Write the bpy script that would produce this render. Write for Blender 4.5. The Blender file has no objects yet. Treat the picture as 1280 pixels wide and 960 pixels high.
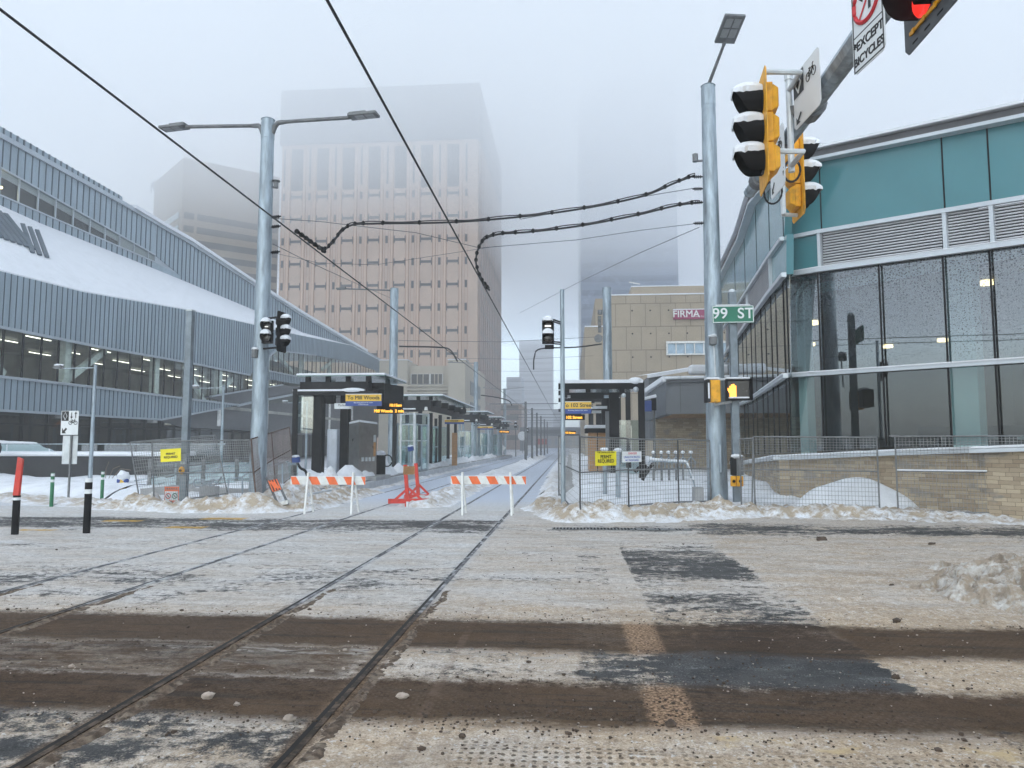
import bpy, bmesh, math, random
from mathutils import Vector, Matrix, noise
R = math.radians
rnd = random.Random(11)
sc = bpy.context.scene
col = sc.collection
V = Vector
X_, Y_, Z_ = V((1, 0, 0)), V((0, 1, 0)), V((0, 0, 1))

# ------------------------------------------------------------------ camera
# world: +Y runs down the tram street, X across it, camera above (0, 0)
H, FL = 1.77, 900.0
pit = math.atan(75 / FL)
psi = math.atan(73 / FL * math.cos(pit))
FV = V((-math.sin(psi) * math.cos(pit), math.cos(psi) * math.cos(pit), math.sin(pit)))
RV = V((math.cos(psi), math.sin(psi), 0))
UV = RV.cross(FV)
CAM = V((0, 0, H))


def ray(px, py):
    return FV + RV * ((px - 640) / FL) + UV * ((480 - py) / FL)


def at(px, py, Y):
    d = ray(px, py)
    return CAM + d * (Y / d.y)


def gr(px, py, z=0.0):
    d = ray(px, py)
    return CAM + d * ((z - H) / d.z)


class VPlane:
    """a vertical wall plane through two ground points: s runs along it, z up"""
    def __init__(s, a, b):
        s.a = V((a[0], a[1], 0)); s.d = (V((b[0], b[1], 0)) - s.a); s.len = s.d.length; s.d.normalize()
        s.n = V((s.d.y, -s.d.x, 0))
        if s.n.dot(V((0, 0, 0)) - s.a) < 0:
            s.n = -s.n

    def hit(s, px, py):
        d = ray(px, py)
        t = (s.a - CAM).dot(s.n) / d.dot(s.n)
        p = CAM + d * t
        return ((p - s.a).dot(s.d), p.z)

    def pt(s, u, z, off=0.0):
        return s.a + s.d * u + Z_ * z + s.n * off


def poly_interp(pts):
    pts = sorted(pts)

    def f(u):
        if u <= pts[0][0]:
            a, b = pts[0], pts[1]
        elif u >= pts[-1][0]:
            a, b = pts[-2], pts[-1]
        else:
            for a, b in zip(pts, pts[1:]):
                if a[0] <= u <= b[0]:
                    break
        return a[1] + (b[1] - a[1]) * (u - a[0]) / (b[0] - a[0])
    return f


cd = bpy.data.cameras.new('camera')
cam = bpy.data.objects.new('camera', cd)
col.objects.link(cam)
cam.matrix_world = Matrix(((RV.x, UV.x, -FV.x, CAM.x), (RV.y, UV.y, -FV.y, CAM.y), (RV.z, UV.z, -FV.z, CAM.z), (0, 0, 0, 1)))
cd.sensor_width = 36
cd.lens = 36 * FL / 1280
cd.clip_start = 0.05
cd.clip_end = 6000
sc.camera = cam


# ------------------------------------------------------------------ shader helpers
class S:
    """a socket with arithmetic"""
    nt = None

    def __init__(s, sock):
        s.k = sock

    @staticmethod
    def math(op, *a, clamp=False):
        n = S.nt.nodes.new('ShaderNodeMath'); n.operation = op; n.use_clamp = clamp
        for i, x in enumerate(a):
            if isinstance(x, S):
                S.nt.links.new(x.k, n.inputs[i])
            else:
                n.inputs[i].default_value = x
        return S(n.outputs[0])

    def __add__(s, o): return S.math('ADD', s, o)
    def __radd__(s, o): return S.math('ADD', o, s)
    def __sub__(s, o): return S.math('SUBTRACT', s, o)
    def __rsub__(s, o): return S.math('SUBTRACT', o, s)
    def __mul__(s, o): return S.math('MULTIPLY', s, o)
    def __rmul__(s, o): return S.math('MULTIPLY', o, s)
    def __truediv__(s, o): return S.math('DIVIDE', s, o)


def clamp01(x): return S.math('ADD', x, 0.0, clamp=True)
def smax(a, b): return S.math('MAXIMUM', a, b)
def smin(a, b): return S.math('MINIMUM', a, b)


def sstep(x, lo, hi):
    n = S.nt.nodes.new('ShaderNodeMapRange'); n.interpolation_type = 'SMOOTHSTEP'
    flip = lo > hi
    if flip: lo, hi = hi, lo
    n.inputs['From Min'].default_value = lo; n.inputs['From Max'].default_value = hi
    n.inputs['To Min'].default_value = 1.0 if flip else 0.0; n.inputs['To Max'].default_value = 0.0 if flip else 1.0
    S.nt.links.new(x.k, n.inputs['Value'])
    return S(n.outputs['Result'])


def band(x, a, b, e):
    return sstep(x, a - e, a + e) * sstep(x, b + e, b - e)


def combine(x, y, z=0.0):
    n = S.nt.nodes.new('ShaderNodeCombineXYZ')
    for i, q in enumerate((x, y, z)):
        if isinstance(q, S): S.nt.links.new(q.k, n.inputs[i])
        else: n.inputs[i].default_value = q
    return S(n.outputs[0])


def snoise(vec, scale=1.0, detail=4.0, rough=0.55, dist=0.0):
    n = S.nt.nodes.new('ShaderNodeTexNoise')
    n.inputs['Scale'].default_value = scale; n.inputs['Detail'].default_value = detail
    n.inputs['Roughness'].default_value = rough; n.inputs['Distortion'].default_value = dist
    if vec is not None: S.nt.links.new(vec.k, n.inputs['Vector'])
    return S(n.outputs['Fac'])


def voro(vec, scale, feature='F1', rand=1.0, out='Distance'):
    n = S.nt.nodes.new('ShaderNodeTexVoronoi'); n.feature = feature
    n.inputs['Scale'].default_value = scale
    n.inputs['Randomness'].default_value = rand
    S.nt.links.new(vec.k, n.inputs['Vector'])
    return S(n.outputs[out])


def cmix(a, b, f):
    n = S.nt.nodes.new('ShaderNodeMix'); n.data_type = 'RGBA'
    for key, q in ((6, a), (7, b)):
        if isinstance(q, S): S.nt.links.new(q.k, n.inputs[key])
        else: n.inputs[key].default_value = (*q, 1)
    if isinstance(f, S): S.nt.links.new(f.k, n.inputs[0])
    else: n.inputs[0].default_value = f
    return S(n.outputs[2])


def position():
    n = S.nt.nodes.new('ShaderNodeNewGeometry')
    q = S.nt.nodes.new('ShaderNodeSeparateXYZ')
    S.nt.links.new(n.outputs['Position'], q.inputs[0])
    return S(n.outputs['Position']), S(q.outputs[0]), S(q.outputs[1]), S(q.outputs[2])


def objcoord():
    n = S.nt.nodes.new('ShaderNodeTexCoord')
    return S(n.outputs['Object'])


def begin(name):
    m = bpy.data.materials.new(name); m.use_nodes = True
    nt = m.node_tree; S.nt = nt
    b = nt.nodes['Principled BSDF']
    return m, nt, b


def put(b, key, v):
    if isinstance(v, S): S.nt.links.new(v.k, b.inputs[key])
    elif isinstance(v, tuple): b.inputs[key].default_value = (*v, 1)
    else: b.inputs[key].default_value = v


def bump(b, h, strength=0.3, dist=0.02):
    n = S.nt.nodes.new('ShaderNodeBump')
    n.inputs['Strength'].default_value = strength; n.inputs['Distance'].default_value = dist
    S.nt.links.new(h.k, n.inputs['Height']); S.nt.links.new(n.outputs[0], b.inputs['Normal'])


def pm(name, c, rough=0.6, metal=0.0, var=0.14, vs=3.0, grime=None, gs=1.2, gamt=0.5, bmp=0.0, bs=40.0, spec=0.5, emit=None, es=0.0, stretch=None):
    """painted / plain material: mottled base colour, optional grime patches and fine bump"""
    m, nt, b = begin(name)
    oc = objcoord()
    if stretch:
        mp = nt.nodes.new('ShaderNodeMapping'); mp.inputs['Scale'].default_value = stretch
        nt.links.new(oc.k, mp.inputs[0]); oc = S(mp.outputs[0])
    n1 = snoise(oc, vs, 5, 0.6)
    lo = tuple(x * (1 - var) for x in c); hi = tuple(min(1, x * (1 + var)) for x in c)
    cc = cmix(lo, hi, sstep(n1, 0.3, 0.7))
    if grime:
        g = sstep(snoise(oc, gs, 6, 0.65), 0.45, 0.75) * gamt
        cc = cmix(cc, grime, g)
    put(b, 'Base Color', cc)
    put(b, 'Roughness', clamp01(snoise(oc, vs * 3, 3) * 0.25 + (rough - 0.12)))
    b.inputs['Metallic'].default_value = metal
    b.inputs['Specular IOR Level'].default_value = spec
    if bmp: bump(b, snoise(oc, bs, 4), bmp, 0.01)
    if emit:
        b.inputs['Emission Color'].default_value = (*emit, 1); b.inputs['Emission Strength'].default_value = es
    return m


# ------------------------------------------------------------------ mesh builder
WM = {}


class MB:
    def __init__(s):
        s.v = []; s.f = []; s.m = []; s.mi = 0; s.pc = []

    def add(s, vs, fs):
        o = len(s.v); s.v += [V(p) for p in vs]
        s.pc.append((o, len(s.f)))
        s.f += [tuple(i + o for i in f) for f in fs]; s.m += [s.mi] * len(fs)
        return s

    def build_each(s, name, mats, parent, **kw):
        """every piece added becomes a part of its own"""
        out = []
        ends = s.pc[1:] + [(len(s.v), len(s.f))]
        for (v0, f0), (v1, f1) in zip(s.pc, ends):
            q = MB(); q.v = s.v[v0:v1]; q.f = [tuple(i - v0 for i in f) for f in s.f[f0:f1]]; q.m = s.m[f0:f1]
            out.append(q.build(name, mats, parent, **kw))
        return out

    def poly(s, pts): return s.add(pts, [tuple(range(len(pts)))])

    def hexa(s, p):
        """p: 4 bottom points then the 4 above them"""
        return s.add(p, [(0, 3, 2, 1), (4, 5, 6, 7), (0, 1, 5, 4), (1, 2, 6, 5), (2, 3, 7, 6), (3, 0, 4, 7)])

    def box(s, x0, x1, y0, y1, z0, z1):
        return s.hexa([(x0, y0, z0), (x1, y0, z0), (x1, y1, z0), (x0, y1, z0), (x0, y0, z1), (x1, y0, z1), (x1, y1, z1), (x0, y1, z1)])

    def obox(s, c, a, b, d):
        c, a, b, d = V(c), V(a), V(b), V(d)
        return s.hexa([c - a - b - d, c + a - b - d, c + a + b - d, c - a + b - d, c - a - b + d, c + a - b + d, c + a + b + d, c - a + b + d])

    def bar(s, a, b, w, h=None, up=Z_):
        a, b = V(a), V(b); d = (b - a)
        L = d.length; d.normalize(); h = h or w
        up = V(up)
        if abs(d.dot(up)) > 0.99: up = Y_
        sd = d.cross(up).normalized(); u = sd.cross(d)
        return s.obox((a + b) / 2, d * (L / 2), sd * (w / 2), u * (h / 2))

    def cyl(s, a, b, r0, r1=None, n=12, caps=True):
        a, b = V(a), V(b); r1 = r0 if r1 is None else r1
        d = (b - a).normalized(); up = Z_ if abs(d.z) < 0.9 else X_
        sd = d.cross(up).normalized(); u = sd.cross(d)
        vs = []
        for p, r in ((a, r0), (b, r1)):
            for i in range(n):
                t = 2 * math.pi * i / n
                vs.append(p + (sd * math.cos(t) + u * math.sin(t)) * r)
        fs = [(i, (i + 1) % n, n + (i + 1) % n, n + i) for i in range(n)]
        if caps: fs += [tuple(range(n))[::-1], tuple(range(n, 2 * n))]
        return s.add(vs, fs)

    def tube(s, pts, r, n=6):
        pts = [V(p) for p in pts]; vs = []; fs = []
        for k, p in enumerate(pts):
            d = (pts[min(k + 1, len(pts) - 1)] - pts[max(k - 1, 0)]).normalized()
            up = Z_ if abs(d.z) < 0.95 else X_
            sd = d.cross(up).normalized(); u = sd.cross(d)
            rr = r[k] if isinstance(r, (list, tuple)) else r
            for i in range(n):
                t = 2 * math.pi * i / n
                vs.append(p + (sd * math.cos(t) + u * math.sin(t)) * rr)
        for k in range(len(pts) - 1):
            for i in range(n):
                fs.append((k * n + i, k * n + (i + 1) % n, (k + 1) * n + (i + 1) % n, (k + 1) * n + i))
        fs += [tuple(range(n))[::-1], tuple(range((len(pts) - 1) * n, len(pts) * n))]
        return s.add(vs, fs)

    def prism(s, pts, vec):
        pts = [V(p) for p in pts]; n = len(pts); vec = V(vec)
        vs = pts + [p + vec for p in pts]
        return s.add(vs, [tuple(range(n))[::-1], tuple(range(n, 2 * n))] + [(i, (i + 1) % n, n + (i + 1) % n, n + i) for i in range(n)])

    def ball(s, c, rx, ry, rz, nu=12, nv=8, bump=0.0, seed=0):
        c = V(c); vs = []; fs = []
        for j in range(nv + 1):
            ph = math.pi * j / nv
            for i in range(nu):
                t = 2 * math.pi * i / nu
                d = V((math.sin(ph) * math.cos(t), math.sin(ph) * math.sin(t), math.cos(ph)))
                k = 1 + bump * noise.noise(d * 1.7 + V((seed, seed * 2.3, 0)))
                vs.append(c + V((d.x * rx, d.y * ry, d.z * rz)) * k)
        for j in range(nv):
            for i in range(nu):
                a, b = j * nu + i, j * nu + (i + 1) % nu
                fs.append((a, b, b + nu, a + nu))
        return s.add(vs, fs)

    def strip(s, a, b):
        """quads between two polylines"""
        n = len(a)
        return s.add(list(a) + list(b), [(i, i + 1, n + i + 1, n + i) for i in range(n - 1)])

    def build(s, name, mats, parent=None, local=False, smooth=False, bevel=0.0, label=None):
        if not isinstance(mats, (list, tuple)): mats = [mats]
        vs = s.v
        if parent is not None and not local:
            inv = WM[parent.name].inverted(); vs = [inv @ p for p in s.v]
        me = bpy.data.meshes.new(name)
        me.from_pydata([tuple(p) for p in vs], [], s.f)
        for q in mats: me.materials.append(q)
        me.polygons.foreach_set('material_index', s.m)
        bm = bmesh.new(); bm.from_mesh(me)
        bmesh.ops.remove_doubles(bm, verts=bm.verts, dist=1e-5) if smooth else None
        bmesh.ops.recalc_face_normals(bm, faces=bm.faces); bm.to_mesh(me); bm.free()
        if smooth:
            me.polygons.foreach_set('use_smooth', [True] * len(me.polygons))
            try: me.set_sharp_from_angle(angle=R(38))
            except Exception: pass
        o = bpy.data.objects.new(name, me); col.objects.link(o)
        if bevel:
            md = o.modifiers.new('bevel', 'BEVEL'); md.width = bevel; md.segments = 2; md.limit_method = 'ANGLE'
        if parent is not None:
            o.parent = parent; WM[o.name] = WM[parent.name]
        else: WM[o.name] = Matrix()
        if label: o['label'] = label
        return o


def tag(o, label=None, cat=None, group=None, kind=None):
    if label: o['label'] = label
    if cat: o['category'] = cat
    if group: o['group'] = group
    if kind: o['kind'] = kind
    return o


def thing(name, label, cat, loc=(0, 0, 0), group=None, mat=None):
    o = bpy.data.objects.new(name, None); o.empty_display_size = 0.2
    col.objects.link(o)
    m = mat if mat is not None else Matrix.Translation(V(loc))
    o.matrix_world = m; WM[o.name] = m.copy()
    return tag(o, label, cat, group)


def copy_tree(o, parent=None):
    c = o.copy(); col.objects.link(c)
    if parent is not None: c.parent = parent
    for ch in list(o.children): copy_tree(ch, c)
    return c


def text(parent, body, c, right, up, size, mat, name='lettering', extrude=0.002, fat=0.0, align='CENTER', local=False, track=1.0):
    cu = bpy.data.curves.new(name, 'FONT'); cu.body = body; cu.size = size
    cu.align_x = align; cu.align_y = 'CENTER'; cu.extrude = extrude; cu.bevel_depth = fat; cu.bevel_resolution = 0; cu.space_character = track
    cu.materials.append(mat)
    tmp = bpy.data.objects.new(name, cu); col.objects.link(tmp)
    bpy.context.view_layer.update()
    me = bpy.data.meshes.new_from_object(tmp.evaluated_get(bpy.context.evaluated_depsgraph_get()))
    bpy.data.objects.remove(tmp); bpy.data.curves.remove(cu)
    me.name = name
    o = bpy.data.objects.new(name, me); col.objects.link(o)
    r, u = V(right).normalized(), V(up).normalized(); n = r.cross(u); c = V(c)
    m = Matrix(((r.x, u.x, n.x, c.x), (r.y, u.y, n.y, c.y), (r.z, u.z, n.z, c.z), (0, 0, 0, 1)))
    o.parent = parent
    o.matrix_local = m if local else WM[parent.name].inverted() @ m
    return o


def frame_mat(c, right, up):
    """matrix with local X=right, local Z=up, local -Y = the side one looks at"""
    r, u = V(right).normalized(), V(up).normalized(); b = u.cross(r); c = V(c)
    return Matrix(((r.x, b.x, u.x, c.x), (r.y, b.y, u.y, c.y), (r.z, b.z, u.z, c.z), (0, 0, 0, 1)))


# ------------------------------------------------------------------ world, sun, air
EL, AZ = R(42), R(200)
w = bpy.data.worlds.new('World'); sc.world = w; w.use_nodes = True
nt = w.node_tree; S.nt = nt
bg = nt.nodes['Background']
sky = nt.nodes.new('ShaderNodeTexSky'); sky.sky_type = 'NISHITA'; sky.sun_disc = False
sky.sun_elevation = EL; sky.sun_rotation = AZ; sky.air_density = 1.0; sky.dust_density = 3.0; sky.ozone_density = 1.5
hs = nt.nodes.new('ShaderNodeHueSaturation'); hs.inputs['Saturation'].default_value = 0.62
tint = nt.nodes.new('ShaderNodeMix'); tint.data_type = 'RGBA'; tint.blend_type = 'MULTIPLY'; tint.inputs[0].default_value = 1.0
tint.inputs[7].default_value = (0.90, 1.005, 1.035, 1)
nt.links.new(sky.outputs[0], hs.inputs['Color']); nt.links.new(hs.outputs[0], tint.inputs[6]); nt.links.new(tint.outputs[2], bg.inputs['Color'])
bg.inputs['Strength'].default_value = 0.15
sl = bpy.data.lights.new('sun', 'SUN'); sl.energy = 0.6; sl.angle = R(40); sl.color = (1, 0.97, 0.93)
so = bpy.data.objects.new('sun', sl); col.objects.link(so)
so.rotation_euler = V((-math.sin(AZ) * math.cos(EL), -math.cos(AZ) * math.cos(EL), -math.sin(EL))).to_track_quat('-Z', 'Y').to_euler()
sc.view_settings.view_transform = 'Standard'; sc.view_settings.look = 'None'
sc.view_settings.exposure = 1.27; sc.view_settings.gamma = 1.0
sc.cycles.use_denoising = True
sc.cycles.denoising_prefilter = 'ACCURATE'
sc.cycles.volume_bounces = 12
sc.cycles.max_bounces = 14; sc.cycles.diffuse_bounces = 3; sc.cycles.glossy_bounces = 3
sc.cycles.transparent_max_bounces = 16
sc.cycles.sample_clamp_indirect = 4.0
sc.cycles.caustics_reflective = False; sc.cycles.caustics_refractive = False


def volume(name, box, dens, colr):
    m = bpy.data.materials.new(name); m.use_nodes = True
    n = m.node_tree; n.nodes.clear()
    out = n.nodes.new('ShaderNodeOutputMaterial'); pv = n.nodes.new('ShaderNodeVolumePrincipled')
    pv.inputs['Density'].default_value = dens; pv.inputs['Color'].default_value = (*colr, 1)
    pv.inputs['Anisotropy'].default_value = 0.0
    n.links.new(pv.outputs[0], out.inputs['Volume'])
    o = MB().box(*box).build(name, m)
    o['kind'] = 'stuff'
    return o


volume('haze', (-330, 330, -120, 640, -1.2, 112), 0.0019, (0.97, 0.975, 0.985))
volume('low_cloud', (-320, 320, -110, 330, 46, 110), 0.026, (0.975, 0.98, 0.985))

# ------------------------------------------------------------------ materials
mGalv = pm('galvanised_steel', (0.34, 0.40, 0.45), 0.48, 0.55, 0.22, 3.5, grime=(0.15, 0.17, 0.185), gs=1.4, gamt=0.75, stretch=(3, 3, 0.5))
mGalvD = pm('dull_steel', (0.17, 0.175, 0.18), 0.55, 0.5, 0.2, 6)
mGalvL = pm('light_steel', (0.55, 0.58, 0.6), 0.45, 0.4, 0.12, 3)
mFence = pm('fence_wire', (0.30, 0.305, 0.305), 0.55, 0.5, 0.15, 6)
mRust = pm('rusty_tube', (0.13, 0.085, 0.07), 0.7, 0.3, 0.3, 8)
mBlack = pm('black_paint', (0.010, 0.0105, 0.012), 0.55, 0, 0.25, 3, grime=(0.04, 0.04, 0.04), gs=3, gamt=0.25, spec=0.2)
mBlackM = pm('matt_black', (0.008, 0.008, 0.009), 0.8, 0, 0.2, 5, spec=0.15)
mWhite = pm('white_paint', (0.72, 0.72, 0.70), 0.5, 0, 0.06, 4, grime=(0.42, 0.40, 0.36), gs=6, gamt=0.5)
mPost = pm('weathered_steel', (0.20, 0.235, 0.265), 0.55, 0.5, 0.2, 3, grime=(0.12, 0.13, 0.14), gs=2, gamt=0.6)
mSignW = pm('sign_white', (0.74, 0.76, 0.77), 0.45, 0, 0.03, 2, grime=(0.5, 0.5, 0.5), gs=4, gamt=0.3)
mOrange = pm('barrier_orange', (0.80, 0.14, 0.03), 0.5, 0, 0.1, 5, grime=(0.5, 0.25, 0.15), gs=8, gamt=0.4)
mRed = pm('red_paint', (0.58, 0.04, 0.025), 0.5, 0, 0.15, 5, grime=(0.35, 0.08, 0.06), gs=6, gamt=0.5)
mYel = pm('signal_yellow', (0.78, 0.37, 0.015), 0.5, 0, 0.12, 4, grime=(0.36, 0.19, 0.04), gs=6, gamt=0.7, spec=0.35)
mYelS = pm('sign_yellow', (0.82, 0.70, 0.02), 0.5, 0, 0.06, 3)
mYelB = pm('board_yellow', (0.75, 0.46, 0.04), 0.5, 0, 0.04, 3)
mBlue = pm('board_blue', (0.02, 0.06, 0.26), 0.4, 0, 0.06, 3)
mGreen = pm('sign_green', (0.005, 0.15, 0.085), 0.45, 0, 0.06, 3)
mGreenP = pm('post_green', (0.02, 0.16, 0.07), 0.5, 0, 0.15, 5)
mTeal = pm('teal_spandrel_glass', (0.068, 0.215, 0.245), 0.12, 0, 0.05, 0.5, spec=0.6)
mTealL = pm('teal_glass_clear', (0.35, 0.62, 0.62), 0.15, 0, 0.05, 1)
mZinc = pm('zinc_panel', (0.31, 0.385, 0.445), 0.42, 0.3, 0.09, 0.8, grime=(0.22, 0.285, 0.335), gs=0.7, gamt=0.45, stretch=(1, 1.6, 0.22))
mZincR = pm('zinc_seam', (0.10, 0.13, 0.16), 0.5, 0.3, 0.1, 1)
mZincE = pm('zinc_flashing', (0.42, 0.47, 0.52), 0.4, 0.4, 0.06, 1)
mFascia = pm('fascia_grey', (0.10, 0.10, 0.105), 0.5, 0.2, 0.1, 1)
mDGrey = pm('dark_grey_panel', (0.085, 0.09, 0.10), 0.5, 0, 0.08, 0.8)
mMGrey = pm('mid_grey_panel', (0.155, 0.165, 0.18), 0.5, 0, 0.06, 0.8)
mBWall = pm('black_concrete', (0.022, 0.023, 0.026), 0.7, 0, 0.2, 1.5)
mConc = pm('concrete', (0.33, 0.33, 0.33), 0.8, 0, 0.14, 1.5, grime=(0.2, 0.2, 0.2), gs=2.5, gamt=0.5, bmp=0.2)
mCream = pm('cream_render', (0.52, 0.47, 0.39), 0.8, 0, 0.06, 0.4, grime=(0.4, 0.35, 0.28), gs=0.4, gamt=0.3)
mFirma = pm('tan_concrete_panel', (0.36, 0.295, 0.215), 0.75, 0, 0.07, 0.25, grime=(0.27, 0.22, 0.16), gs=0.3, gamt=0.35)
mFirmaJ = pm('panel_joint', (0.2, 0.165, 0.12), 0.8, 0, 0.1, 1)
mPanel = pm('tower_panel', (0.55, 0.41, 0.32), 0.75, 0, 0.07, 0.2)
mPil = pm('tower_pilaster', (0.60, 0.435, 0.33), 0.75, 0, 0.07, 0.2)
mTerra = pm('tower_terracotta', (0.47, 0.26, 0.165), 0.8, 0, 0.1, 0.3)
mTDark = pm('tower_window_dark', (0.05, 0.046, 0.046), 0.3, 0, 0.2, 0.3)
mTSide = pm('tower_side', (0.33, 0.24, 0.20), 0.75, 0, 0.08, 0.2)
mTTop = pm('tower_top', (0.13, 0.135, 0.15), 0.75, 0, 0.06, 0.2)
mOffW = pm('office_band', (0.33, 0.28, 0.22), 0.7, 0, 0.08, 0.1)
mOffG = pm('office_glass', (0.11, 0.105, 0.10), 0.2, 0, 0.2, 0.1)
mBlueT = pm('blue_glass_tower', (0.22, 0.28, 0.38), 0.25, 0.1, 0.12, 0.05)
mBlueT2 = pm('blue_tower_band', (0.16, 0.21, 0.30), 0.25, 0.1, 0.12, 0.05)
mFar = pm('far_tower', (0.16, 0.17, 0.19), 0.7, 0, 0.1, 0.05)
mFar2 = pm('far_window', (0.07, 0.075, 0.09), 0.4, 0, 0.1, 0.05)
mBrownF = pm('far_brown', (0.13, 0.10, 0.08), 0.8, 0, 0.25, 0.3)
mPly = pm('plywood', (0.42, 0.22, 0.09), 0.7, 0, 0.2, 3, stretch=(1, 1, 6))
mMagenta = pm('sign_magenta', (0.28, 0.02, 0.09), 0.5, 0, 0.04, 1)
mSteelP = pm('stainless', (0.30, 0.29, 0.275), 0.32, 0.8, 0.15, 1.5)
mStone1 = pm('pebble', (0.36, 0.30, 0.25), 0.9, 0, 0.25, 12, bmp=0.4, bs=60)
mClod = pm('mud_clod', (0.075, 0.052, 0.038), 0.95, 0, 0.3, 20, bmp=0.6, bs=80)
mWireK = pm('cable_black', (0.012, 0.012, 0.014), 0.6)
mWireG = pm('wire_grey', (0.06, 0.065, 0.075), 0.6)
mSkin = pm('skin', (0.5, 0.33, 0.26), 0.6)
mCoat = pm('dark_coat', (0.015, 0.016, 0.02), 0.9)
mRedText = pm('red_ink', (0.6, 0.02, 0.03), 0.5)
mInk = pm('black_ink', (0.01, 0.01, 0.01), 0.5)
mBlueInk = pm('blue_ink', (0.03, 0.09, 0.4), 0.5)
mLensD = pm('dark_lens', (0.02, 0.014, 0.012), 0.15, 0, 0.1, 5)
mLensRed = pm('red_lamp', (0.35, 0.01, 0.01), 0.3, emit=(1, 0.03, 0.02), es=0.5)
mHand = pm('hand_lamp', (0.7, 0.2, 0.02), 0.4, emit=(1, 0.30, 0.03), es=2.2)
mLed = pm('led_amber', (0.5, 0.25, 0.02), 0.4, emit=(1, 0.45, 0.04), es=0.9)
mBulb = pm('warm_downlight', (0.8, 0.6, 0.3), 0.4, emit=(1, 0.72, 0.36), es=3.5)
mTube = pm('strip_light', (0.8, 0.8, 0.75), 0.4, emit=(1, 0.96, 0.85), es=1.6)
mInt = pm('interior_wall', (0.11, 0.10, 0.09), 0.8, 0, 0.3, 0.7)
mIntF = pm('interior_floor', (0.14, 0.13, 0.12), 0.7)
mIntC = pm('interior_column', (0.70, 0.85, 0.86), 0.7, 0, 0.05, 1)
mIntL = pm('library_interior', (0.36, 0.36, 0.33), 0.8, 0, 0.3, 0.4)
mIntW = pm('library_column', (0.82, 0.82, 0.80), 0.7)
mWood = pm('soffit_wood', (0.34, 0.20, 0.10), 0.6, 0, 0.2, 1.0, stretch=(8, 0.6, 1))
mLouv = pm('louvre_blade', (0.48, 0.48, 0.50), 0.5, 0.3, 0.08, 1)
mLouvD = pm('louvre_dark', (0.012, 0.012, 0.014), 0.7)
mAlu = pm('white_aluminium', (0.56, 0.60, 0.64), 0.4, 0.2, 0.05, 1)


def glass(name, tint, refl=1.0, dots=None, tr=0.75, base=0.06):
    m, nt, b = begin(name)
    nt.nodes.remove(b)
    out = nt.nodes['Material Output']
    gl = nt.nodes.new('ShaderNodeBsdfGlossy'); gl.inputs['Roughness'].default_value = 0.015
    gl.inputs['Color'].default_value = (0.85, 0.9, 0.93, 1)
    t = nt.nodes.new('ShaderNodeBsdfTransparent'); t.inputs['Color'].default_value = (*[x * tr for x in tint], 1)
    fr = nt.nodes.new('ShaderNodeFresnel'); fr.inputs['IOR'].default_value = 1.5
    pos, px, py, pz = position()
    gn = nt.nodes.new('ShaderNodeNewGeometry')
    f = clamp01((S(fr.outputs[0]) * refl + base) * (1.0 - S(gn.outputs['Backfacing'])))
    nb = nt.nodes.new('ShaderNodeBump'); nb.inputs['Strength'].default_value = 0.02; nb.inputs['Distance'].default_value = 0.05
    nt.links.new(snoise(pos, 0.5, 2).k, nb.inputs['Height']); nt.links.new(nb.outputs[0], gl.inputs['Normal'])
    mx = nt.nodes.new('ShaderNodeMixShader')
    nt.links.new(f.k, mx.inputs[0]); nt.links.new(t.outputs[0], mx.inputs[1]); nt.links.new(gl.outputs[0], mx.inputs[2])
    last = mx
    if dots:
        df = nt.nodes.new('ShaderNodeBsdfDiffuse'); df.inputs['Color'].default_value = (*dots, 1)
        dirn, z0, z1 = V((-0.2, 1, 0)), 4.2, 6.9
        g = sstep(pz, 4.6, 7.2)
        v = voro(pos, 17, rand=0.75)
        k = sstep(v - g * 0.16, 0.26, 0.20) * sstep(pz, 3.6, 4.2)
        mx2 = nt.nodes.new('ShaderNodeMixShader')
        nt.links.new((k * 0.75).k, mx2.inputs[0]); nt.links.new(mx.outputs[0], mx2.inputs[1]); nt.links.new(df.outputs[0], mx2.inputs[2])
        last = mx2
    nt.links.new(last.outputs[0], out.inputs['Surface'])
    return m


mGlass = glass('window_glass', (0.66, 0.74, 0.74), 1.0, None, 0.95, 0.09)
mGlassLib = glass('library_glass', (0.90, 0.94, 0.92), 0.8, None, 1.0, 0.04)
mGlassD = glass('dark_glass', (0.40, 0.43, 0.44), 0.8, None, 0.6, 0.02)
mGlassF = glass('fritted_glass', (0.62, 0.68, 0.69), 1.1, (0.09, 0.10, 0.11), 0.9, 0.21)
mGlassT = glass('teal_glass_pane', (0.86, 0.95, 0.95), 0.9, None, 0.95, 0.16)


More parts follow.
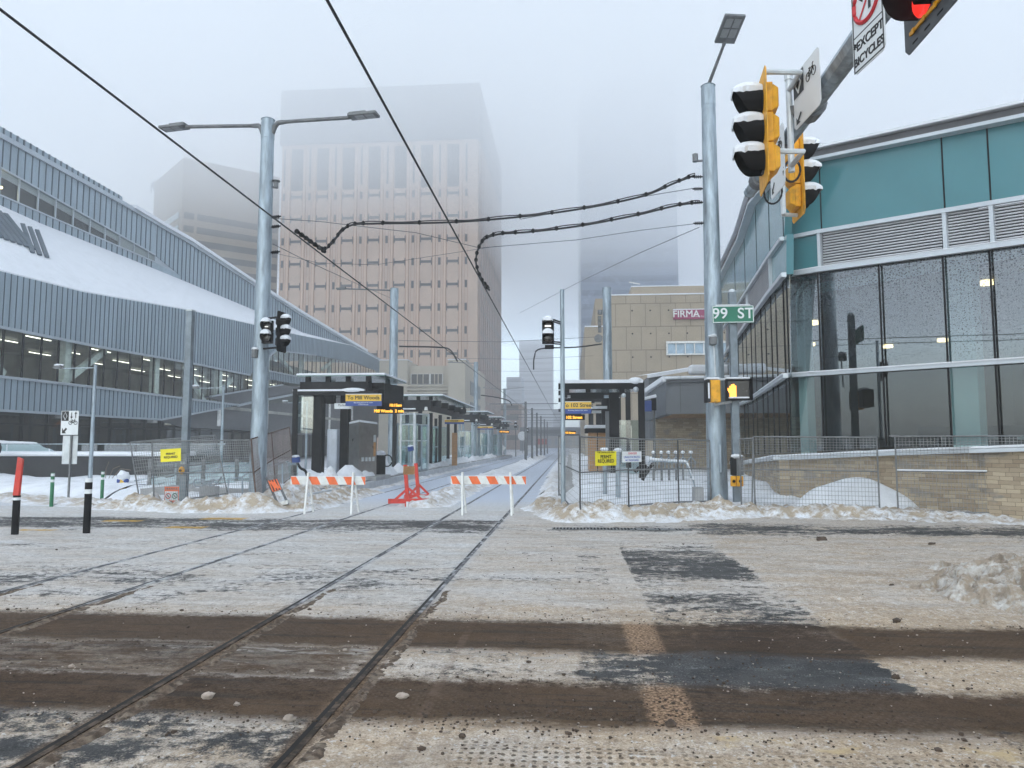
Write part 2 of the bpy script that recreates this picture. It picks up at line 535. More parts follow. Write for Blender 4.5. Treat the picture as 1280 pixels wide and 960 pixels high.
def stone_mat(name, d, sc_=1.55):
    m, nt, b = begin(name)
    pos, x, y, z = position()
    s = x * d[0] + y * d[1]
    vec = combine(s, z, 0.0)
    wob = snoise(vec, 1.5, 3)
    vec2 = combine(s + wob * 0.06, z + wob * 0.05, 0.0)
    br = nt.nodes.new('ShaderNodeTexBrick'); br.offset = 0.45; br.squash = 1.6; br.squash_frequency = 3
    br.inputs['Scale'].default_value = 2.0 * sc_; br.inputs['Mortar Size'].default_value = 0.012
    br.inputs['Brick Width'].default_value = 0.85; br.inputs['Row Height'].default_value = 0.30
    br.inputs['Color1'].default_value = (0.47, 0.385, 0.275, 1); br.inputs['Color2'].default_value = (0.29, 0.225, 0.155, 1)
    br.inputs['Mortar'].default_value = (0.11, 0.085, 0.06, 1)
    nt.links.new(vec2.k, br.inputs['Vector'])
    grey = sstep(snoise(combine(s * 0.9, z * 2.2), 1.3, 3), 0.56, 0.66) * 0.65
    c = cmix(S(br.outputs[0]), (0.20, 0.195, 0.185), grey)
    c = cmix(c, (0.44, 0.36, 0.25), sstep(snoise(vec, 9, 4), 0.5, 0.75) * 0.4)
    put(b, 'Base Color', c); put(b, 'Roughness', 0.85)
    bump(b, snoise(vec, 14, 5) + S(br.outputs[1]) * -1.2, 0.6, 0.03)
    return m


def snow_mat(name, dirt_attr=True, base=(0.80, 0.82, 0.86), dirty=(0.42, 0.345, 0.26), amt=1.25):
    m, nt, b = begin(name)
    pos, x, y, z = position()
    c = cmix(tuple(q * (0.84 if dirt_attr else 0.94) for q in base), base, sstep(snoise(pos, 1.3, 6, 0.6), 0.3, 0.62))
    if dirt_attr:
        a = nt.nodes.new('ShaderNodeAttribute'); a.attribute_name = 'dirt'
        k = clamp01(S(a.outputs['Fac']) * amt * sstep(snoise(pos, 3.2, 9, 0.72), 0.34, 0.62) * 1.1)
        c = cmix(c, dirty, k)
        c = cmix(c, (0.13, 0.10, 0.075), clamp01(S(a.outputs['Fac']) * 1.4) * sstep(snoise(pos, 9, 8, 0.75), 0.54, 0.66) * 0.7)
    put(b, 'Base Color', c); put(b, 'Roughness', 0.85); b.inputs['Specular IOR Level'].default_value = 0.25
    bump(b, snoise(pos, 16, 7, 0.65), 0.5, 0.05)
    return m


mSnow = snow_mat('fresh_snow', False)
mSnowD = snow_mat('street_snow', True)
mPile = snow_mat('grey_pile_snow', True, (0.60, 0.585, 0.56), (0.33, 0.27, 0.21))
# ------------------------------------------------------------------ ground, street, rails, snow
RAILS = [-1.60, -3.03, -5.36, -6.80]
DRY = 19.0


def pw(x, pts, span=40.0):
    n = S.nt.nodes.new('ShaderNodeValToRGB'); cr = n.color_ramp
    while len(cr.elements) < len(pts): cr.elements.new(0.5)
    for e, (p, v) in zip(cr.elements, pts):
        e.position = p / span; e.color = (v, v, v, 1)
    S.nt.links.new((x * (1 / span)).k, n.inputs[0])
    return S(n.outputs[0])


def sabs(x): return S.math('ABSOLUTE', x)


def road_material():
    m, nt, b = begin('salted_asphalt')
    pos, x, y, z = position()
    st = snoise(combine(x * 0.50, y * 1.35), 1.5, 10, 0.70, 0.5)
    st2 = snoise(combine(x * 0.9 + 9.0, y * 2.6), 2.2, 9, 0.74, 0.3)
    fine = snoise(pos, 10, 9, 0.72)
    grain = snoise(pos, 70, 4, 0.7)
    lg = snoise(pos, 0.45, 4, 0.6)
    n = st * 0.36 + st2 * 0.20 + fine * 0.30 + lg * 0.14
    yw = y + (snoise(combine(x * 0.5, y * 0.4), 1.3, 3) - 0.5) * 0.16 + (fine - 0.5) * 0.34 + (st - 0.5) * 0.5 + (grain - 0.5) * 0.08
    xw = x + (fine - 0.5) * 0.4 + (st2 - 0.5) * 0.7 + (lg - 0.5) * 0.5
    left = sstep(xw, -1.4, -1.75)
    xs = x + (fine - 0.5) * 0.22 + (lg - 0.5) * 0.3
    slab = band(xs, 0.05, 2.5, 0.06) * sstep(yw, 5.2, 5.8) * sstep(y, 14.5, 12.5) * (0.45 + 0.55 * sstep(x, 0.55, 0.85))
    fr = sstep(xw, 2.45, 2.6)
    cl = pw(y, [(0, .50), (4.3, .50), (7.4, .72), (8.6, .60), (9.6, .56), (10.6, .68), (14.0, .70), (14.9, .47), (16.6, .46), (17.4, .86), (20, .97), (40, 1)])
    cr = pw(y, [(0, .93), (4.6, .93), (5.4, .62), (6.3, .62), (7.5, .84), (9.5, .66), (11.5, .70), (13.5, .84), (15.4, .52), (16.6, .72), (17.6, .92), (40, 1)])
    cf = pw(y, [(0, .9), (4.6, .5), (5.4, .9), (7.6, .92), (9.5, .80), (11.5, .74), (13.5, .80), (15.4, .40), (16.4, .58), (17.6, .95), (40, 1)])
    cov = cl * left + cr * (1 - left)
    cov = cov * (1 - fr) + cf * fr
    cov = cov - slab * pw(y, [(0, .35), (5.3, .35), (6.5, .30), (7.6, .30), (8.4, .20), (9.4, .04), (10.2, .24), (14, .28), (20, .1), (40, 0)])
    strip = band(x + (fine - 0.5) * 0.14 + (grain - 0.5) * 0.05, 0.50, 0.80, 0.04) * sstep(y, 14.5, 13.0)
    cov = cov + strip * 0.5 * sstep(yw, 7.3, 7.6)
    thr = 0.72 - cov * 0.44
    snow = sstep(n + (grain - 0.5) * 0.10 - thr, -0.03, 0.045)
    # colours
    asp = cmix((0.020, 0.0205, 0.022), (0.088, 0.086, 0.083), sstep(snoise(pos, 2.2, 8, 0.7) * 0.45 + grain * 0.55, 0.36, 0.64))
    asp = cmix(asp, (0.26, 0.262, 0.268), sstep(st2 * 0.5 + grain * 0.5, 0.52, 0.62) * 0.6)
    asp = cmix(asp, (0.010, 0.010, 0.011), sstep(snoise(pos, 120, 3, 0.6), 0.60, 0.68) * 0.7)
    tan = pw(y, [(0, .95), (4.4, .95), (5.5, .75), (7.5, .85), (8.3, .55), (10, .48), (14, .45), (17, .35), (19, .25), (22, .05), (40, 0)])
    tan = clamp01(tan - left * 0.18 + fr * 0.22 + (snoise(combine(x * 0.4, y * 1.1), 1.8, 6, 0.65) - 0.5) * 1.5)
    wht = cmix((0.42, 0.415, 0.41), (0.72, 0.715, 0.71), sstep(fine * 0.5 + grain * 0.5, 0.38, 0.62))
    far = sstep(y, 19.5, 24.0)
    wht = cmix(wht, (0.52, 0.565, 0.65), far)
    tn = cmix((0.33, 0.24, 0.16), (0.64, 0.515, 0.385), sstep(fine * 0.45 + grain * 0.55, 0.38, 0.64))
    sn = cmix(wht, tn, tan)
    sn = cmix(sn, (0.12, 0.08, 0.05), sstep(snoise(pos, 14, 9, 0.8) - (1 - tan) * 0.07, 0.545, 0.61) * sstep(y, 20, 15) * 0.6)
    sn = cmix(sn, (0.07, 0.05, 0.035), sstep(snoise(pos, 38, 6, 0.75), 0.57, 0.62) * sstep(y, 20, 13) * 0.5)
    sn = cmix(sn, (0.74, 0.73, 0.71), sstep(snoise(combine(x + 5.0, y - 3.0, z), 20, 8, 0.78), 0.545, 0.62) * 0.7)
    mot = sstep(snoise(combine(x * 0.55, y * 1.9, 3.0), 1.6, 8, 0.7), 0.44, 0.64)
    sn = cmix(sn, cmix((0.20, 0.15, 0.105), (0.24, 0.21, 0.18), left), mot * 0.30 * sstep(y, 18.5, 16))
    c = cmix(asp, sn, snow * 0.93)
    # brown wheel bands left by traffic on the cross street
    b1 = band(yw, 6.34, 7.40, 0.13); b2 = band(yw, 4.72, 5.54, 0.12)
    mid = band(yw, 5.5, 6.4, 0.1) * sstep(xw, -1.55, -1.85) * (0.86 + (st2 - 0.5) * 1.6)
    mud = clamp01(smax(smax(b1, b2), mid))
    tread = sstep(S.math('SINE', x * 95.0) * S.math('SINE', y * 80.0 + S.math('SINE', x * 23.0)), 0.1, 0.8) * sstep(snoise(pos, 1.1, 3), 0.42, 0.6)
    mc = cmix((0.032, 0.0180, 0.0095), (0.090, 0.053, 0.029), sstep(grain * 0.4 + st * 0.35 + fine * 0.25, 0.36, 0.64))
    mc = cmix(mc, (0.12, 0.085, 0.06), tread * 0.4)
    mc = cmix(mc, (0.026, 0.020, 0.017), sstep(snoise(combine(x * 0.25, y * 5.0, 5.0), 2.0, 6, 0.6), 0.50, 0.64) * 0.7)
    mc = cmix(mc, (0.15, 0.115, 0.085), sstep(snoise(pos, 30, 6, 0.75), 0.60, 0.67) * 0.6)
    mc = cmix(mc, (0.008, 0.005, 0.004), sstep(snoise(pos, 45, 5, 0.7), 0.60, 0.66) * 0.7)
    mc = cmix(mc, cmix((0.10, 0.055, 0.028), (0.46, 0.30, 0.19), sstep(snoise(pos, 42, 3, 0.6), 0.40, 0.62)), strip * 0.8)
    c = cmix(c, mc, mud * (0.94 - slab * 0.10))
    # scraped marks across the bands
    sc1 = band(yw, 6.16, 6.26, 0.03) * band(x, -3.6, 0.2, 0.3) * sstep(snoise(combine(x * 1.2, y * 4), 3, 5), 0.45, 0.6)
    c = cmix(c, (0.36, 0.33, 0.30), sc1 * 0.8)
    # dirt and slush packed along the rails
    d = None
    for q in RAILS:
        e = sabs(x - q); d = e if d is None else smin(d, e)
    near = sstep(y, 9.0, 7.4)
    rd = sstep(d + (fine - 0.5) * 0.16 + (grain - .5) * 0.05, 0.13, 0.05)
    c = cmix(c, cmix((0.42, 0.44, 0.47), cmix((0.055, 0.036, 0.025), (0.23, 0.155, 0.10), sstep(fine * 0.5 + grain * 0.5, 0.4, 0.62)), near), rd * (0.25 + near * 0.6) * sstep(y, 19, 17))
    jn = sstep(sabs(x + 0.98 + (fine - .5) * 0.05), 0.05, 0.02) * sstep(y, 9.5, 7.0)
    c = cmix(c, (0.16, 0.11, 0.08), jn * sstep(st2, 0.4, 0.62) * 0.6)
    # tactile paving holes at the near kerb ramp
    fx = S.math('FRACT', x * 16.5 + (fine - 0.5) * 0.35) - 0.5; fy = S.math('FRACT', y * 16.5 + 0.3 + (fine - 0.5) * 0.3) - 0.5
    rr = S.math('SQRT', fx * fx + fy * fy)
    dots = sstep(rr, 0.28, 0.18) * sstep(x, -0.75, -0.6) * sstep(yw, 4.46, 4.36) * sstep(lg * 0.55 + fine * 0.45, 0.40, 0.52)
    c = cmix(c, (0.075, 0.055, 0.04), dots * 0.8)
    kerb = band(yw, 4.46, 4.56, 0.03) * band(x, 0.7, 3.6, 0.3)
    c = cmix(c, (0.50, 0.37, 0.20), kerb * sstep(snoise(combine(x * 0.8, y), 3, 4), 0.46, 0.58) * 0.75)
    # worn yellow paint
    yl = None
    for (x0, x1, y0, y1) in ((-10.75, -9.9, 15.9, 16.25), (-8.75, -7.7, 16.5, 16.95), (-8.6, -7.75, 14.75, 15.1), (-11.4, -10.6, 14.1, 14.35)):
        e = band(x, x0, x1, 0.06) * band(y, y0, y1, 0.04)
        yl = e if yl is None else smax(yl, e)
    c = cmix(c, (0.56, 0.33, 0.05), yl * sstep(fine * 0.6 + grain * 0.4, 0.38, 0.5) * 0.85)
    put(b, 'Base Color', c)
    put(b, 'Roughness', clamp01(0.62 + snow * 0.25 + mud * 0.2 + (grain - 0.5) * 0.3))
    b.inputs['Specular IOR Level'].default_value = 0.14
    bump(b, fine * 0.5 + grain * 0.22 + snow * 0.22 + st2 * 0.3 - dots * 0.5, 0.55, 0.03)
    return m


mRoad = road_material()
mGround = snow_mat('distant_snow', False, (0.56, 0.57, 0.60))

g = MB(); g.poly([(-3000, -800, -0.04), (3000, -800, -0.04), (3000, 4500, -0.04), (-3000, 4500, -0.04)])
tag(g.build('ground', mGround), kind='structure')


def fbm(x, y, s, o=4, seed=0.0):
    return noise.fractal(V((x * s + seed, y * s - seed, seed)), 0.6, 2.1, o)


def rail_damp(x):
    d = min(abs(x - q) for q in RAILS)
    return min(1.0, max(0.0, (d - 0.04) / 0.15))


def road_grid(x0, x1, y0, y1, nx, ys):
    vs = []; fs = []
    ny = len(ys)
    for j, y in enumerate(ys):
        for i in range(nx + 1):
            x = x0 + (x1 - x0) * i / nx
            h = 0.012 * fbm(x * 0.6, y * 1.6, 2.2, 6, 3.1) + 0.006 * fbm(x, y, 9, 4, 8.0)
            band_ = (4.6 < y < 5.6) or (6.3 < y < 7.4)
            if x > 2.5 and y > 7.6: h = h * 2.2 + 0.012
            h *= (0.35 if band_ else 1.0)
            vs.append((x, y, h * rail_damp(x)))
    for j in range(ny - 1):
        for i in range(nx):
            a = j * (nx + 1) + i
            fs.append((a, a + 1, a + nx + 2, a + nx + 1))
    return vs, fs


ys = []
q = -6.0
while q < 2.4: ys.append(q); q += 0.5
while q < 19.6: ys.append(q); q += 0.012 * max(2.5, q)
vs, fs = road_grid(-16, 16, 2, 19, 420, ys)
rm = MB(); rm.add(vs, fs)
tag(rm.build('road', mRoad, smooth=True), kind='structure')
rm = MB(); rm.poly([(-70, -6, -0.02), (70, -6, -0.02), (70, 20, -0.02), (-70, 20, -0.02)])
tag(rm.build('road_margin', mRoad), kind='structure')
tb = MB(); tb.box(-8.0, -0.35, 19.5, 330, -0.05, 0.0)
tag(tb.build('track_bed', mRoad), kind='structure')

def rail_mat():
    m, nt, b = begin('rail_steel')
    pos, x, y, z = position()
    n1 = snoise(pos, 7, 6, 0.7)
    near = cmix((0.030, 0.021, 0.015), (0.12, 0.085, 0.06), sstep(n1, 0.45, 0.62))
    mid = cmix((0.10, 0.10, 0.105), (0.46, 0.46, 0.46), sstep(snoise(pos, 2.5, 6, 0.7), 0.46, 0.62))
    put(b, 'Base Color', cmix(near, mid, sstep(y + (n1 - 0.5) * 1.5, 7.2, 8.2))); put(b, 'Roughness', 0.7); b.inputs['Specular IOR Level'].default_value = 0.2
    return m


def groove_mat():
    m, nt, b = begin('rail_groove')
    pos, x, y, z = position()
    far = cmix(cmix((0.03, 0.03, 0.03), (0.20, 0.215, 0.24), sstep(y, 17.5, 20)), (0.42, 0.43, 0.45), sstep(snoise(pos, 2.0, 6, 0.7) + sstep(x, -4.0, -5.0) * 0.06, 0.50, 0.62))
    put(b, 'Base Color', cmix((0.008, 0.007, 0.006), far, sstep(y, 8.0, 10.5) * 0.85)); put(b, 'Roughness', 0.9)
    return m


mRail = rail_mat(); mGroove = groove_mat()
for q in RAILS:
    r_ = MB()
    pts = []
    r_.mi = 0
    r_.box(q - 0.045, q - 0.012, 1.0, 18.6, -0.04, 0.006)
    r_.mi = 1
    r_.box(q - 0.010, q + 0.032, 1.0, 300, -0.04, 0.007)
    r_.mi = 0
    r_.box(q - 0.05, q - 0.012, 18.6, 300, -0.04, 0.004)
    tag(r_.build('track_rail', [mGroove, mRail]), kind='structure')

# muddy slush thrown up along the near rails
for k, q in enumerate(RAILS[:4]):
    sl_ = MB(); vs = []; fs = []; ns = 240
    for i in range(ns):
        y = 2.6 + 6.2 * i / (ns - 1)
        fade = min(1, (9.2 - y) / 2.0)
        for j, (dx, k2) in enumerate(((0.06, 0), (0.085, 0.8), (0.11, 1), (0.14, 0.7), (0.19, 0))):
            hh = max(-0.004, 0.022 * k2 * fade * (0.5 + 1.6 * fbm(dx * 3, y, 5, 5, q)) )
            vs.append((q + dx + 0.03 * fbm(y, 1, 3, 3, q) * (k2 + 0.2), y, hh - (0.01 if k2 == 0 else 0)))
    for i in range(ns - 1):
        for j in range(4):
            a = i * 5 + j; fs.append((a, a + 1, a + 6, a + 5))
    sl_.add(vs, fs)
    o = sl_.build('mud', pm('rail_mud', (0.10, 0.068, 0.045), 0.95, 0, 0.5, 18, grime=(0.27, 0.22, 0.17), gs=9, gamt=0.8, bmp=0.8, bs=70), smooth=True)
    tag(o, 'brown slush packed along an embedded rail', 'mud', kind='stuff')


def seg_d(x, y, a, b):
    ax, ay = a; bx, by = b
    t = max(0, min(1, ((x - ax) * (bx - ax) + (y - ay) * (by - ay)) / ((bx - ax) ** 2 + (by - ay) ** 2)))
    return math.hypot(x - ax - t * (bx - ax), y - ay - t * (by - ay)), t


RIDGES = [  # a, b, half width, height, dirt
    ((-0.55, 20.0), (0.15, 17.2), 0.7, 0.30, 1.0),
    ((0.1, 17.1), (1.6, 17.6), 0.65, 0.26, 1.0),
    ((1.6, 17.6), (4.4, 18.6), 0.85, 0.27, 1.0),
    ((4.4, 18.6), (8.0, 18.0), 0.9, 0.17, 0.9),
    ((8.0, 18.0), (14.5, 16.9), 0.95, 0.12, 0.8),
    ((-0.6, 20.0), (-0.75, 40.0), 0.5, 0.22, 0.35),
    ((-0.75, 40.0), (-0.75, 95.0), 0.5, 0.22, 0.15),
    ((-4.2, 20.6), (-4.2, 30.0), 0.8, 0.20, 0.6),
    ((-4.2, 30.0), (-4.2, 100.0), 0.85, 0.26, 0.15),
    ((-7.35, 19.3), (-7.5, 26.0), 0.7, 0.22, 0.85),
    ((-7.6, 26.0), (-7.6, 60.0), 0.3, 0.10, 0.4),
    ((-8.3, 18.9), (-9.6, 18.8), 0.9, 0.36, 1.0),
    ((-9.4, 18.75), (-12.6, 19.4), 0.75, 0.24, 1.0),
    ((-12.4, 19.6), (-19.0, 23.0), 0.9, 0.10, 0.7),
    ((-8.4, 20.5), (-8.2, 24.0), 0.8, 0.42, 0.7),
    ((-8.5, 25.0), (-8.6, 33.0), 0.75, 0.74, 0.05),
    ((-8.5, 33.0), (-8.4, 80.0), 0.65, 0.62, 0.12),
    ((-9.4, 27.2), (-10.4, 27.2), 0.5, 0.70, 0.0),
]


def base_h(x, y):
    """smooth settled snow off the carriageway"""
    h = -0.3
    def sm(v, a, b):
        t = max(0, min(1, (v - a) / (b - a))); return t * t * (3 - 2 * t)
    # right-hand plot behind the fence
    if x > -1.2:
        fy = 17.5 - 0.12 * (x - 4) if x > 4 else 17.2 + 0.3 * x
        k = sm(x, -0.8, 0.4) * sm(y, fy - 0.1, fy + 1.0)
        h = max(h, -0.3 + k * (0.3 + 0.22 + 0.30 * sm(y, 20.5, 25.0) + 0.09 * fbm(x, y, 0.5, 3, 5.0)))
    # left-hand square
    if x < -7.5:
        fy = 20.2 if x > -12.5 else 20.2 + (-12.5 - x) * 0.42
        k = sm(y, fy, fy + 2.5) * sm(x, -8.2, -9.4)
        h = max(h, -0.3 + k * (0.3 + 0.34 + 0.16 * fbm(x, y, 0.35, 3, 2.0)))
    return h


def snow_h(x, y):
    h = base_h(x, y); dirt = 0.0
    hb = h
    for a, b_, w_, hh, dd in RIDGES:
        d, t = seg_d(x, y, a, b_)
        if d < w_ * 1.6:
            k = math.exp(-(d / w_) ** 2 * 1.6)
            lump = 1 + 0.65 * fbm(x, y, 1.0, 5, 1.7)
            v = -0.06 + (hh + 0.06) * k * lump
            if v > h: h = v
            dirt = max(dirt, dd * min(1, k * 1.6))
    rough = 0.05 if dirt > 0.3 else 0.02
    h += rough * fbm(x, y, 3.5, 5, 9.0) * (1 + dirt)
    return h, dirt


def snow_patch(vs, fs, dl, x0, x1, y0, y1, st):
    nx = int((x1 - x0) / st); ny = int((y1 - y0) / st)
    idx = {}; hs_ = {}
    for j in range(ny + 1):
        for i in range(nx + 1):
            hs_[i, j] = snow_h(x0 + i * st, y0 + j * st)
    for j in range(ny):
        for i in range(nx):
            c4 = ((i, j), (i + 1, j), (i + 1, j + 1), (i, j + 1))
            if max(hs_[c][0] for c in c4) < -0.03: continue
            f = []
            for c in c4:
                if c not in idx:
                    idx[c] = len(vs); vs.append((x0 + c[0] * st, y0 + c[1] * st, hs_[c][0])); dl.append(hs_[c][1])
                f.append(idx[c])
            fs.append(tuple(f))


def attr_obj(name, vs, fs, dl, mat):
    me = bpy.data.meshes.new(name); me.from_pydata(vs, [], fs); me.materials.append(mat)
    at_ = me.attributes.new('dirt', 'FLOAT', 'POINT'); at_.data.foreach_set('value', dl)
    me.polygons.foreach_set('use_smooth', [True] * len(fs))
    o = bpy.data.objects.new(name, me); col.objects.link(o); WM[o.name] = Matrix()
    return o


vs, fs, dl = [], [], []
snow_patch(vs, fs, dl, -15.0, 16.0, 16.0, 25.0, 0.11)
snow_patch(vs, fs, dl, -34.0, -15.0, 19.0, 34.0, 0.3)
snow_patch(vs, fs, dl, -15.0, 16.0, 25.0, 38.0, 0.22)
snow_patch(vs, fs, dl, -15.0, 8.0, 38.0, 100.0, 0.45)
tag(attr_obj('snow', vs, fs, dl, mSnowD), 'ploughed and settled snow beside the road and tracks', 'snow', kind='stuff')

# platform slab under the left shelters
pf = MB(); pf.box(-13.6, -7.95, 22.0, 96, -0.2, 0.36)
tag(pf.build('platform', mConc), kind='structure')
pf = MB(); pf.box(-7.945, -7.72, 21.0, 96, -0.2, 0.30)
tag(pf.build('kerb', pm('kerb_concrete', (0.50, 0.52, 0.55), 0.8, 0, 0.12, 2)), kind='structure')
pf = MB(); pf.box(-0.25, 6.0, 24.5, 96, -0.2, 0.36)
tag(pf.build('platform', mConc), kind='structure')


# heap of broken snow at the right of the road
def heap(name, cx, cy, rx, ry, hh, st, chunk, dirt, label, cat, smooth_=False):
    vs, fs, dl = [], [], []
    n = int(2 * rx / st); m_ = int(2 * ry / st); idx = {}
    def hf(x, y):
        dx, dy = (x - cx) / rx, (y - cy) / ry
        r = math.hypot(dx, dy)
        r2 = r * (1 + (0.25 * fbm(x, y, 0.9, 3, 4.4) if not smooth_ else 0.22 * fbm(x, y, 0.7, 2, 4.4)))
        h = hh * max(0, 1 - r2 * r2) ** (0.9 if not smooth_ else 1.3) if r2 < 1 else 0
        if chunk and h > 0.005:
            c = noise.cell_vector(V((x * 7 + 0.6 * fbm(x, y, 3, 2), y * 9, 0)))
            h += chunk * (abs(c.x) % 1 - 0.4) * min(1, h / 0.15) + 0.035 * fbm(x, y, 7, 5, 2)
        return h - 0.03
    hh_ = {(i, j): hf(cx - rx + i * st, cy - ry + j * st) for i in range(n + 1) for j in range(m_ + 1)}
    for i in range(n):
        for j in range(m_):
            c4 = ((i, j), (i + 1, j), (i + 1, j + 1), (i, j + 1))
            if max(hh_[c] for c in c4) < -0.028: continue
            f = []
            for c in c4:
                if c not in idx:
                    idx[c] = len(vs); vs.append((cx - rx + c[0] * st, cy - ry + c[1] * st, hh_[c])); dl.append(dirt)
                f.append(idx[c])
            fs.append(tuple(f))
    o = attr_obj(name, vs, fs, dl, mPile if chunk else mSnowD)
    if chunk: o.data.polygons.foreach_set('use_smooth', [False] * len(fs))
    return tag(o, label, cat)


heap('snow_pile', 6.3, 9.2, 2.2, 1.7, 0.36, 0.035, 0.22, 1.0, 'broken heap of dirty snow chunks on the road below the glass building', 'snow pile')
heap('snow_mound', 7.35, 19.3, 1.75, 1.0, 0.95, 0.07, 0.0, 0.0, 'smooth white snow mound behind the fence against the stone wall', 'snow pile', True)

# stones and mud clods lying on the road
def rock(name, px, py, wpx, mat, label, cat, group=None, sd=0):
    p = gr(px, py); Yd = p.y; r = wpx * Yd / FL / 2
    t = MB(); t.ball((p.x, p.y, r * 0.45), r, r * 0.8, r * 0.6, 12, 8, 0.55, sd)
    return tag(t.build(name, mat, smooth=True), label, cat, group)


rock('stone', 260, 873, 15, mStone1, 'largest pale stone on the brown band between the rails', 'stone', 'stones on the road', 1)
rock('stone', 296, 882, 8, mStone1, 'small pale stone just right of the largest stone', 'stone', 'stones on the road', 2)
rock('stone', 361, 901, 15, mStone1, 'tan stone on grey asphalt left of the nearer rail end', 'stone', 'stones on the road', 3)
rock('stone', 503, 873, 14, mStone1, 'grey brown stone right of the right rail', 'stone', 'stones on the road', 4)
rock('stone', 89, 834, 7, mStone1, 'small white stone alone on the left of the mud', 'stone', 'stones on the road', 5)
for k, (x, y, w_, lb) in enumerate(((527, 938, 10, 'round mud clod at the front edge of the tan snow'), (578, 922, 9, 'mud clod among the tactile paving holes'),
                                (838, 908, 14, 'wide flat mud clod at the edge of the wheel band'), (1120, 848, 9, 'dark clod between the wheel bands right of the asphalt slab'),
                                (1121, 778, 9, 'large brown clod at the far edge of the wheel band'), (1027, 677, 13, 'brown lump of frozen mud near the trench drain'),
                                (1115, 733, 6, 'dark clod on the tan snow beside the snow heap'), (1165, 682, 8, 'dark clod on the road in front of the stone wall'))):
    rock('mud_clod', x, y, w_, mClod, lb, 'mud clod', 'mud clods on the road', 20 + k)
def crumbs(name, mat, label, n, seed, smin, smax, spots, ymin=0.0):
    r_ = random.Random(seed); t_ = MB()
    for k in range(n):
        kind = r_.random()
        if kind < spots[0]:                       # thrown to the edges of the wheel bands
            x, y = r_.uniform(-7, 6.5), r_.choice((7.5, 7.55, 6.28, 5.6, 4.66, 4.6, 4.55)) + r_.gauss(0, 0.10)
        elif kind < spots[1]:                     # on the sandy right half
            x, y = r_.uniform(-1.2, 9), 4 + 10 * r_.random() ** 1.4
        else:
            x, y = r_.uniform(-9, 9), 3.8 + 12 * r_.random() ** 1.5
        if y < ymin: continue
        r = r_.uniform(smin, smax) * (2.2 if r_.random() < 0.04 else 1)
        t_.ball((x, y, r * 0.3 + 0.003), r * r_.uniform(0.8, 1.4), r, r * 0.65, 5, 3, 0.5, k)
    return tag(t_.build(name, mat), label, kind='stuff')


crumbs('grit', mClod, 'brown crumbs of frozen mud scattered along the wheel bands', 2400, 5, 0.003, 0.010, (0.55, 0.85))
crumbs('snow_crumbs', pm('dirty_snow_crumb', (0.46, 0.43, 0.39), 0.9, 0, 0.25, 30), 'small pale crumbs of broken snow crust on the road', 900, 6, 0.003, 0.010, (0.0, 0.5), 7.7)
crumbs('gravel', mStone1, 'tan gravel chips spread on the road', 1300, 7, 0.003, 0.009, (0.4, 0.8))
cm = MB()
for k in range(620):
    if k < 300: px_, py_ = rnd.gauss(740, 170), rnd.gauss(893, 10)
    elif k < 460: px_, py_ = rnd.uniform(500, 1280), rnd.uniform(770, 960)
    else: px_, py_ = rnd.uniform(0, 1280), rnd.uniform(690, 955)
    p = gr(px_, py_)
    r = rnd.uniform(0.004, 0.012) * (1.5 if k % 9 == 0 else 1)
    cm.ball((p.x, p.y, r * 0.5), r, r * 0.9, r * 0.7, 6, 4, 0.4, k)
tag(cm.build('grit', mClod, smooth=True), 'small crumbs of mud and grit scattered on the road', 'grit', kind='stuff')

# trench drain grating
p0, p1 = gr(690, 661), gr(925, 664)
dg = thing('drain_grate', 'long slotted trench drain grating half covered with snow in front of the fence', 'drain', (p0.x, p0.y, 0.012))
t = MB(); t.box(p0.x, p1.x, p0.y - 0.16, p0.y + 0.16, 0.004, 0.0125); t.build('frame', mGalvD, dg)
t = MB()
n = int((p1.x - p0.x) / 0.07)
for i in range(n):
    x = p0.x + 0.03 + i * 0.07
    for s_ in (-0.075, 0.075):
        if i > 22 and rnd.random() < 0.55: continue
        t.box(x, x + 0.035, p0.y + s_ - 0.06, p0.y + s_ + 0.06, 0.0127, 0.0155)
t.build_each('slot', mBlackM, dg)
# ------------------------------------------------------------------ buildings
def poly_on(pl, pts, off=0.0):
    return [pl.pt(*pl.hit(*p), off) for p in pts]


def panel(mb, pl, top, bot, thick, off=0.0):
    """a cladding sheet between two traced edge lines, with real thickness"""
    a = poly_on(pl, top, off); b = poly_on(pl, bot, off)
    mb.prism(a + b[::-1], pl.n * -thick)


def ribs(mb, pl, top, bot, step, w_, proud, off=0.0, s0=None, s1=None):
    ft = poly_interp([pl.hit(*p) for p in top]); fb = poly_interp([pl.hit(*p) for p in bot])
    us = [pl.hit(*p)[0] for p in top]
    a = min(us) if s0 is None else s0; b = max(us) if s1 is None else s1
    u = a + step * 0.5
    while u < b:
        z1, z0 = ft(u), fb(u)
        if z1 - z0 > 0.15:
            p = pl.pt(u, 0, off)
            mb.hexa([pl.pt(u - w_ / 2, z0, off), pl.pt(u + w_ / 2, z0, off), pl.pt(u + w_ / 2, z0, off + proud), pl.pt(u - w_ / 2, z0, off + proud),
                     pl.pt(u - w_ / 2, z1, off), pl.pt(u + w_ / 2, z1, off), pl.pt(u + w_ / 2, z1, off + proud), pl.pt(u - w_ / 2, z1, off + proud)])
        u += step


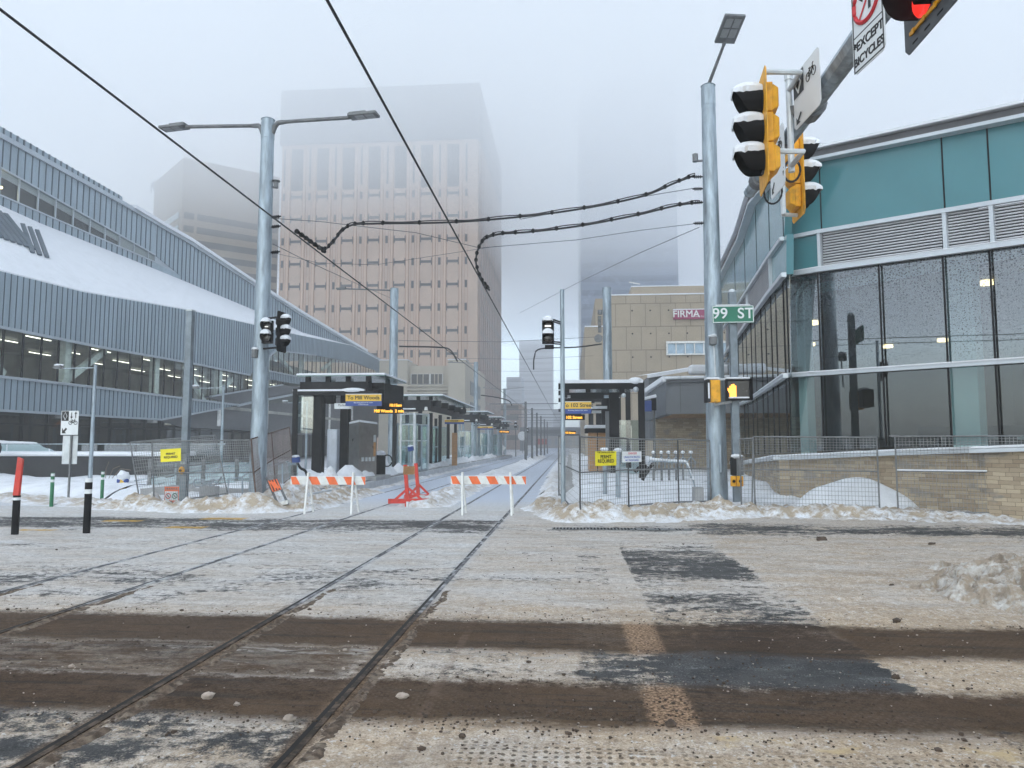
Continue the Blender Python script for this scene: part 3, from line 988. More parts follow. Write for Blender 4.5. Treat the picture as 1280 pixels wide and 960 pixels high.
def edge(mb, pl, pts, h, proud, off=0.0, dz=0.0):
    q = [pl.hit(*p) for p in pts]
    for a, b in zip(q, q[1:]):
        mb.hexa([pl.pt(a[0], a[1] + dz - h / 2, off), pl.pt(b[0], b[1] + dz - h / 2, off), pl.pt(b[0], b[1] + dz - h / 2, off + proud), pl.pt(a[0], a[1] + dz - h / 2, off + proud),
                 pl.pt(a[0], a[1] + dz + h / 2, off), pl.pt(b[0], b[1] + dz + h / 2, off), pl.pt(b[0], b[1] + dz + h / 2, off + proud), pl.pt(a[0], a[1] + dz + h / 2, off + proud)])


# ---- the long zinc-clad library on the left
L1 = VPlane((-31.6, 25), (-31.6, 126))
UP = VPlane((-39.6, 50), (-31.6, 123.6))
lib = thing('library_building', 'long angular grey zinc clad building with snowy sloping roof and ribbon windows', 'building', (-33, 60, 0))
par = [(-110, 309), (0, 339), (103, 365), (236, 388), (315, 405.6), (359, 416), (378, 420), (440, 432), (483, 455)]
lowb = [(-110, 387), (0, 409), (125, 434), (233, 453), (312, 469), (331, 450), (344, 438), (394, 444), (440, 452), (470, 463), (483, 478)]
m_ = MB(); panel(m_, L1, par, lowb, 0.3); m_.mi = 1; ribs(m_, L1, par, lowb, 0.46, 0.035, 0.04)
m_.build('cladding', [mZinc, mZincR], lib)
t2, b2 = [(-110, 458), (0, 471), (122, 484.5), (229, 498), (296, 506)], [(-110, 507), (0, 513), (201, 524.5), (277, 510.6), (296, 506.9)]
m_ = MB(); panel(m_, L1, t2, b2, 0.3); m_.mi = 1; ribs(m_, L1, t2, b2, 0.46, 0.035, 0.04)
m_.build('cladding', [mZinc, mZincR], lib)
t3, b3 = [(322, 461), (373, 471), (420, 480), (470, 488)], [(322, 471.5), (373, 480), (420, 488), (470, 495)]
m_ = MB(); panel(m_, L1, t3, b3, 0.3); m_.mi = 1; ribs(m_, L1, t3, b3, 0.46, 0.05, 0.05)
m_.build('cladding', [mZinc, mZincR], lib)
m_ = MB()
edge(m_, L1, lowb[:5], 0.16, 0.14); edge(m_, L1, lowb[5:8], 0.16, 0.14); edge(m_, L1, t2, 0.16, 0.14); edge(m_, L1, b2[:4], 0.14, 0.12); edge(m_, L1, t3, 0.14, 0.12)
edge(m_, L1, [(296, 507), (313, 503), (372, 492)], 0.22, 0.2); edge(m_, L1, [(262, 495.5), (313, 487), (352, 481)], 0.14, 0.2)
m_.build('flashing', mZincE, lib)
m_ = MB(); panel(m_, L1, [(258, 496), (313, 487.5), (352, 481), (420, 489), (500, 496)], [(290, 505), (313, 503.5), (372, 492.5), (420, 495), (500, 500)], 0.2, -0.1)
panel(m_, L1, [(203, 524), (296, 508), (313, 504), (372, 493), (430, 496), (500, 500)], [(235, 534), (296, 537), (313, 538), (372, 543), (430, 545), (500, 548)], 0.2, -0.5)
m_.build('soffit_panel', mDGrey, lib)
# glazing behind the cladding, in one plane, and mullions
m_ = MB(); panel(m_, L1, [(-110, 380), (0, 402), (125, 428), (233, 448), (330, 440), (394, 436), (478, 466)], [(-110, 470), (0, 478), (125, 489), (233, 501), (330, 506), (394, 500), (478, 498)], 0.03, -0.32)
m_.build('window', mGlassLib, lib)
m_ = MB()
u = L1.hit(-110, 400)[0]
fzt = poly_interp([L1.hit(*p) for p in lowb[:5] + [(331, 452), (344, 440), (394, 446), (456, 459)]])
fzb = poly_interp([L1.hit(*p) for p in t2 + [(330, 488), (373, 473), (440, 484)]])
while u < L1.hit(470, 470)[0]:
    a, b = L1.pt(u, fzb(u) - 0.2, -0.2), L1.pt(u, fzt(u) + 0.2, -0.2)
    m_.bar(a, b, 0.07, 0.14, Y_); u += 1.47
m_.build_each('mullion', mBlackM, lib)
m_ = MB()
for Yc in (43.4, 53.4, 63.6, 74, 84, 94, 104):
    m_.box(-32.5, -32.02, Yc - 0.28, Yc + 0.28, 3.4, 8.7 if Yc < 70 else 12.2)
m_.build_each('column', mIntW, lib)
for (a, b) in (((-20, 432), (16, 468)), ((87, 480), (141, 438)), ((240, 458), (263, 502)), ((283, 489), (297, 474)), ((350, 440), (372, 466)), ((408, 462), (423, 449))):
    m_ = MB(); pa, pb = poly_on(L1, [a, b], -0.6); m_.bar(pa, pb, 0.42, 0.3, L1.n); m_.build('brace', mIntW, lib)
# interior: slabs, back wall, strip lights
m_ = MB(); m_.box(-44, -43.6, 20, 122, 0, 14); m_.box(-43.6, -32.0, 20, 122, 5.0, 5.3); m_.box(-43.6, -31.95, 20, 122, 8.75, 9.1)
m_.build('interior', mIntL, lib)
m_ = MB()
for i in range(14):
    for k in range(3):
        y0 = 30 + i * 6.2 + k * 0.7; x0 = -34.2 - k * 2.9
        m_.box(x0 - 0.035, x0 + 0.035, y0, y0 + 2.2, 8.55, 8.60)
m_.build_each('ceiling_light', mTube, lib)
# ground floor shopfront, set back
m_ = MB(); m_.box(-33.0, -32.96, 20, 112, 0.2, 5.0); m_.build('shopfront', mGlassD, lib)
m_ = MB()
y = 22
while y < 110:
    m_.box(-32.95, -32.85, y - 0.04, y + 0.04, 0.2, 5.0); y += 2.1
m_.box(-32.96, -32.84, 20, 112, 2.9, 3.0)
m_.build_each('mullion', mBlackM, lib)
m_ = MB()
for Yc in (43.4, 53.4, 63.6): m_.cyl((-33.9, Yc, 0), (-33.9, Yc, 5), 0.3)
m_.build_each('column', mConc, lib)
m_ = MB(); m_.box(-37.2, -37.0, 20, 112, 0, 5); m_.build('interior', mBWall, lib)
m_ = MB()
for (px_, py_, w_) in ((58, 522, 0.9), (63, 524, 0.8), (70, 521, 0.8)):
    p = at(px_, py_, 45); m_.tube([(-33.3, p.y - w_, 2.9), (-33.3, p.y - w_ / 2, 3.2), (-33.3, p.y, 2.95), (-33.3, p.y + w_ / 2, 3.2), (-33.3, p.y + w_, 2.9)], 0.06)
m_.build('window_lamp', pm('orange_neon', (0.5, 0.2, 0.05), 0.5, emit=(1, 0.35, 0.06), es=0.5), lib)
m_ = MB()
for (y0, y1, z_) in ((57, 58.4, 3.35), (60.5, 63, 3.5), (78, 81, 3.7)): m_.box(-33.4, -33.3, y0, y1, z_, z_ + 0.14)
m_.build_each('strip_lamp', mTube, lib)
# upper storey
utop = [(-110, 110), (0, 170), (154, 255), (236, 303), (317, 356), (335, 366), (374, 392), (420, 419), (457, 440), (483, 455)]
ubot = [(-110, 210), (0, 259), (49, 281), (173, 330), (225, 351), (317, 389), (359, 408), (378, 417), (440, 433), (483, 455.6)]
st_, sb_ = [(-110, 147), (0, 209), (194, 319)], [(-110, 186), (0, 244), (194, 328)]
ua = [(-110, 110), (0, 170), (154, 255), (194, 278.5)]
m_ = MB(); panel(m_, UP, ua, st_, 0.3); panel(m_, UP, sb_ + [(225, 344)], ubot[:4] + [(225, 351)], 0.3)
panel(m_, UP, [(194, 278.5), (236, 303), (317, 356), (374, 392), (420, 419), (483, 455)], [(194, 319), (225, 344), (225, 351), (317, 389), (359, 408), (378, 417), (440, 433), (483, 455.6)], 0.3)
m_.mi = 1
ribs(m_, UP, ua, st_, 0.62, 0.06, 0.06); ribs(m_, UP, sb_, [(-110, 210), (0, 259), (49, 281), (173, 330), (194, 338.5)], 0.62, 0.06, 0.06)
ribs(m_, UP, [(194, 278.5), (236, 303), (317, 356), (374, 392), (420, 419), (457, 440), (483, 455)], [(194, 320), (225, 345), (226, 351), (317, 389), (359, 408), (378, 417), (440, 433), (483, 455.6)], 0.62, 0.06, 0.06)
m_.build('cladding', [mZinc, mZincR], lib)
m_ = MB(); panel(m_, UP, st_, sb_, 0.03, -0.2); m_.build('window', mGlassLib, lib)
m_ = MB(); panel(m_, UP, [(194, 319), (225, 343.6)], [(194, 327.6), (225, 343.9)], 0.1, -0.05); m_.build('reveal', mZincE, lib)
m_ = MB()
for px_ in (-90, -60, -30, 0, 24, 48, 70, 92, 113, 132, 150, 168, 186):
    u, z0 = UP.hit(px_, 244 + px_ * 0.433); m_.bar(UP.pt(u, z0 - 0.1, -0.1), UP.pt(u, z0 + 2.6 * max(.4, (1 - px_ / 420)), -0.1), 0.1, 0.12, Y_)
m_.build_each('mullion', mZincE, lib)
m_ = MB(); a = poly_on(UP, st_, -4); b = poly_on(UP, sb_, -4); m_.prism([p + Z_ * 1.5 for p in a] + [p - Z_ * 1.5 for p in b[::-1]], UP.n * -0.3); m_.build('interior', mBWall, lib)
m_ = MB(); p = UP.pt(*UP.hit(8, 232), -1.0); m_.box(p.x - 0.2, p.x + 0.2, p.y - .7, p.y + 0.5, p.z, p.z + 0.15); m_.build('ceiling_light', mBulb, lib)
m_ = MB(); edge(m_, UP, utop, 0.35, 0.2); edge(m_, UP, st_, 0.12, 0.08); edge(m_, UP, sb_, 0.12, 0.08); m_.build('flashing', mZincE, lib)
m_ = MB(); edge(m_, UP, [(165, 258), (200, 279), (236, 299.5), (317, 353), (374, 389.5), (420, 417), (457, 438.5)], 0.32, 0.9, -0.5); m_.build('snow_cap', mSnow, lib)
# snowy lean-to roof between the two walls, and the main roof behind
fp, fu = poly_interp(par), poly_interp(ubot)
pxs = [-110, -50, 0, 50, 103, 150, 173, 225, 236, 280, 315, 359, 378, 440, 483]
ra = [L1.pt(*L1.hit(x, fp(x)), -0.05) + Z_ * 0.1 for x in pxs]; rb = [UP.pt(*UP.hit(x, fu(x)), 0.02) + Z_ * 0.15 for x in pxs]
m_ = MB(); m_.strip(ra, rb); m_.strip(ra, [p - Z_ * 0.25 for p in ra]); m_.build('snowy_roof', mSnow, lib)
m_ = MB()
for (x0, x1, f0, f1) in ((-60, 40, 0.42, 0.86), (28, 64, 0.36, 0.80)):
    for k in range(9 if x0 < 0 else 3):
        xs = x0 + (x1 - x0) * k / (9 if x0 < 0 else 3) * 0.75
        def rp(x, f):
            return (L1.pt(*L1.hit(x, fp(x))).lerp(UP.pt(*UP.hit(x, fu(x))), f)) + Z_ * 0.22
        m_.bar(rp(xs, f1), rp(xs + (x1 - x0) * 0.35, f0), 0.26, 0.12)
m_.build('skylight', mZincR, lib)
m_ = MB(); a = [UP.pt(*UP.hit(*p), -0.3) for p in utop]; m_.strip(a, [p + V((-24, 0, 1.0)) for p in a]); m_.build('roof', mSnow, lib)
sp = VPlane((UP.a.x - 2.6, UP.a.y), (UP.a.x - 2.6 + UP.d.x * 70, UP.a.y + UP.d.y * 70))
ts = [(-110, 96), (0, 157.6), (153, 246)]
bs_ = [(-110, 140), (0, 190), (153, 258)]
m_ = MB(); panel(m_, sp, ts, bs_, 0.25); m_.mi = 1; ribs(m_, sp, ts, bs_, 0.6, 0.12, 0.08); m_.build('roof_screen', [mZinc, mZincR], lib)

# ---- the glass building on the right
C0 = at(985, 600, 22.0); C1 = at(1280, 600, 17.4)
FR = VPlane((C0.x, C0.y), (C1.x, C1.y))
dL = V(((829 - 713) / 900, 1, 0)).normalized()
LF = VPlane((C0.x, C0.y), (C0.x + dL.x * 20, C0.y + dL.y * 20))
gb = thing('glass_building', 'modern corner building with teal glass panels, louvres and a stone base', 'building', (C0.x, C0.y, 0))


def ext(pts, x=1420):
    (x0, y0), (x1, y1) = pts[-2], pts[-1]
    return list(pts) + [(x, y1 + (y1 - y0) * (x - x1) / (x1 - x0))]


roofF = ext([(972, 203), (1011, 194), (1280, 137)]); trimF = ext([(972, 213), (1024, 201), (1280, 149)])
b1F = ext([(976, 300), (1025, 290), (1280, 248)]); b2F = ext([(980, 345), (1025, 337.5), (1280, 303)])
trF = ext([(985, 470), (1280, 451)]); leF = ext([(985, 566), (1120, 558), (1280, 555)]); ltF = ext([(985, 574), (1120, 568), (1280, 563)])
roofL = [(985, 196), (945, 243), (929, 290), (897, 352)]; trimL = [(985, 208), (945, 254), (929, 300), (897, 360)]
b1L = [(980, 298), (964, 320), (903, 414)]; b2L = [(983, 343), (964, 366), (918, 428), (899, 455)]
trL = [(985, 470), (940, 500), (899, 520)]; leL = [(985, 566), (940, 568), (899, 566)]


def bld(mb, pl, top, bot, th=0.15, off=0.0): panel(mb, pl, top, bot, th, off)


m_ = MB(); bld(m_, FR, roofF, trimF, 0.5, 0.25); bld(m_, LF, roofL, trimL, 0.5, 0.25); m_.build('fascia', mFascia, gb)
m_ = MB(); edge(m_, FR, roofF, 0.07, 0.9, -0.5, 0.06); edge(m_, LF, roofL, 0.07, 0.9, -0.5, 0.06); m_.build('snow_cap', mSnow, gb)
m_ = MB(); bld(m_, FR, trimF, b1F, 0.2); m_.build('spandrel_panel', mTeal, gb)
m_ = MB(); bld(m_, LF, trimL, b1L, 0.2); m_.build('spandrel_panel', mTeal, gb)
m_ = MB(); bld(m_, FR, [(979, 300), (1025, 291)], [(980, 345), (1025, 337)], 0.2); bld(m_, LF, [(983, 293), (964, 320)], [(983, 343), (964, 366)], 0.2); m_.build('spandrel_panel', mTeal, gb)
m_ = MB()
for px_ in (1024, 1176.5, 1233.5, 1330):
    fa, fb = poly_interp(trimF), poly_interp(b1F)
    a = FR.pt(*FR.hit(px_, fa(px_)), 0.006); u, z = FR.hit(px_, fb(px_)); m_.bar(FR.pt(FR.hit(px_, fa(px_))[0], z, 0.006), a, 0.035, 0.012, FR.n)
for px_ in (977, 960, 944, 930, 918):
    fa, fb = poly_interp(trimL), poly_interp(b1L)
    u, z = LF.hit(px_, fa(px_)); u2, z2 = LF.hit(px_, fb(px_)); m_.bar(LF.pt(u, z2, 0.006), LF.pt(u, z, 0.006), 0.035, 0.012, LF.n)
m_.build_each('panel_joint', mBlackM, gb)
m_ = MB(); bld(m_, FR, [(1025, 292), (1280, 251), (1420, 228)], [(1025, 336), (1280, 301), (1420, 281)], 0.1, -0.1); bld(m_, LF, [(964, 322), (906, 411)], [(964, 364), (906, 445)], 0.1, -0.1); m_.build('louvre_backing', mLouvD, gb)
m_ = MB()
for k in range(13):
    f = (k + 0.5) / 13
    def lp(a, b): return (a[0], a[1] + (b[1] - a[1]) * f)
    for (x0, x1) in ((1029, 1178), (1185, 1237), (1243, 1420)):
        ft, fb = poly_interp([(1025, 292), (1280, 251), (1420, 228)]), poly_interp([(1025, 336), (1280, 301), (1420, 281)])
        ps = [(x, ft(x) + (fb(x) - ft(x)) * f) for x in (x0, x1)]
        edge(m_, FR, ps, 0.04, 0.07, -0.06)
    ft, fb = poly_interp([(964, 322), (906, 411)]), poly_interp([(964, 364), (906, 445)])
    edge(m_, LF, [(x, ft(x) + (fb(x) - ft(x)) * f) for x in (962, 907)], 0.038, 0.07, -0.06)
m_.build('louvre', mLouv, gb)
m_ = MB()
edge(m_, FR, b1F, 0.11, 0.12); edge(m_, FR, b2F, 0.13, 0.14); edge(m_, FR, trF, 0.10, 0.14)
edge(m_, LF, b1L, 0.11, 0.12); edge(m_, LF, b2L, 0.13, 0.14); edge(m_, LF, trL, 0.10, 0.14)
edge(m_, FR, trimF, 0.09, 0.3); edge(m_, LF, trimL, 0.09, 0.3)
fa, fb = poly_interp(b1F), poly_interp(b2F)
for px_ in (1025, 1181.5, 1240, 1340):
    u, z = FR.hit(px_, fa(px_)); u2, z2 = FR.hit(px_, fb(px_)); m_.bar(FR.pt(u, z2, 0.03), FR.pt(u, z, 0.03), 0.09, 0.14, FR.n)
fa, fb = poly_interp(b1L), poly_interp(b2L)
for px_ in (964, 935, 917):
    u, z = LF.hit(px_, fa(px_)); u2, z2 = LF.hit(px_, fb(px_)); m_.bar(LF.pt(u, z2, 0.03), LF.pt(u, z, 0.03), 0.09, 0.14, LF.n)
m_.build('aluminium_trim', mAlu, gb)
m_ = MB(); edge(m_, FR, trF, 0.03, 0.17, 0.0, 0.065); edge(m_, FR, b2F, 0.02, 0.15, 0, .075); edge(m_, LF, trL, 0.03, 0.17, 0.0, 0.065); m_.build('snow_cap', mSnow, gb)
m_ = MB(); bld(m_, FR, b2F, trF, 0.02, -0.08); bld(m_, LF, b2L, trL, 0.02, -0.08); m_.build('window', mGlassF, gb)
m_ = MB(); bld(m_, FR, trF, leF, 0.02, -0.08); bld(m_, LF, trL, leL, 0.02, -0.08); m_.build('window', mGlass, gb)
m_ = MB()
fa, fb = poly_interp(b2F), poly_interp(leF)
for px_ in (985.5, 1030, 1108, 1190, 1250, 1370):
    u, z2 = FR.hit(px_, fb(px_)); z = FR.hit(px_ - 4, fa(px_ - 4))[1]; m_.bar(FR.pt(u, z2, 0), FR.pt(u, z, 0), 0.04, 0.03, FR.n)
fa, fb = poly_interp(b2L), poly_interp(leL)
for px_ in (969, 956, 943, 932, 922, 913, 905):
    u, z2 = LF.hit(px_, fb(px_)); z = LF.hit(px_, fa(px_))[1]; m_.bar(LF.pt(u, z2, 0), LF.pt(u, z, 0), 0.04, 0.04, LF.n)
m_.build_each('mullion', mBlackM, gb)
# stone plinth and ledge
stoneF = stone_mat('stone_front', (FR.d.x, FR.d.y)); stoneL = stone_mat('stone_return', (LF.d.x, LF.d.y))
m_ = MB(); q = [FR.hit(*p) for p in ltF]
m_.prism([FR.pt(u, z, 0.30) for u, z in q] + [FR.pt(u, -0.2, 0.30) for u, z in q[::-1]], FR.n * -0.5); m_.build('stone_wall', stoneF, gb)
m_ = MB(); q = [LF.hit(*p) for p in [(987, 574), (940, 580), (899, 579)]]
m_.prism([LF.pt(u, z, 0.28) for u, z in q] + [LF.pt(u, -0.2, 0.28) for u, z in q[::-1]], LF.n * -0.5); m_.build('stone_wall', stoneL, gb)
m_ = MB(); edge(m_, FR, ltF, 0.09, 0.52, -0.05, 0.02); edge(m_, LF, [(987, 574), (940, 580), (899, 579)], 0.09, 0.5, -0.05, 0.02); m_.build('ledge', mAlu, gb)
m_ = MB(); edge(m_, FR, ltF, 0.06, 0.5, -0.05, 0.10); edge(m_, LF, [(987, 574), (940, 580), (899, 579)], 0.06, 0.48, -0.05, 0.10); m_.build('snow_cap', mSnow, gb, bevel=0.02)
# interior
nI = -FR.n
o0 = V((C0.x, C0.y, 0))
m_ = MB()
def room(z0, z1):
    a = o0 + FR.d * 0.5 + nI * 0.5; b = o0 + FR.d * 16 + nI * 0.5
    c = b + V((4, 26, 0)); d = o0 + dL * 26 + FR.d * 1.0
    return [V((p.x, p.y, z0)) for p in (a, b, c, d)], [V((p.x, p.y, z1)) for p in (a, b, c, d)]
lo, hi = room(6.7, 6.9); m_.hexa(lo + hi); lo, hi = room(0.9, 1.1); m_.hexa(lo + hi); m_.build('floor_slab', mIntF, gb)
m_ = MB(); lo, hi = room(1.1, 6.7); m_.poly([lo[1], lo[2], hi[2], hi[1]]); m_.poly([lo[2], lo[3], hi[3], hi[2]]); m_.build('interior', mInt, gb)
m_ = MB()
for k, (dx, wd, dn) in enumerate(((0.42, 0.26, 0.45), (4.72, 0.62, 0.6), (9.3, 0.62, 0.6))):
    p = o0 + FR.d * dx + nI * dn; m_.obox(V((p.x, p.y, 3.9)), FR.d * wd / 2, nI * 0.2, Z_ * 2.8)
p = o0 + FR.d * 7.6 + nI * 0.9; m_.obox(V((p.x, p.y, 6.45)), FR.d * 7, nI * 0.15, Z_ * 0.12)
m_.build_each('column', mIntC, gb)
m_ = MB()
for (px_, py_, Yd) in ((1234, 361, 22.5), (1198, 402, 28), (1179, 432, 35), (1164, 454, 41.5), (1016, 413, 29.5), (1013, 440, 36), (1011, 461, 44), (1296, 352, 21), (1110, 440, 37)):
    p = at(px_, py_, Yd); m_.cyl((p.x, p.y, 6.55), (p.x, p.y, 6.69), 0.17 if Yd < 25 else 0.24)
m_.build_each('downlight', mBulb, gb)
m_ = MB(); p = o0 + FR.d * 3 + nI * 9; m_.obox(V((p.x, p.y, 1.9)), FR.d * 3.4, nI * 0.1, Z_ * 0.5); m_.build('counter', mBWall, gb)
m_ = MB()
for dx in (1.8, 3.4, 5.2): p = o0 + FR.d * dx + nI * 8.8; m_.obox(V((p.x, p.y, 1.98)), FR.d * 0.55, nI * 0.02, Z_ * 0.06)
m_.build_each('sign_strip', mAlu, gb)
p = at(1276, 367, 19.4)
m_ = MB(); m_.obox(V((p.x + 0.5, p.y + 0.6, p.z)), FR.d * 0.6, nI * 0.04, Z_ * 0.7); m_.build('hanging_screen', mBlackM, gb)
m_ = MB(); a, b = [FR.pt(*FR.hit(*p), -0.2) for p in roofF], [LF.pt(*LF.hit(*p), -0.2) for p in roofL]
m_.poly([a[0], a[-1], a[-1] + V((3, 24, 0)), b[-1] + V((8, 4, 0)), b[-1]]); m_.build('roof', mMGrey, gb)

# ---- low grey pavilion behind the right fence
pv = thing('grey_pavilion', 'low dark grey pavilion with snowy roof, wooden soffit and stone wall', 'building', (6, 34, 0))
pa_, pb_, pc_ = at(804, 500, 38), at(832.5, 500, 34), at(960, 500, 34)
PFr = VPlane((pb_.x, pb_.y), (pc_.x, pc_.y)); PLf = VPlane((pb_.x, pb_.y), (pa_.x, pa_.y))
m_ = MB(); panel(m_, PFr, [(832.5, 476), (950, 473)], [(832.5, 517.5), (950, 516)], 0.3); m_.build('facade_panel', mMGrey, pv)
m_ = MB(); panel(m_, PLf, [(832.5, 476), (804, 496)], [(832.5, 518), (804, 527)], 0.3); m_.build('facade_panel', mMGrey, pv)
m_ = MB(); panel(m_, PFr, [(832.5, 475), (950, 472)], [(832.5, 479), (950, 476)], 0.15, 0.15)
for px_ in (850.5, 884): u, z = PFr.hit(px_, 500); m_.bar(PFr.pt(u, 3.25, 0.004), PFr.pt(u, 4.6, 0.004), 0.03, 0.01, PFr.n)
m_.build_each('panel_joint', mDGrey, pv)
m_ = MB(); edge(m_, PFr, [(831, 474), (850, 473), (880, 472.5), (950, 471)], 0.14, 1.6, -1.4, 0.03); edge(m_, PLf, [(832.5, 475), (820, 483), (810, 490), (804, 497)], 0.26, 1.0, -0.8, 0.05); m_.build('snow_cap', mSnow, pv, bevel=0.05)
m_ = MB()
a = PFr.pt(*PFr.hit(834, 517)); b = PFr.pt(*PFr.hit(950, 515.5)); c = PLf.pt(*PLf.hit(806, 526)); m_.poly([a, b, b + V((0, 5, -0.35)), c + V((3, 2, -0.1)), c]); m_.build('soffit', mWood, pv)
stoneP = stone_mat('stone_pavilion', (1, 0), 1.4)
m_ = MB(); a = at(820, 530, 36.5); m_.box(a.x, a.x + 8, 36.5, 37, -0.2, 3.1); m_.build('stone_wall', stoneP, pv)
m_ = MB(); a, b = at(811, 477, 44), at(960, 477, 44)
m_.box(a.x, b.x, 44, 50, 2, at(812, 470, 44).z); m_.build('rear_block', mMGrey, pv)
m_ = MB(); m_.box(a.x + 0.4, a.x + 2.2, 43.95, 43.99, 4.6, 5.5); m_.build('window', mGlassD, pv)
m_ = MB(); a = at(809, 468.5, 43.6); b = at(960, 444, 43.6); m_.poly([a, b, b + V((0, 7, 0.6)), a + V((0, 7, 0.6))]); m_.poly([a, b, b - Z_ * 0.2, a - Z_ * 0.2])
m_.build('snowy_roof', mSnow, pv)
m_ = MB(); a = at(861, 466, 43.0); m_.box(a.x, a.x + 6, 42.6, 43.4, a.z - 0.1, a.z + 0.45); m_.build('snow_cap', mSnow, pv, bevel=0.15)

# ---- tan concrete building with the magenta sign
fb_ = thing('concrete_building', 'windowless tan concrete panel building with a long magenta sign', 'building', (12, 76, 0))
Yf = 76.0
xl, xm, xs = at(764, 400, Yf).x, at(744.5, 390, Yf).x, at(731, 420, Yf).x
zt, zu = at(800, 369, Yf).z, at(800, 358.5, Yf + 4).z
zw, zm = at(736, 408, Yf).z, at(748, 371, Yf).z
m_ = MB(); m_.box(xl, 46, Yf, Yf + 40, 0, zt); m_.box(xm, xl, Yf + 1.0, Yf + 40, 0, zm); m_.box(xs, xl, Yf + 0.4, Yf + 40, 0, zw); m_.build('wall', mFirma, fb_)
m_ = MB(); m_.box(at(789, 365, Yf + 4).x, 46, Yf + 4, Yf + 38, zt, zu); m_.build('parapet', mFirma, fb_)
m_ = MB(); m_.box(xl - 0.1, 46, Yf - 0.1, Yf + 3.9, zt, zt + 0.12); m_.box(xs, xl - .1, Yf + 0.3, Yf + 5, zw, zw + 0.12); m_.box(at(789, 365, Yf + 4).x, 46, Yf + 3.95, Yf + 6, zu, zu + 0.1); m_.build_each('snow_cap', mSnow, fb_)
m_ = MB()
rows = [at(800, y, Yf).z for y in (379.5, 408.3, 437.5, 465, 492)]
for z in rows: m_.box(xl, 46, Yf - 0.02, Yf - 0.001, z - 0.04, z + 0.04)
rows = [zt] + rows + [0]
for k in range(len(rows) - 1):
    x = xl + (0.3 if k % 2 else 0.0) * 1.55
    while x < 30:
        m_.box(x - 0.03, x + 0.03, Yf - 0.018, Yf - 0.001, rows[k + 1] + .05, rows[k] - .05); x += 1.56
m_.build('panel_joint', mFirmaJ, fb_)
m_ = MB()
for k in range(1, 4):
    for i in range(7):
        x = xl + 2.2 + i * 1.9; z = rows[k] - 0.75
        m_.cyl((x, Yf - 0.02, z), (x, Yf + 0.05, z), 0.09, n=8)
m_.build_each('vent_hole', mBlackM, fb_)
wx0, wx1, wz0, wz1 = at(832.5, 435, Yf).x, at(930, 435, Yf).x, at(850, 444, Yf).z, at(850, 427, Yf).z
m_ = MB(); m_.box(wx0, wx1, Yf - 0.25, Yf - 0.05, wz0, wz0 + 0.14); m_.box(wx0, wx1, Yf - 0.35, Yf - 0.05, wz1 - 0.22, wz1); m_.box(wx0, wx0 + 0.16, Yf - 0.25, Yf - 0.05, wz0 + .14, wz1 - .22)
x = wx0 + 0.95
while x < wx1: m_.box(x, x + 0.12, Yf - 0.22, Yf - 0.05, wz0 + .14, wz1 - .22); x += 0.95
fr_ = m_.build('window_frame', mWhite, fb_)
m_ = MB(); m_.box(wx0, wx1, Yf - 0.10, Yf - 0.07, wz0 + .14, wz1 - .22); m_.build('pane', pm('pale_blue_pane', (0.30, 0.42, 0.52), 0.15, 0, 0.15, 1), fr_)
sg = thing('magenta_sign', 'long magenta sign with white lettering on the tan concrete building', 'sign', at(842, 399, Yf - 0.3))
a, b = at(842, 399, Yf - 0.3), at(935, 386, Yf - 0.3)
m_ = MB(); m_.box(a.x, b.x, Yf - 0.3, Yf - 0.03, a.z, b.z); m_.build('panel', mMagenta, sg)
m_ = MB(); m_.box(a.x, b.x, Yf - 0.33, Yf - 0.0, b.z + .001, b.z + 0.08); m_.build('snow_cap', mSnow, sg)
text(sg, 'FIRMA', ((at(857, 392, Yf).x), Yf - 0.34, (a.z + b.z) / 2 + 0.02), X_, Z_, 1.0, mWhite, fat=0.02)
text(sg, 'Foreign Exchange', ((at(876, 392, Yf).x), Yf - 0.34, (a.z + b.z) / 2 - 0.22), X_, Z_, 0.2, mWhite)
# antenna lump on its roof
rt = thing('roof_antenna', 'small white antenna on the roof of the tan concrete building', 'antenna', at(791, 358, Yf + 5))
p = at(791, 358, Yf + 5); m_ = MB(); m_.cyl(p, p + Z_ * 0.9, 0.06); m_.build('mast', mGalv, rt)
m_ = MB(); m_.bar(p + V((-0.4, 0, 0.5)), p + V((0.8, 0, 0.25)), 0.12); m_.build('boom', mWhite, rt)

# ---- cream building behind the left shelters
cb = thing('cream_building', 'low cream rendered building with a strip of windows behind the left shelters', 'building', (-20, 106, 0))
Yc = 104.0
def cx(px): return at(px, 480, Yc).x
def cz(py): return at(540, py, Yc).z
m_ = MB(); m_.box(cx(474), cx(509), Yc, Yc + 24, 0, cz(450)); m_.box(cx(509), cx(561), Yc + 1.5, Yc + 24, 0, cz(456)); m_.box(cx(561), cx(582), Yc - 0.5, Yc + 24, 0, cz(450.5)); m_.build('wall', mCream, cb)
m_ = MB()
for (y0, y1) in ((481, 483), (486, 487.5), (490, 491.5)): m_.box(cx(505), cx(561), Yc - 0.1, Yc + 0.6, cz(y1), cz(y0))
m_.build('moulding', mCream, cb)
for (x0, x1) in ((512, 534), (536.5, 550.5)):
    m_ = MB(); m_.box(cx(x0) - .15, cx(x1) + .15, Yc + 1.30, Yc + 1.48, cz(479.5), cz(466)); f = m_.build('window_frame', mWhite, cb)
    m_ = MB(); m_.box(cx(x0), cx(x1), Yc + 1.24, Yc + 1.29, cz(479), cz(466.6)); m_.build('pane', mTDark, f)
    m_ = MB()
    for k in range(1, 3): xx = cx(x0) + (cx(x1) - cx(x0)) * k / 3; m_.box(xx - 0.07, xx + 0.07, Yc + 1.20, Yc + 1.235, cz(479), cz(466.6))
    m_.build('glazing_bar', mCream, f)
m_ = MB()
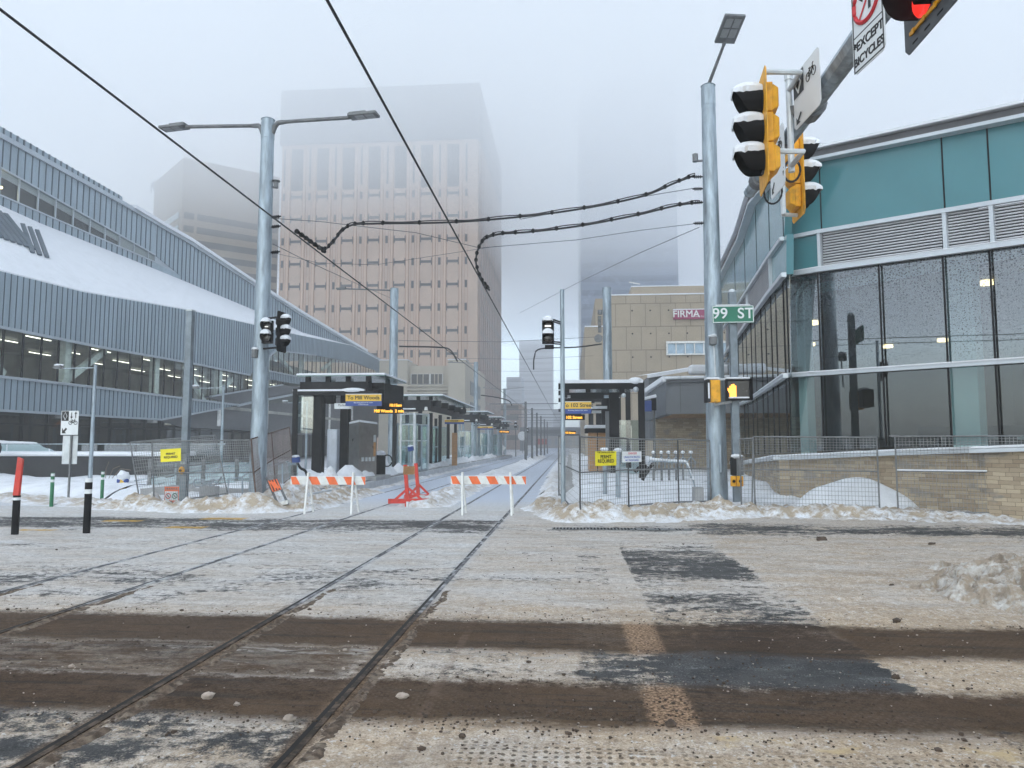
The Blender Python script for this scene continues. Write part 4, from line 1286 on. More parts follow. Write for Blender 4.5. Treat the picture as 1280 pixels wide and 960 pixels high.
for (y0, y1) in ((109, 113), (117, 121)):
    for (p0_, p1_) in ((491, 473), (515, 500)):
        m_.box(cx(582) - 0.02, cx(582) + 0.06, y0, y1, cz(p0_), cz(p1_))
m_.build_each('side_window', mTDark, cb)
m_ = MB(); m_.box(cx(474) - .1, cx(509) + .1, Yc - 0.1, Yc + 3, cz(450) + .002, cz(450) + 0.12); m_.box(cx(561) - .1, cx(582) + .1, Yc - 0.6, Yc + 3, cz(450.5) + .002, cz(450.5) + 0.12); m_.build_each('snow_cap', mSnow, cb)

# ---- big beige tower in the cloud
bt = thing('beige_tower', 'massive beige and terracotta striped tower disappearing into the fog', 'tower', (-40, 150, 0))
Yt = 150.0; X0, X1 = at(350, 300, Yt).x, at(597, 300, Yt).x
zt = at(470, 110, Yt).z; zc = at(470, 178, Yt).z; zl = at(470, 236, Yt).z
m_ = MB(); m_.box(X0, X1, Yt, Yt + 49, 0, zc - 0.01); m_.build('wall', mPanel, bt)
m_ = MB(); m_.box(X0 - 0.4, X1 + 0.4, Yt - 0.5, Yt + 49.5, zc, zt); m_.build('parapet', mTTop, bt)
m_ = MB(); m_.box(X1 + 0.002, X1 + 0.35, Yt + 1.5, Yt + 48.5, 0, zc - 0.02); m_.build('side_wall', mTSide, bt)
bay = 5.47; n = 8
pil, ter, drk, slot_, lou = MB(), MB(), MB(), MB(), MB()
# bay layout from traced positions: wide panel centres at px
cs = [at(px_, 300, Yt).x for px_ in (369.5, 401.5, 436, 468, 500.5, 533, 566)]
step = (cs[-1] - cs[0]) / 6
cs = [cs[0] + step * i for i in range(7)]
fl = [at(470, y, Yt).z for y in (443, 414, 385, 356, 327.5, 300, 276, 253.5)]
ff = (fl[5] - fl[0]) / 5
zrows = [fl[0] + ff * k for k in range(-2, 8)]
for c in cs:
    for s_ in (-1, 1):
        xe = c + s_ * 1.72
        pil.box(xe - 0.24, xe + 0.24, Yt - 0.22, Yt - 0.001, 0, zc - 0.02)
        xt_ = c + s_ * 1.38
        ter.box(xt_ - 0.05, xt_ + 0.05, Yt - 0.16, Yt - 0.001, 0, zl)
        xt_ = c + s_ * 2.04
        ter.box(xt_ - 0.035, xt_ + 0.035, Yt - 0.14, Yt - 0.001, 0, zl)
    lou.box(c - 1.3, c + 1.3, Yt - 0.06, Yt - 0.002, zl, zc - 1.0)
    for z in zrows:
        a_, b_, e_ = 1.10, 1.34, 0.28
        drk.prism([(c + x_, Yt - 0.002, z + z_) for x_, z_ in ((-b_, -.75), (-a_, -.75), (-a_, -e_), (a_, -e_), (a_, -.75), (b_, -.75), (b_, .85), (a_, .85), (a_, e_), (-a_, e_), (-a_, .85), (-b_, .85))], V((0, -0.11, 0)))
for i in range(8):
    c = cs[0] + step * (i - 0.5)
    for z in zrows: slot_.box(c - 0.26, c + 0.26, Yt - 0.08, Yt - 0.002, z - 0.75, z + 0.85)
    ter.box(c - 0.40, c - 0.33, Yt - 0.06, Yt - 0.001, 0, zl); ter.box(c + 0.33, c + 0.40, Yt - 0.06, Yt - 0.001, 0, zl)
    lou.box(c - 0.2, c + 0.2, Yt - 0.05, Yt - 0.002, zl + 1, zc - 1.0)
pil.build_each('pilaster', mPil, bt); ter.build('terracotta_edge', mTerra, bt); drk.build_each('dark_spandrel', mTDark, bt); slot_.build_each('slot_window', mTDark, bt); lou.build_each('louvre', mTDark, bt)
m_ = MB()
for z in zrows:
    for k in range(12): y = Yt + 3.5 + k * 3.9; m_.box(X1 + 0.352, X1 + 0.40, y - 0.3, y + 0.3, z - 0.6, z + 0.6)
m_.build_each('slot_window', mTDark, bt)
m_ = MB()
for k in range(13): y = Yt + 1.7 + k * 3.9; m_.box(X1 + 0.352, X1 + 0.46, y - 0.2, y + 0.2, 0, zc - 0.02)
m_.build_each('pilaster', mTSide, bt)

# ---- banded office block far left
ob = thing('office_block', 'stepped brown office block with dark window bands, faint in the fog behind the library', 'building', (-75, 148, 0))
c0, c1, c2 = [V((q.x, q.y, 0)) for q in (at(222, 400, 144), at(345, 400, 157), at(186, 400, 157.7))]
zt = at(222, 197, 144).z
m_ = MB(); d = V((-16, 29, 0)); bs4 = [c2, c0, c1, c1 + d]
m_.prism(bs4 + [c2 + d * 0.6], Z_ * zt); m_.build('wall', mOffW, ob)
OR, OL = VPlane((c0.x, c0.y), (c1.x, c1.y)), VPlane((c2.x, c2.y), (c0.x, c0.y))
m_ = MB(); z = zt - 12.6
while z > 6:
    m_.obox(OR.pt(OR.len * 0.57, z, 0.05), OR.d * OR.len * 0.42, OR.n * 0.1, Z_ * 0.68)
    m_.obox(OR.pt(OR.len * 0.07, z, 0.05), OR.d * 1.0, OR.n * 0.1, Z_ * 0.68); z -= 2.88
m_.build('window_band', mOffG, ob)
m_ = MB(); z = zt - 12.2
while z > 6:
    m_.obox(OL.pt(OL.len * 0.47, z, 0.05), OL.d * OL.len * 0.44, OL.n * 0.1, Z_ * 0.65); z -= 2.88
m_.build('window_band', pm('pale_window', (0.45, 0.5, 0.5), 0.3, 0, 0.1, 0.2), ob)
text(ob, 'M', OL.pt(*OL.hit(191.5, 234), 0.15), -OL.d if OL.d.x < 0 else OL.d, Z_, 3.6, mDGrey, name='logo', extrude=0.05)

# ---- blue glass tower in the fog, far towers at the end of the street
tw = thing('glass_tower', 'tall blue glass tower fading into the cloud above the tan concrete building', 'tower', (15, 200, 0))
a, b = at(726, 350, 200).x, at(848, 350, 200).x
m_ = MB(); m_.box(a, b, 200, 230, 0, 108); m_.build('facade', mBlueT, tw)
m_ = MB(); z = 12
while z < 106: m_.box(a + 0.3, b - 0.3, 199.9, 199.999, z, z + 1.5); z += 3.9
m_.build('window_band', mBlueT2, tw)
m_ = MB(); m_.box(a - 0.4, a - 0.01, 199.6, 229, 0, 108); m_.build('corner_fin', mAlu, tw)
for (x0, x1, ytop, Yd, lb, nm) in ((649, 691, 425, 450, 'pale grey high rise fading into the fog at the end of the street', 'high_rise'), (633, 652, 471, 400, 'lower grey block just left of the far high rise', 'city_block'), (691, 706, 512, 380, 'low grey block just right of the far high rise', 'city_block')):
    t = thing(nm, lb, 'tower' if nm == 'high_rise' else 'building', at((x0 + x1) / 2, 555, Yd))
    a, b, z1 = at(x0, 500, Yd).x, at(x1, 500, Yd).x, at(670, ytop, Yd).z
    m_ = MB(); m_.box(a, b, Yd, Yd + 24, 0, z1); m_.build('facade', mFar, t)
    m_ = MB(); z = 6
    while z < z1 - 2: m_.box(a + 0.6, b - 0.6, Yd - 0.1, Yd - 0.002, z, z + 1.6); z += 3.8
    m_.build('window_band', mFar2, t)
t = thing('brown_block', 'dim brown building closing the street left of the far poles', 'building', at(640, 555, 230))
a, b = at(600, 500, 230).x, at(652, 500, 230).x
m_ = MB(); m_.box(a, b, 230, 260, 0, at(630, 505, 230).z); m_.build('wall', mTSide, t)
m_ = MB()
for k in range(4): m_.box(a + 1, b - 1, 229.9, 229.999, 3 + k * 3.2, 4.6 + k * 3.2)
m_.build('window_band', mOffG, t)
br = thing('skywalk', 'grey enclosed pedestrian bridge crossing the far end of the street', 'bridge', at(690, 555, 190))
a, b = at(650, 540, 190).x, at(742, 540, 190).x
m_ = MB(); m_.box(a, b, 190, 194, at(690, 545, 190).z, at(690, 534, 190).z); m_.build('deck', mFar, br)
m_ = MB(); m_.box(a, b, 189.9, 189.99, at(690, 542, 190).z, at(690, 537, 190).z); m_.build('window_band', mFar2, br)
m_ = MB(); m_.box(a, a + 3, 190.2, 193.8, 0, at(690, 545, 190).z - .01); m_.box(b - 3, b, 190.2, 193.8, 0, at(690, 545, 190).z - .01); m_.build('pier', mFar, br)
t = thing('brown_block', 'dim brown low building under the far end of the skywalk', 'building', at(690, 555, 300))
a, b = at(640, 540, 300).x, at(760, 540, 300).x
m_ = MB(); m_.box(a, b, 300, 320, 0, at(690, 541, 300).z); m_.build('wall', mBrownF, t)
m_ = MB()
for k in range(14): m_.box(a + 1 + k * 2.8, a + 2.4 + k * 2.8, 299.9, 299.99, 1.2, 4); 
m_.build('window', mFar2, t)
# dark brick block on the near side of the cross street, seen only mirrored in the glass
# ------------------------------------------------------------------ street furniture
def ico_path(pts, n=10):
    """smooth curve through points (Catmull-Rom)"""
    P = [V(p) for p in pts]; P = [2 * P[0] - P[1]] + P + [2 * P[-1] - P[-2]]; out = []
    for i in range(1, len(P) - 2):
        for k in range(n):
            t = k / n; a, b, c, d = P[i - 1], P[i], P[i + 1], P[i + 2]
            out.append(0.5 * ((2 * b) + (c - a) * t + (2 * a - 5 * b + 4 * c - d) * t * t + (3 * b - a - 3 * c + d) * t ** 3))
    out.append(P[-2]); return out


def cap_snow(parent, c, rx, ry, rz, seed=0, local=False):
    t = MB(); t.ball(c, rx, ry, rz, 12, 7, 0.35, seed); return t.build('snow_cap', mSnow, parent, local=local, smooth=True)


def lamp_head(parent, a, d, w_, L, name='lamp_head'):
    """flat LED street lamp head starting at a, pointing along d"""
    d = V(d).normalized(); sd = d.cross(Z_).normalized(); u = sd.cross(d)
    t = MB()
    t.obox(a + d * L * 0.5 + u * 0.02, d * L * 0.5, sd * w_ * 0.5, u * 0.04)
    t.obox(a + d * L * 0.32 + u * 0.085, d * L * 0.3, sd * w_ * 0.36, u * 0.03)
    t.cyl(a - d * 0.08, a + d * 0.06, 0.05)
    h = t.build(name, mGalvD, parent, bevel=0.012)
    t = MB()
    for i in (-1, 1):
        for k in range(2): t.obox(a + d * L * (0.38 + 0.36 * k) + sd * i * w_ * 0.2 - u * 0.026, d * L * 0.15, sd * w_ * 0.16, u * 0.006)
    t.build('led_panel', pm('led_lens', (0.30, 0.31, 0.32), 0.3, 0, 0.1, 4), h)
    return h


def insulator(parent, p, d, L=0.35):
    """ribbed black insulator"""
    d = V(d).normalized(); t = MB(); t.cyl(p, p + d * L, 0.022, n=8)
    for k in range(4): t.cyl(p + d * L * (0.2 + k * 0.18), p + d * L * (0.26 + k * 0.18), 0.055, 0.045, n=10)
    return t.build('insulator', mBlackM, parent)


def big_pole(name, label, base, top, r0, r1, cat='pole', group=None):
    o = thing(name, label, cat, base, group)
    t = MB(); b_ = V(base) - Z_ * 0.2; tp = V((base[0], base[1], top))
    t.cyl(b_, tp, r0, r1, 28); t.build('shaft', mGalv, o, smooth=True)
    t = MB(); t.cyl(tp - Z_ * 0.6, tp - Z_ * 0.1, r1 + 0.012, r1 + 0.012, 28); t.cyl(tp, tp + Z_ * 0.04, r1 + 0.02, r1 * 0.8, 28)
    t.cyl(V(base) + Z_ * (top * 0.43), V(base) + Z_ * (top * 0.43 + 0.02), r0 * 0.58 + r1 * 0.42 + 0.012, n=28)
    t.cyl(V(base) + Z_ * (top * 0.2), V(base) + Z_ * (top * 0.2 + 0.02), r0 * 0.8 + r1 * 0.2 + 0.012, n=28)
    t.build_each('band', mGalv, o, smooth=True)
    return o


# ---- left twin-arm pole
bp = at(321.5, 620, 20.3); tp = at(333, 150, 20.3)
LP = big_pole('lamp_pole', 'thick galvanised steel pole carrying two lamp arms above the left fence', (bp.x, bp.y, 0), tp.z, 0.245, 0.185)
for (px, py, Yd, tip) in ((233, 158.5, 20.75, (192, 157)), (437, 147, 19.95, (477, 144))):
    e = at(px, py, Yd); s_ = V((bp.x, bp.y, tp.z - 0.12))
    d = (e - s_); d.z = 0; d.normalize()
    t = MB(); t.tube(ico_path([s_ + d * 0.15 - Z_ * 0.32, s_ + d * 0.28 - Z_ * 0.06, s_ + d * 0.6 + Z_ * 0.0, e], 6), [0.075] * 6 + [0.07] * 6 + [0.055] * 7, 10)
    t.build('lamp_arm', mGalvD, LP, smooth=True)
    lamp_head(LP, e, d, 0.36, 0.88)
t = MB(); p = at(345, 230, 20.3); t.bar((bp.x + .2, bp.y, p.z - 0.1), (p.x, bp.y, p.z - 0.1), 0.05); t.cyl((p.x, bp.y, p.z - 0.12), (p.x, bp.y, p.z + 0.08), 0.07); t.cyl((p.x, bp.y, p.z + .08), (p.x, bp.y, p.z + 0.1), 0.12); t.build('sensor', mGalvD, LP)
for py in (272, 284, 316): insulator(LP, V((bp.x + 0.18, bp.y, at(335, py, 20.3).z)), V((1, 0, 0.1)), 0.3)
t = MB(); p = at(318.5, 442, 20.05); t.cyl(p + Z_ * 0.12, p - Z_ * 0.12, 0.09); t.build('camera_dome', mGalvD, LP); cap_snow(LP, p + Z_ * 0.14, 0.1, 0.1, 0.05, 3)
t = MB(); t.bar((bp.x + 0.02, bp.y - 0.25, 0.8), (bp.x + 0.02, bp.y - 0.245, 1.5), 0.13, 0.02); t.build('access_cover', mGalv, LP)

# ---- right pole
bp2 = at(897, 620, 20.4); tp2 = at(882, 108, 20.4)
RP = big_pole('lamp_pole', 'tall galvanised steel pole with one raised lamp beside the glass building', (bp2.x, bp2.y, 0), tp2.z, 0.285, 0.19)
s_ = V((bp2.x, bp2.y, tp2.z)); e = at(905.5, 54, 19.4)
t = MB(); t.tube([s_ - Z_ * 0.1, s_ + (e - s_) * 0.1, e], [0.06, 0.05, 0.04], 10); t.build('lamp_arm', mGalvD, RP, smooth=True)
a, b = at(897.5, 51, 19.5), at(925, 24, 18.6)
d = V((b.x - a.x - 0.15, b.y - a.y, b.z - a.z - 0.12)).normalized()
lamp_head(RP, e, V((0.14, -0.9, 0.32)), 0.56, 0.88)
t = MB(); p = at(869, 197, 20.4); t.bar((bp2.x - .2, bp2.y, p.z - 0.1), (p.x, bp2.y, p.z - 0.1), 0.05); t.cyl((p.x, bp2.y, p.z - 0.12), (p.x, bp2.y, p.z + 0.1), 0.08); t.build('sensor', mGalvD, RP)
RPI = {}
for py in (221, 236, 253, 279): RPI[py] = V((bp2.x - 0.2, bp2.y, at(876, py, 20.4).z)); insulator(RP, RPI[py], V((-1, 0, 0.0)), 0.3)
t = MB(); t.tube([(bp2.x + 0.05, bp2.y - 0.3, 1.0), (bp2.x + 0.05, bp2.y - 0.29, 1.75)], 0.05, 8); t.build('conduit', mGalv, RP)
p = at(891, 425, 20.0)
t = MB(); t.box(p.x - 0.09, p.x + 0.09, p.y - 0.12, p.y + 0.12, p.z - 0.14, p.z + 0.08); t.build('small_camera', mGalvD, RP, bevel=0.02); cap_snow(RP, p + Z_ * 0.11, 0.12, 0.13, 0.05, 5)
t = MB(); t.tube([(p.x + 0.03, p.y + .05, p.z), (p.x + 0.06, p.y + .02, at(895, 470, 20).z)], 0.025, 6); t.build('conduit', mGalvL, RP)

# ---- more tram poles further down the street
far_lab = {0: 'blue grey tram pole with a single lamp arm behind the nearest left shelter', 1: 'tram pole with a lamp arm beyond the cream building', 2: 'distant tram pole with two short arms left of the far poles'}
for k, (pxt, pyt, Yd, arm) in enumerate(((493, 361, 42, (432, 361)), (595, 453, 80, (566, 453)), (631, 486, 122, (607, 485)))):
    tpp = at(pxt, pyt, Yd); o = big_pole('tram_pole', far_lab[k], (tpp.x, tpp.y, 0), tpp.z, 0.26, 0.24, group='tram poles along the left platform')
    e = at(arm[0], arm[1], Yd); t = MB(); t.tube([(tpp.x - 0.1, tpp.y, tpp.z - 0.1), (e.x, e.y, e.z)], 0.045, 8); t.build('lamp_arm', mGalvD, o)
    lamp_head(o, V(e), V((-1, 0, -0.03)), 0.3, 0.55)
    if k == 2:
        e = at(655, 484, Yd); t = MB(); t.tube([(tpp.x, tpp.y, tpp.z - 0.1), (e.x, e.y, e.z)], 0.045, 8); t.build('lamp_arm', mGalvD, o)
for k, (pxt, pyt, Yd, lb) in enumerate(((758.5, 360, 42, 'blue grey tram pole in front of the tan concrete building'), (734, 454, 80, 'short looking tram pole at the left edge of the tan concrete building'))):
    tpp = at(pxt, pyt, Yd); o = big_pole('tram_pole', lb, (tpp.x, tpp.y, 0), tpp.z, 0.27, 0.25, group='tram poles along the right platform')
    if k == 0:
        t = MB(); p = at(750, 393, 41.6); t.cyl(p, p + Z_ * 0.25, 0.14); t.build('sensor', mGalvD, o)
        p = at(748, 423, 41.5); t = MB(); t.cyl(p + V((0, -0.05, 0)), p + V((0, 0.05, 0)), 0.24); t.build('tension_wheel', mGalvD, o)
        t = MB()
        for i in range(7): t.box(p.x - 0.02, p.x + 0.18, p.y - 0.1, p.y + 0.1, p.z + 0.35 + i * 0.14, p.z + 0.45 + i * 0.14)
        t.build('counterweight', mGalvD, o)
cp = None
mids = ((657, 502, 67), (665, 510, 78), (671, 516, 90), (676, 520, 102), (680.5, 524, 116), (684, 527, 132))
for k, (pxt, pyt, Yd) in enumerate(mids):
    tpp = at(pxt, pyt, Yd)
    if cp is None:
        cp = thing('slim_mast', 'slim dark mast of the row between the tracks', 'pole', (tpp.x, tpp.y, 0), 'slim masts between the tracks')
        t = MB(); t.cyl((tpp.x, tpp.y, 0), tpp, 0.13, 0.11, 10); t.build('shaft', mGalvD, cp)
        t = MB(); t.bar(tpp + V((-3.4, 0, -0.2)), tpp + V((3.0, 0, -0.2)), 0.07); t.build('cross_arm', mGalvD, cp)
        o = cp
    else:
        o = copy_tree(cp); o.location = (tpp.x, tpp.y, 0); o.scale.z = tpp.z / at(657, 502, 67).z
    o['label'] = ('nearest slim dark mast of the row between the far tracks', 'second slim mast of the row between the far tracks', 'third slim mast of the row between the far tracks', 'fourth slim mast of the row between the far tracks', 'fifth slim mast of the row, small in the fog', 'smallest and farthest slim mast of the row in the fog')[k]

# ---- small lamps along the library square
sl0 = None
for k, (pxt, pyt, Yd, lb) in enumerate(((119.5, 456, 28, 'slim grey footpath lamp nearest, before the lane sign and library'), (279.5, 482, 38, 'slim grey footpath lamp behind the leaning fence'), (384, 501, 49, 'slim footpath lamp seen through the near left shelter'))):
    tpp = at(pxt, pyt, Yd)
    if sl0 is None:
        sl0 = thing('footpath_lamp', lb, 'street lamp', (tpp.x, tpp.y, 0), 'slim footpath lamps')
        t = MB(); t.cyl((tpp.x, tpp.y, -0.1), tpp, 0.085, 0.06, 12); t.build('pole', mGalv, sl0, smooth=True)
        t = MB(); t.bar(tpp + V((0, 0, -0.12)), tpp + V((-1.55, 0, -0.14)), 0.04); t.build('arm', mGalv, sl0)
        h = lamp_head(sl0, tpp + V((-1.45, 0, -0.12)), V((-1, 0, 0)), 0.2, 0.34)
        cap_snow(sl0, tpp + V((-1.6, 0, 0.0)), 0.2, 0.1, 0.06, 4)
        o = sl0; z0_ = tpp.z
    else:
        o = copy_tree(sl0); o.location = (tpp.x, tpp.y, 0); o.scale.z = tpp.z / z0_
    o['label'] = lb


# ------------------------------------------------------------------ traffic signals
def visor_mb(c, r, L, tilt=0.0, cut=0.45):
    """open cutaway visor: axis along local -Y"""
    t = MB(); n = 22; va = []; vb = []
    for rad in (r, r - 0.008):
        a = []; b = []
        for i in range(n + 1):
            th = R(-52 + 284 * i / n)
            up = (math.sin(th) + 0.79) / 1.79
            l = L * (cut + (1 - cut) * max(0, up) ** 0.7)
            a.append(V((c[0] + rad * math.cos(th), c[1], c[2] + rad * math.sin(th))))
            b.append(V((c[0] + rad * math.cos(th), c[1] - l, c[2] + rad * math.sin(th) - tilt * l)))
        va.append(a); vb.append(b)
    t.strip(va[0], vb[0]); t.strip(va[1], vb[1]); t.strip(vb[0], vb[1])
    t.add([va[0][0], va[1][0], vb[1][0], vb[0][0]], [(0, 1, 2, 3)]); t.add([va[0][-1], va[1][-1], vb[1][-1], vb[0][-1]], [(0, 1, 2, 3)])
    return t


def signal_head(name, label, M, n, house, plate, lens, s=0.35, snow=True, plate_mat=None, edge_mat=None, visor=0.28, horizontal=False, group=None, pw_=None):
    """local frame: lenses look along -Y, sections stacked along Z (first on top) or along X"""
    o = thing(name, label, 'traffic light', group=group, mat=M)
    w_ = s * 0.96
    span = n * s
    def C(i): return ((i - (n - 1) / 2) * s, 0) if horizontal else (0, ((n - 1) / 2 - i) * s)
    t = MB()
    for i in range(n):
        cx_, cz_ = C(i); g_ = 0.004
        t.hexa([(cx_ - w_ / 2, 0.0, cz_ - s / 2 + g_), (cx_ + w_ / 2, 0, cz_ - s / 2 + g_), (cx_ + w_ / 2, .08, cz_ - s / 2 + g_), (cx_ - w_ / 2, .08, cz_ - s / 2 + g_),
                (cx_ - w_ / 2, 0, cz_ + s / 2 - g_), (cx_ + w_ / 2, 0, cz_ + s / 2 - g_), (cx_ + w_ / 2, .08, cz_ + s / 2 - g_), (cx_ - w_ / 2, .08, cz_ + s / 2 - g_)])
        t.hexa([(cx_ - w_ / 2 + .01, 0.08, cz_ - s / 2 + .02), (cx_ + w_ / 2 - .01, .08, cz_ - s / 2 + .02), (cx_ + w_ / 2 - .05, .145, cz_ - s / 2 + .07), (cx_ - w_ / 2 + .05, .145, cz_ - s / 2 + .07),
                (cx_ - w_ / 2 + .01, 0.08, cz_ + s / 2 - .02), (cx_ + w_ / 2 - .01, .08, cz_ + s / 2 - .02), (cx_ + w_ / 2 - .05, .145, cz_ + s / 2 - .05), (cx_ - w_ / 2 + .05, .145, cz_ + s / 2 - .05)])
    t.build('housing', house, o, local=True, bevel=0.012)
    if plate:
        m = 0.13; pw2 = (span if horizontal else w_) / 2 + m; ph2 = (w_ if horizontal else span) / 2 + m
        t = MB(); c_ = 0.05
        pts = [(-pw2 + c_, -ph2), (pw2 - c_, -ph2), (pw2, -ph2 + c_), (pw2, ph2 - c_), (pw2 - c_, ph2), (-pw2 + c_, ph2), (-pw2, ph2 - c_), (-pw2, -ph2 + c_)]
        t.prism([(x, -0.012, z) for x, z in pts], V((0, 0.010, 0))); t.build('backplate', plate_mat or house, o, local=True)
        if edge_mat:
            t = MB(); zz = -ph2 + 0.13
            t.box(-pw2 + 0.1, pw2 - 0.1, -0.026, -0.013, zz - 0.012, zz + 0.012)
            for i in range(9): t.box(-pw2 + 0.15 + i * 0.16, -pw2 + 0.18 + i * 0.16, -0.034, -0.0265, zz - 0.03, zz + 0.012)
            t.build('mounting_rail', edge_mat, o, local=True)
            t = MB()
            for i in range(8): t.box(-pw2 + 0.12 + i * 0.18, -pw2 + 0.2 + i * 0.18, -0.0135, -0.0122, -ph2 + 0.04, -ph2 + 0.055)
            t.build('slot', mBlackM, o, local=True)
    for i in range(n):
        cx_, cz_ = C(i)
        t = MB(); t.cyl((cx_, -0.013, cz_), (cx_, -0.035, cz_), s * 0.41, s * 0.36, 20); t.cyl((cx_, -0.035, cz_), (cx_, -0.05, cz_), s * 0.36, s * 0.18, 20); t.build('lens', lens[i], o, local=True, smooth=True)
        t = visor_mb((cx_, -0.013, cz_), s * 0.45, visor); vv = t.build('visor', mBlackM, o, local=True, smooth=True)
        if snow:
            t = MB(); nseg = 9; k = 10; vs = []; fs = []
            for a in range(nseg + 1):
                y = -0.014 - (visor * 1.0) * a / nseg
                wd = 0.9 + 0.25 * noise.noise(V((a * 0.9, i * 3.1, cx_ + cz_)))
                th_ = 0.085 * math.sin(math.pi * min(1, (a + 1.2) / (nseg + 1.6))) ** 0.5
                for j in range(k + 1):
                    f = j / k * 2 - 1; ang = R(90 + f * 58 * wd); rr = s * 0.452 + th_ * max(0, 1 - f * f) ** 0.5
                    vs.append((cx_ + rr * math.cos(ang), y, cz_ + rr * math.sin(ang)))
            for a in range(nseg):
                for j in range(k):
                    q0 = a * (k + 1) + j; fs.append((q0, q0 + 1, q0 + k + 2, q0 + k + 1))
            fs.append(tuple(range(k + 1))); fs.append(tuple(range(nseg * (k + 1), (nseg + 1) * (k + 1)))[::-1])
            t.add(vs, fs); sc_ = t.build('snow_cap', mSnow, vv, local=True, smooth=True)
    return o


LD3 = [mLensD] * 3
# signal heads on the mast arm over the road
s1 = at(963, 158, 7.55); h1 = at(963, 84, 7.5).z - at(963, 235, 7.5).z
MA = frame_mat((2.07, 7.6, 5.07), V((-0.10, -1, 0)), Z_)        # looks towards -X
signal_head('traffic_light', 'yellow three lens traffic light facing left with snow on its black visors', MA, 3, mYel, True, LD3, 0.325, visor=0.30, group='yellow mast arm signals')
MBm = frame_mat((3.30, 10.45, 5.64), V((0.0, 1, 0)), Z_)
signal_head('traffic_light', 'yellow three lens traffic light facing right towards the glass building', MBm, 3, mYel, True, LD3, 0.335, visor=0.30, group='yellow mast arm signals')
MC = frame_mat((2.57, 4.80, 4.99), V((0.0, -1, 0)), Z_)
signal_head('traffic_light', 'black horizontal traffic light with its red lamp lit at the top right', MC, 3, mBlack, True, [mLensRed, mLensD, mLensD][::-1] if False else [mLensD, mLensD, mLensRed][::-1], 0.36, snow=False, plate_mat=pm('grey_backplate', (0.06, 0.065, 0.07), 0.5), edge_mat=mYel, visor=0.26, horizontal=True)

AX, AZ = 2.70, 5.52
arm = thing('mast_arm', 'heavy tapered galvanised mast arm reaching over the road from the right', 'signal mast', (AX, 1.0, 0))
t = MB(); t.cyl((AX, 0.9, AZ - 0.02), (AX, 10.75, AZ), 0.145, 0.085, 8); t.build('arm', mGalv, arm)
t = MB(); t.cyl((AX, 10.75, AZ), (AX, 10.80, AZ), 0.09, 0.05, 8); t.build('end_cap', mGalvD, arm)
t = MB(); t.cyl((AX, 0.95, -0.1), (AX, 0.95, AZ + 0.3), 0.2, 0.17, 16); t.build('upright', mGalv, arm, smooth=True)
t = MB(); vs = []
t.tube([(AX, 1.5 + k * 0.4, AZ + 0.143 - 0.0025 * k + 0.012 * noise.noise(V((k * .9, 2, 0)))) for k in range(23)], [0.03 + 0.03 * abs(noise.noise(V((k * 0.7, 5, 0)))) for k in range(23)], 8); t.build('snow_cap', mSnow, arm, smooth=True)
# bracket of the left facing head
t = MB(); bx, by = 2.47, 8.0
t.cyl((bx, by, 4.78), (bx, by, 5.86), 0.035, n=10); t.cyl((bx, by, 5.84), (bx, by, 5.92), 0.045, n=10)
t.build('bracket_tube', mGalvL, arm)
for z in (5.72, 4.85):
    t = MB(); t.tube([(bx, by, z), (bx, 7.6, z), (2.10, 7.56, z)], 0.03, 8); t.build('bracket_arm', mGalvL, arm)
t = MB(); t.bar((bx, by, AZ - 0.05), (AX, by, AZ - 0.02), 0.1); t.cyl((AX, by - 0.1, AZ), (AX, by + 0.1, AZ), 0.15, n=12); t.build('clamp', mGalvD, arm)
bx, by = 3.02, 10.2
t = MB(); t.cyl((bx, by, 5.0), (bx, by, 5.75), 0.035, n=10); t.build('bracket_tube', mGalvL, arm)
for z in (5.06,):
    t = MB(); t.tube([(bx, by, z), (bx + 0.05, 10.4, z), (3.28, 10.45, z)], 0.03, 8); t.build('bracket_arm', mGalvL, arm)
t = MB(); t.bar((AX, by, AZ), (bx, by, AZ - 0.02), 0.09); t.cyl((AX, by - 0.1, AZ), (AX, by + 0.1, AZ), 0.13, n=12); t.build('clamp', mGalvD, arm)
# cable loops
for (c, r_) in (((2.66, 8.6, 5.02), 0.12), ((2.80, 9.9, 5.22), 0.15)):
    t = MB(); t.tube([(c[0] + r_ * math.cos(a * 0.35) * 0.8, c[1] - 0.3 * r_ * math.sin(a * .35), c[2] + r_ * math.sin(a * 0.35)) for a in range(22)], 0.014, 6); t.build('cable_loop', mWireK, arm)

# signs on the mast arm (they look towards -X)
def arm_sign(name, label, y0, y1, z0, z1, x, mats=mSignW):
    o = thing(name, label, 'sign', (x, (y0 + y1) / 2, z0))
    t = MB(); c_ = 0.04
    pts = [(y0 + c_, z0), (y1 - c_, z0), (y1, z0 + c_), (y1, z1 - c_), (y1 - c_, z1), (y0 + c_, z1), (y0, z1 - c_), (y0, z0 + c_)]
    t.prism([(x, y, z) for y, z in pts], V((0.008, 0, 0))); t.build('panel', mats, o)
    return o


LU, LRt = Z_, V((0, -1, 0))   # up and reading direction on a board seen from the left


def outline(parent, y0, y1, z0, z1, x, wd, mat, name='border'):
    t = MB()
    for (a, b, c, d) in ((y0, y1, z0, z0 + wd), (y0, y1, z1 - wd, z1), (y0, y0 + wd, z0 + wd, z1 - wd), (y1 - wd, y1, z0 + wd, z1 - wd)): t.box(x - 0.002, x, a, b, c, d)
    return t.build(name, mat, parent)


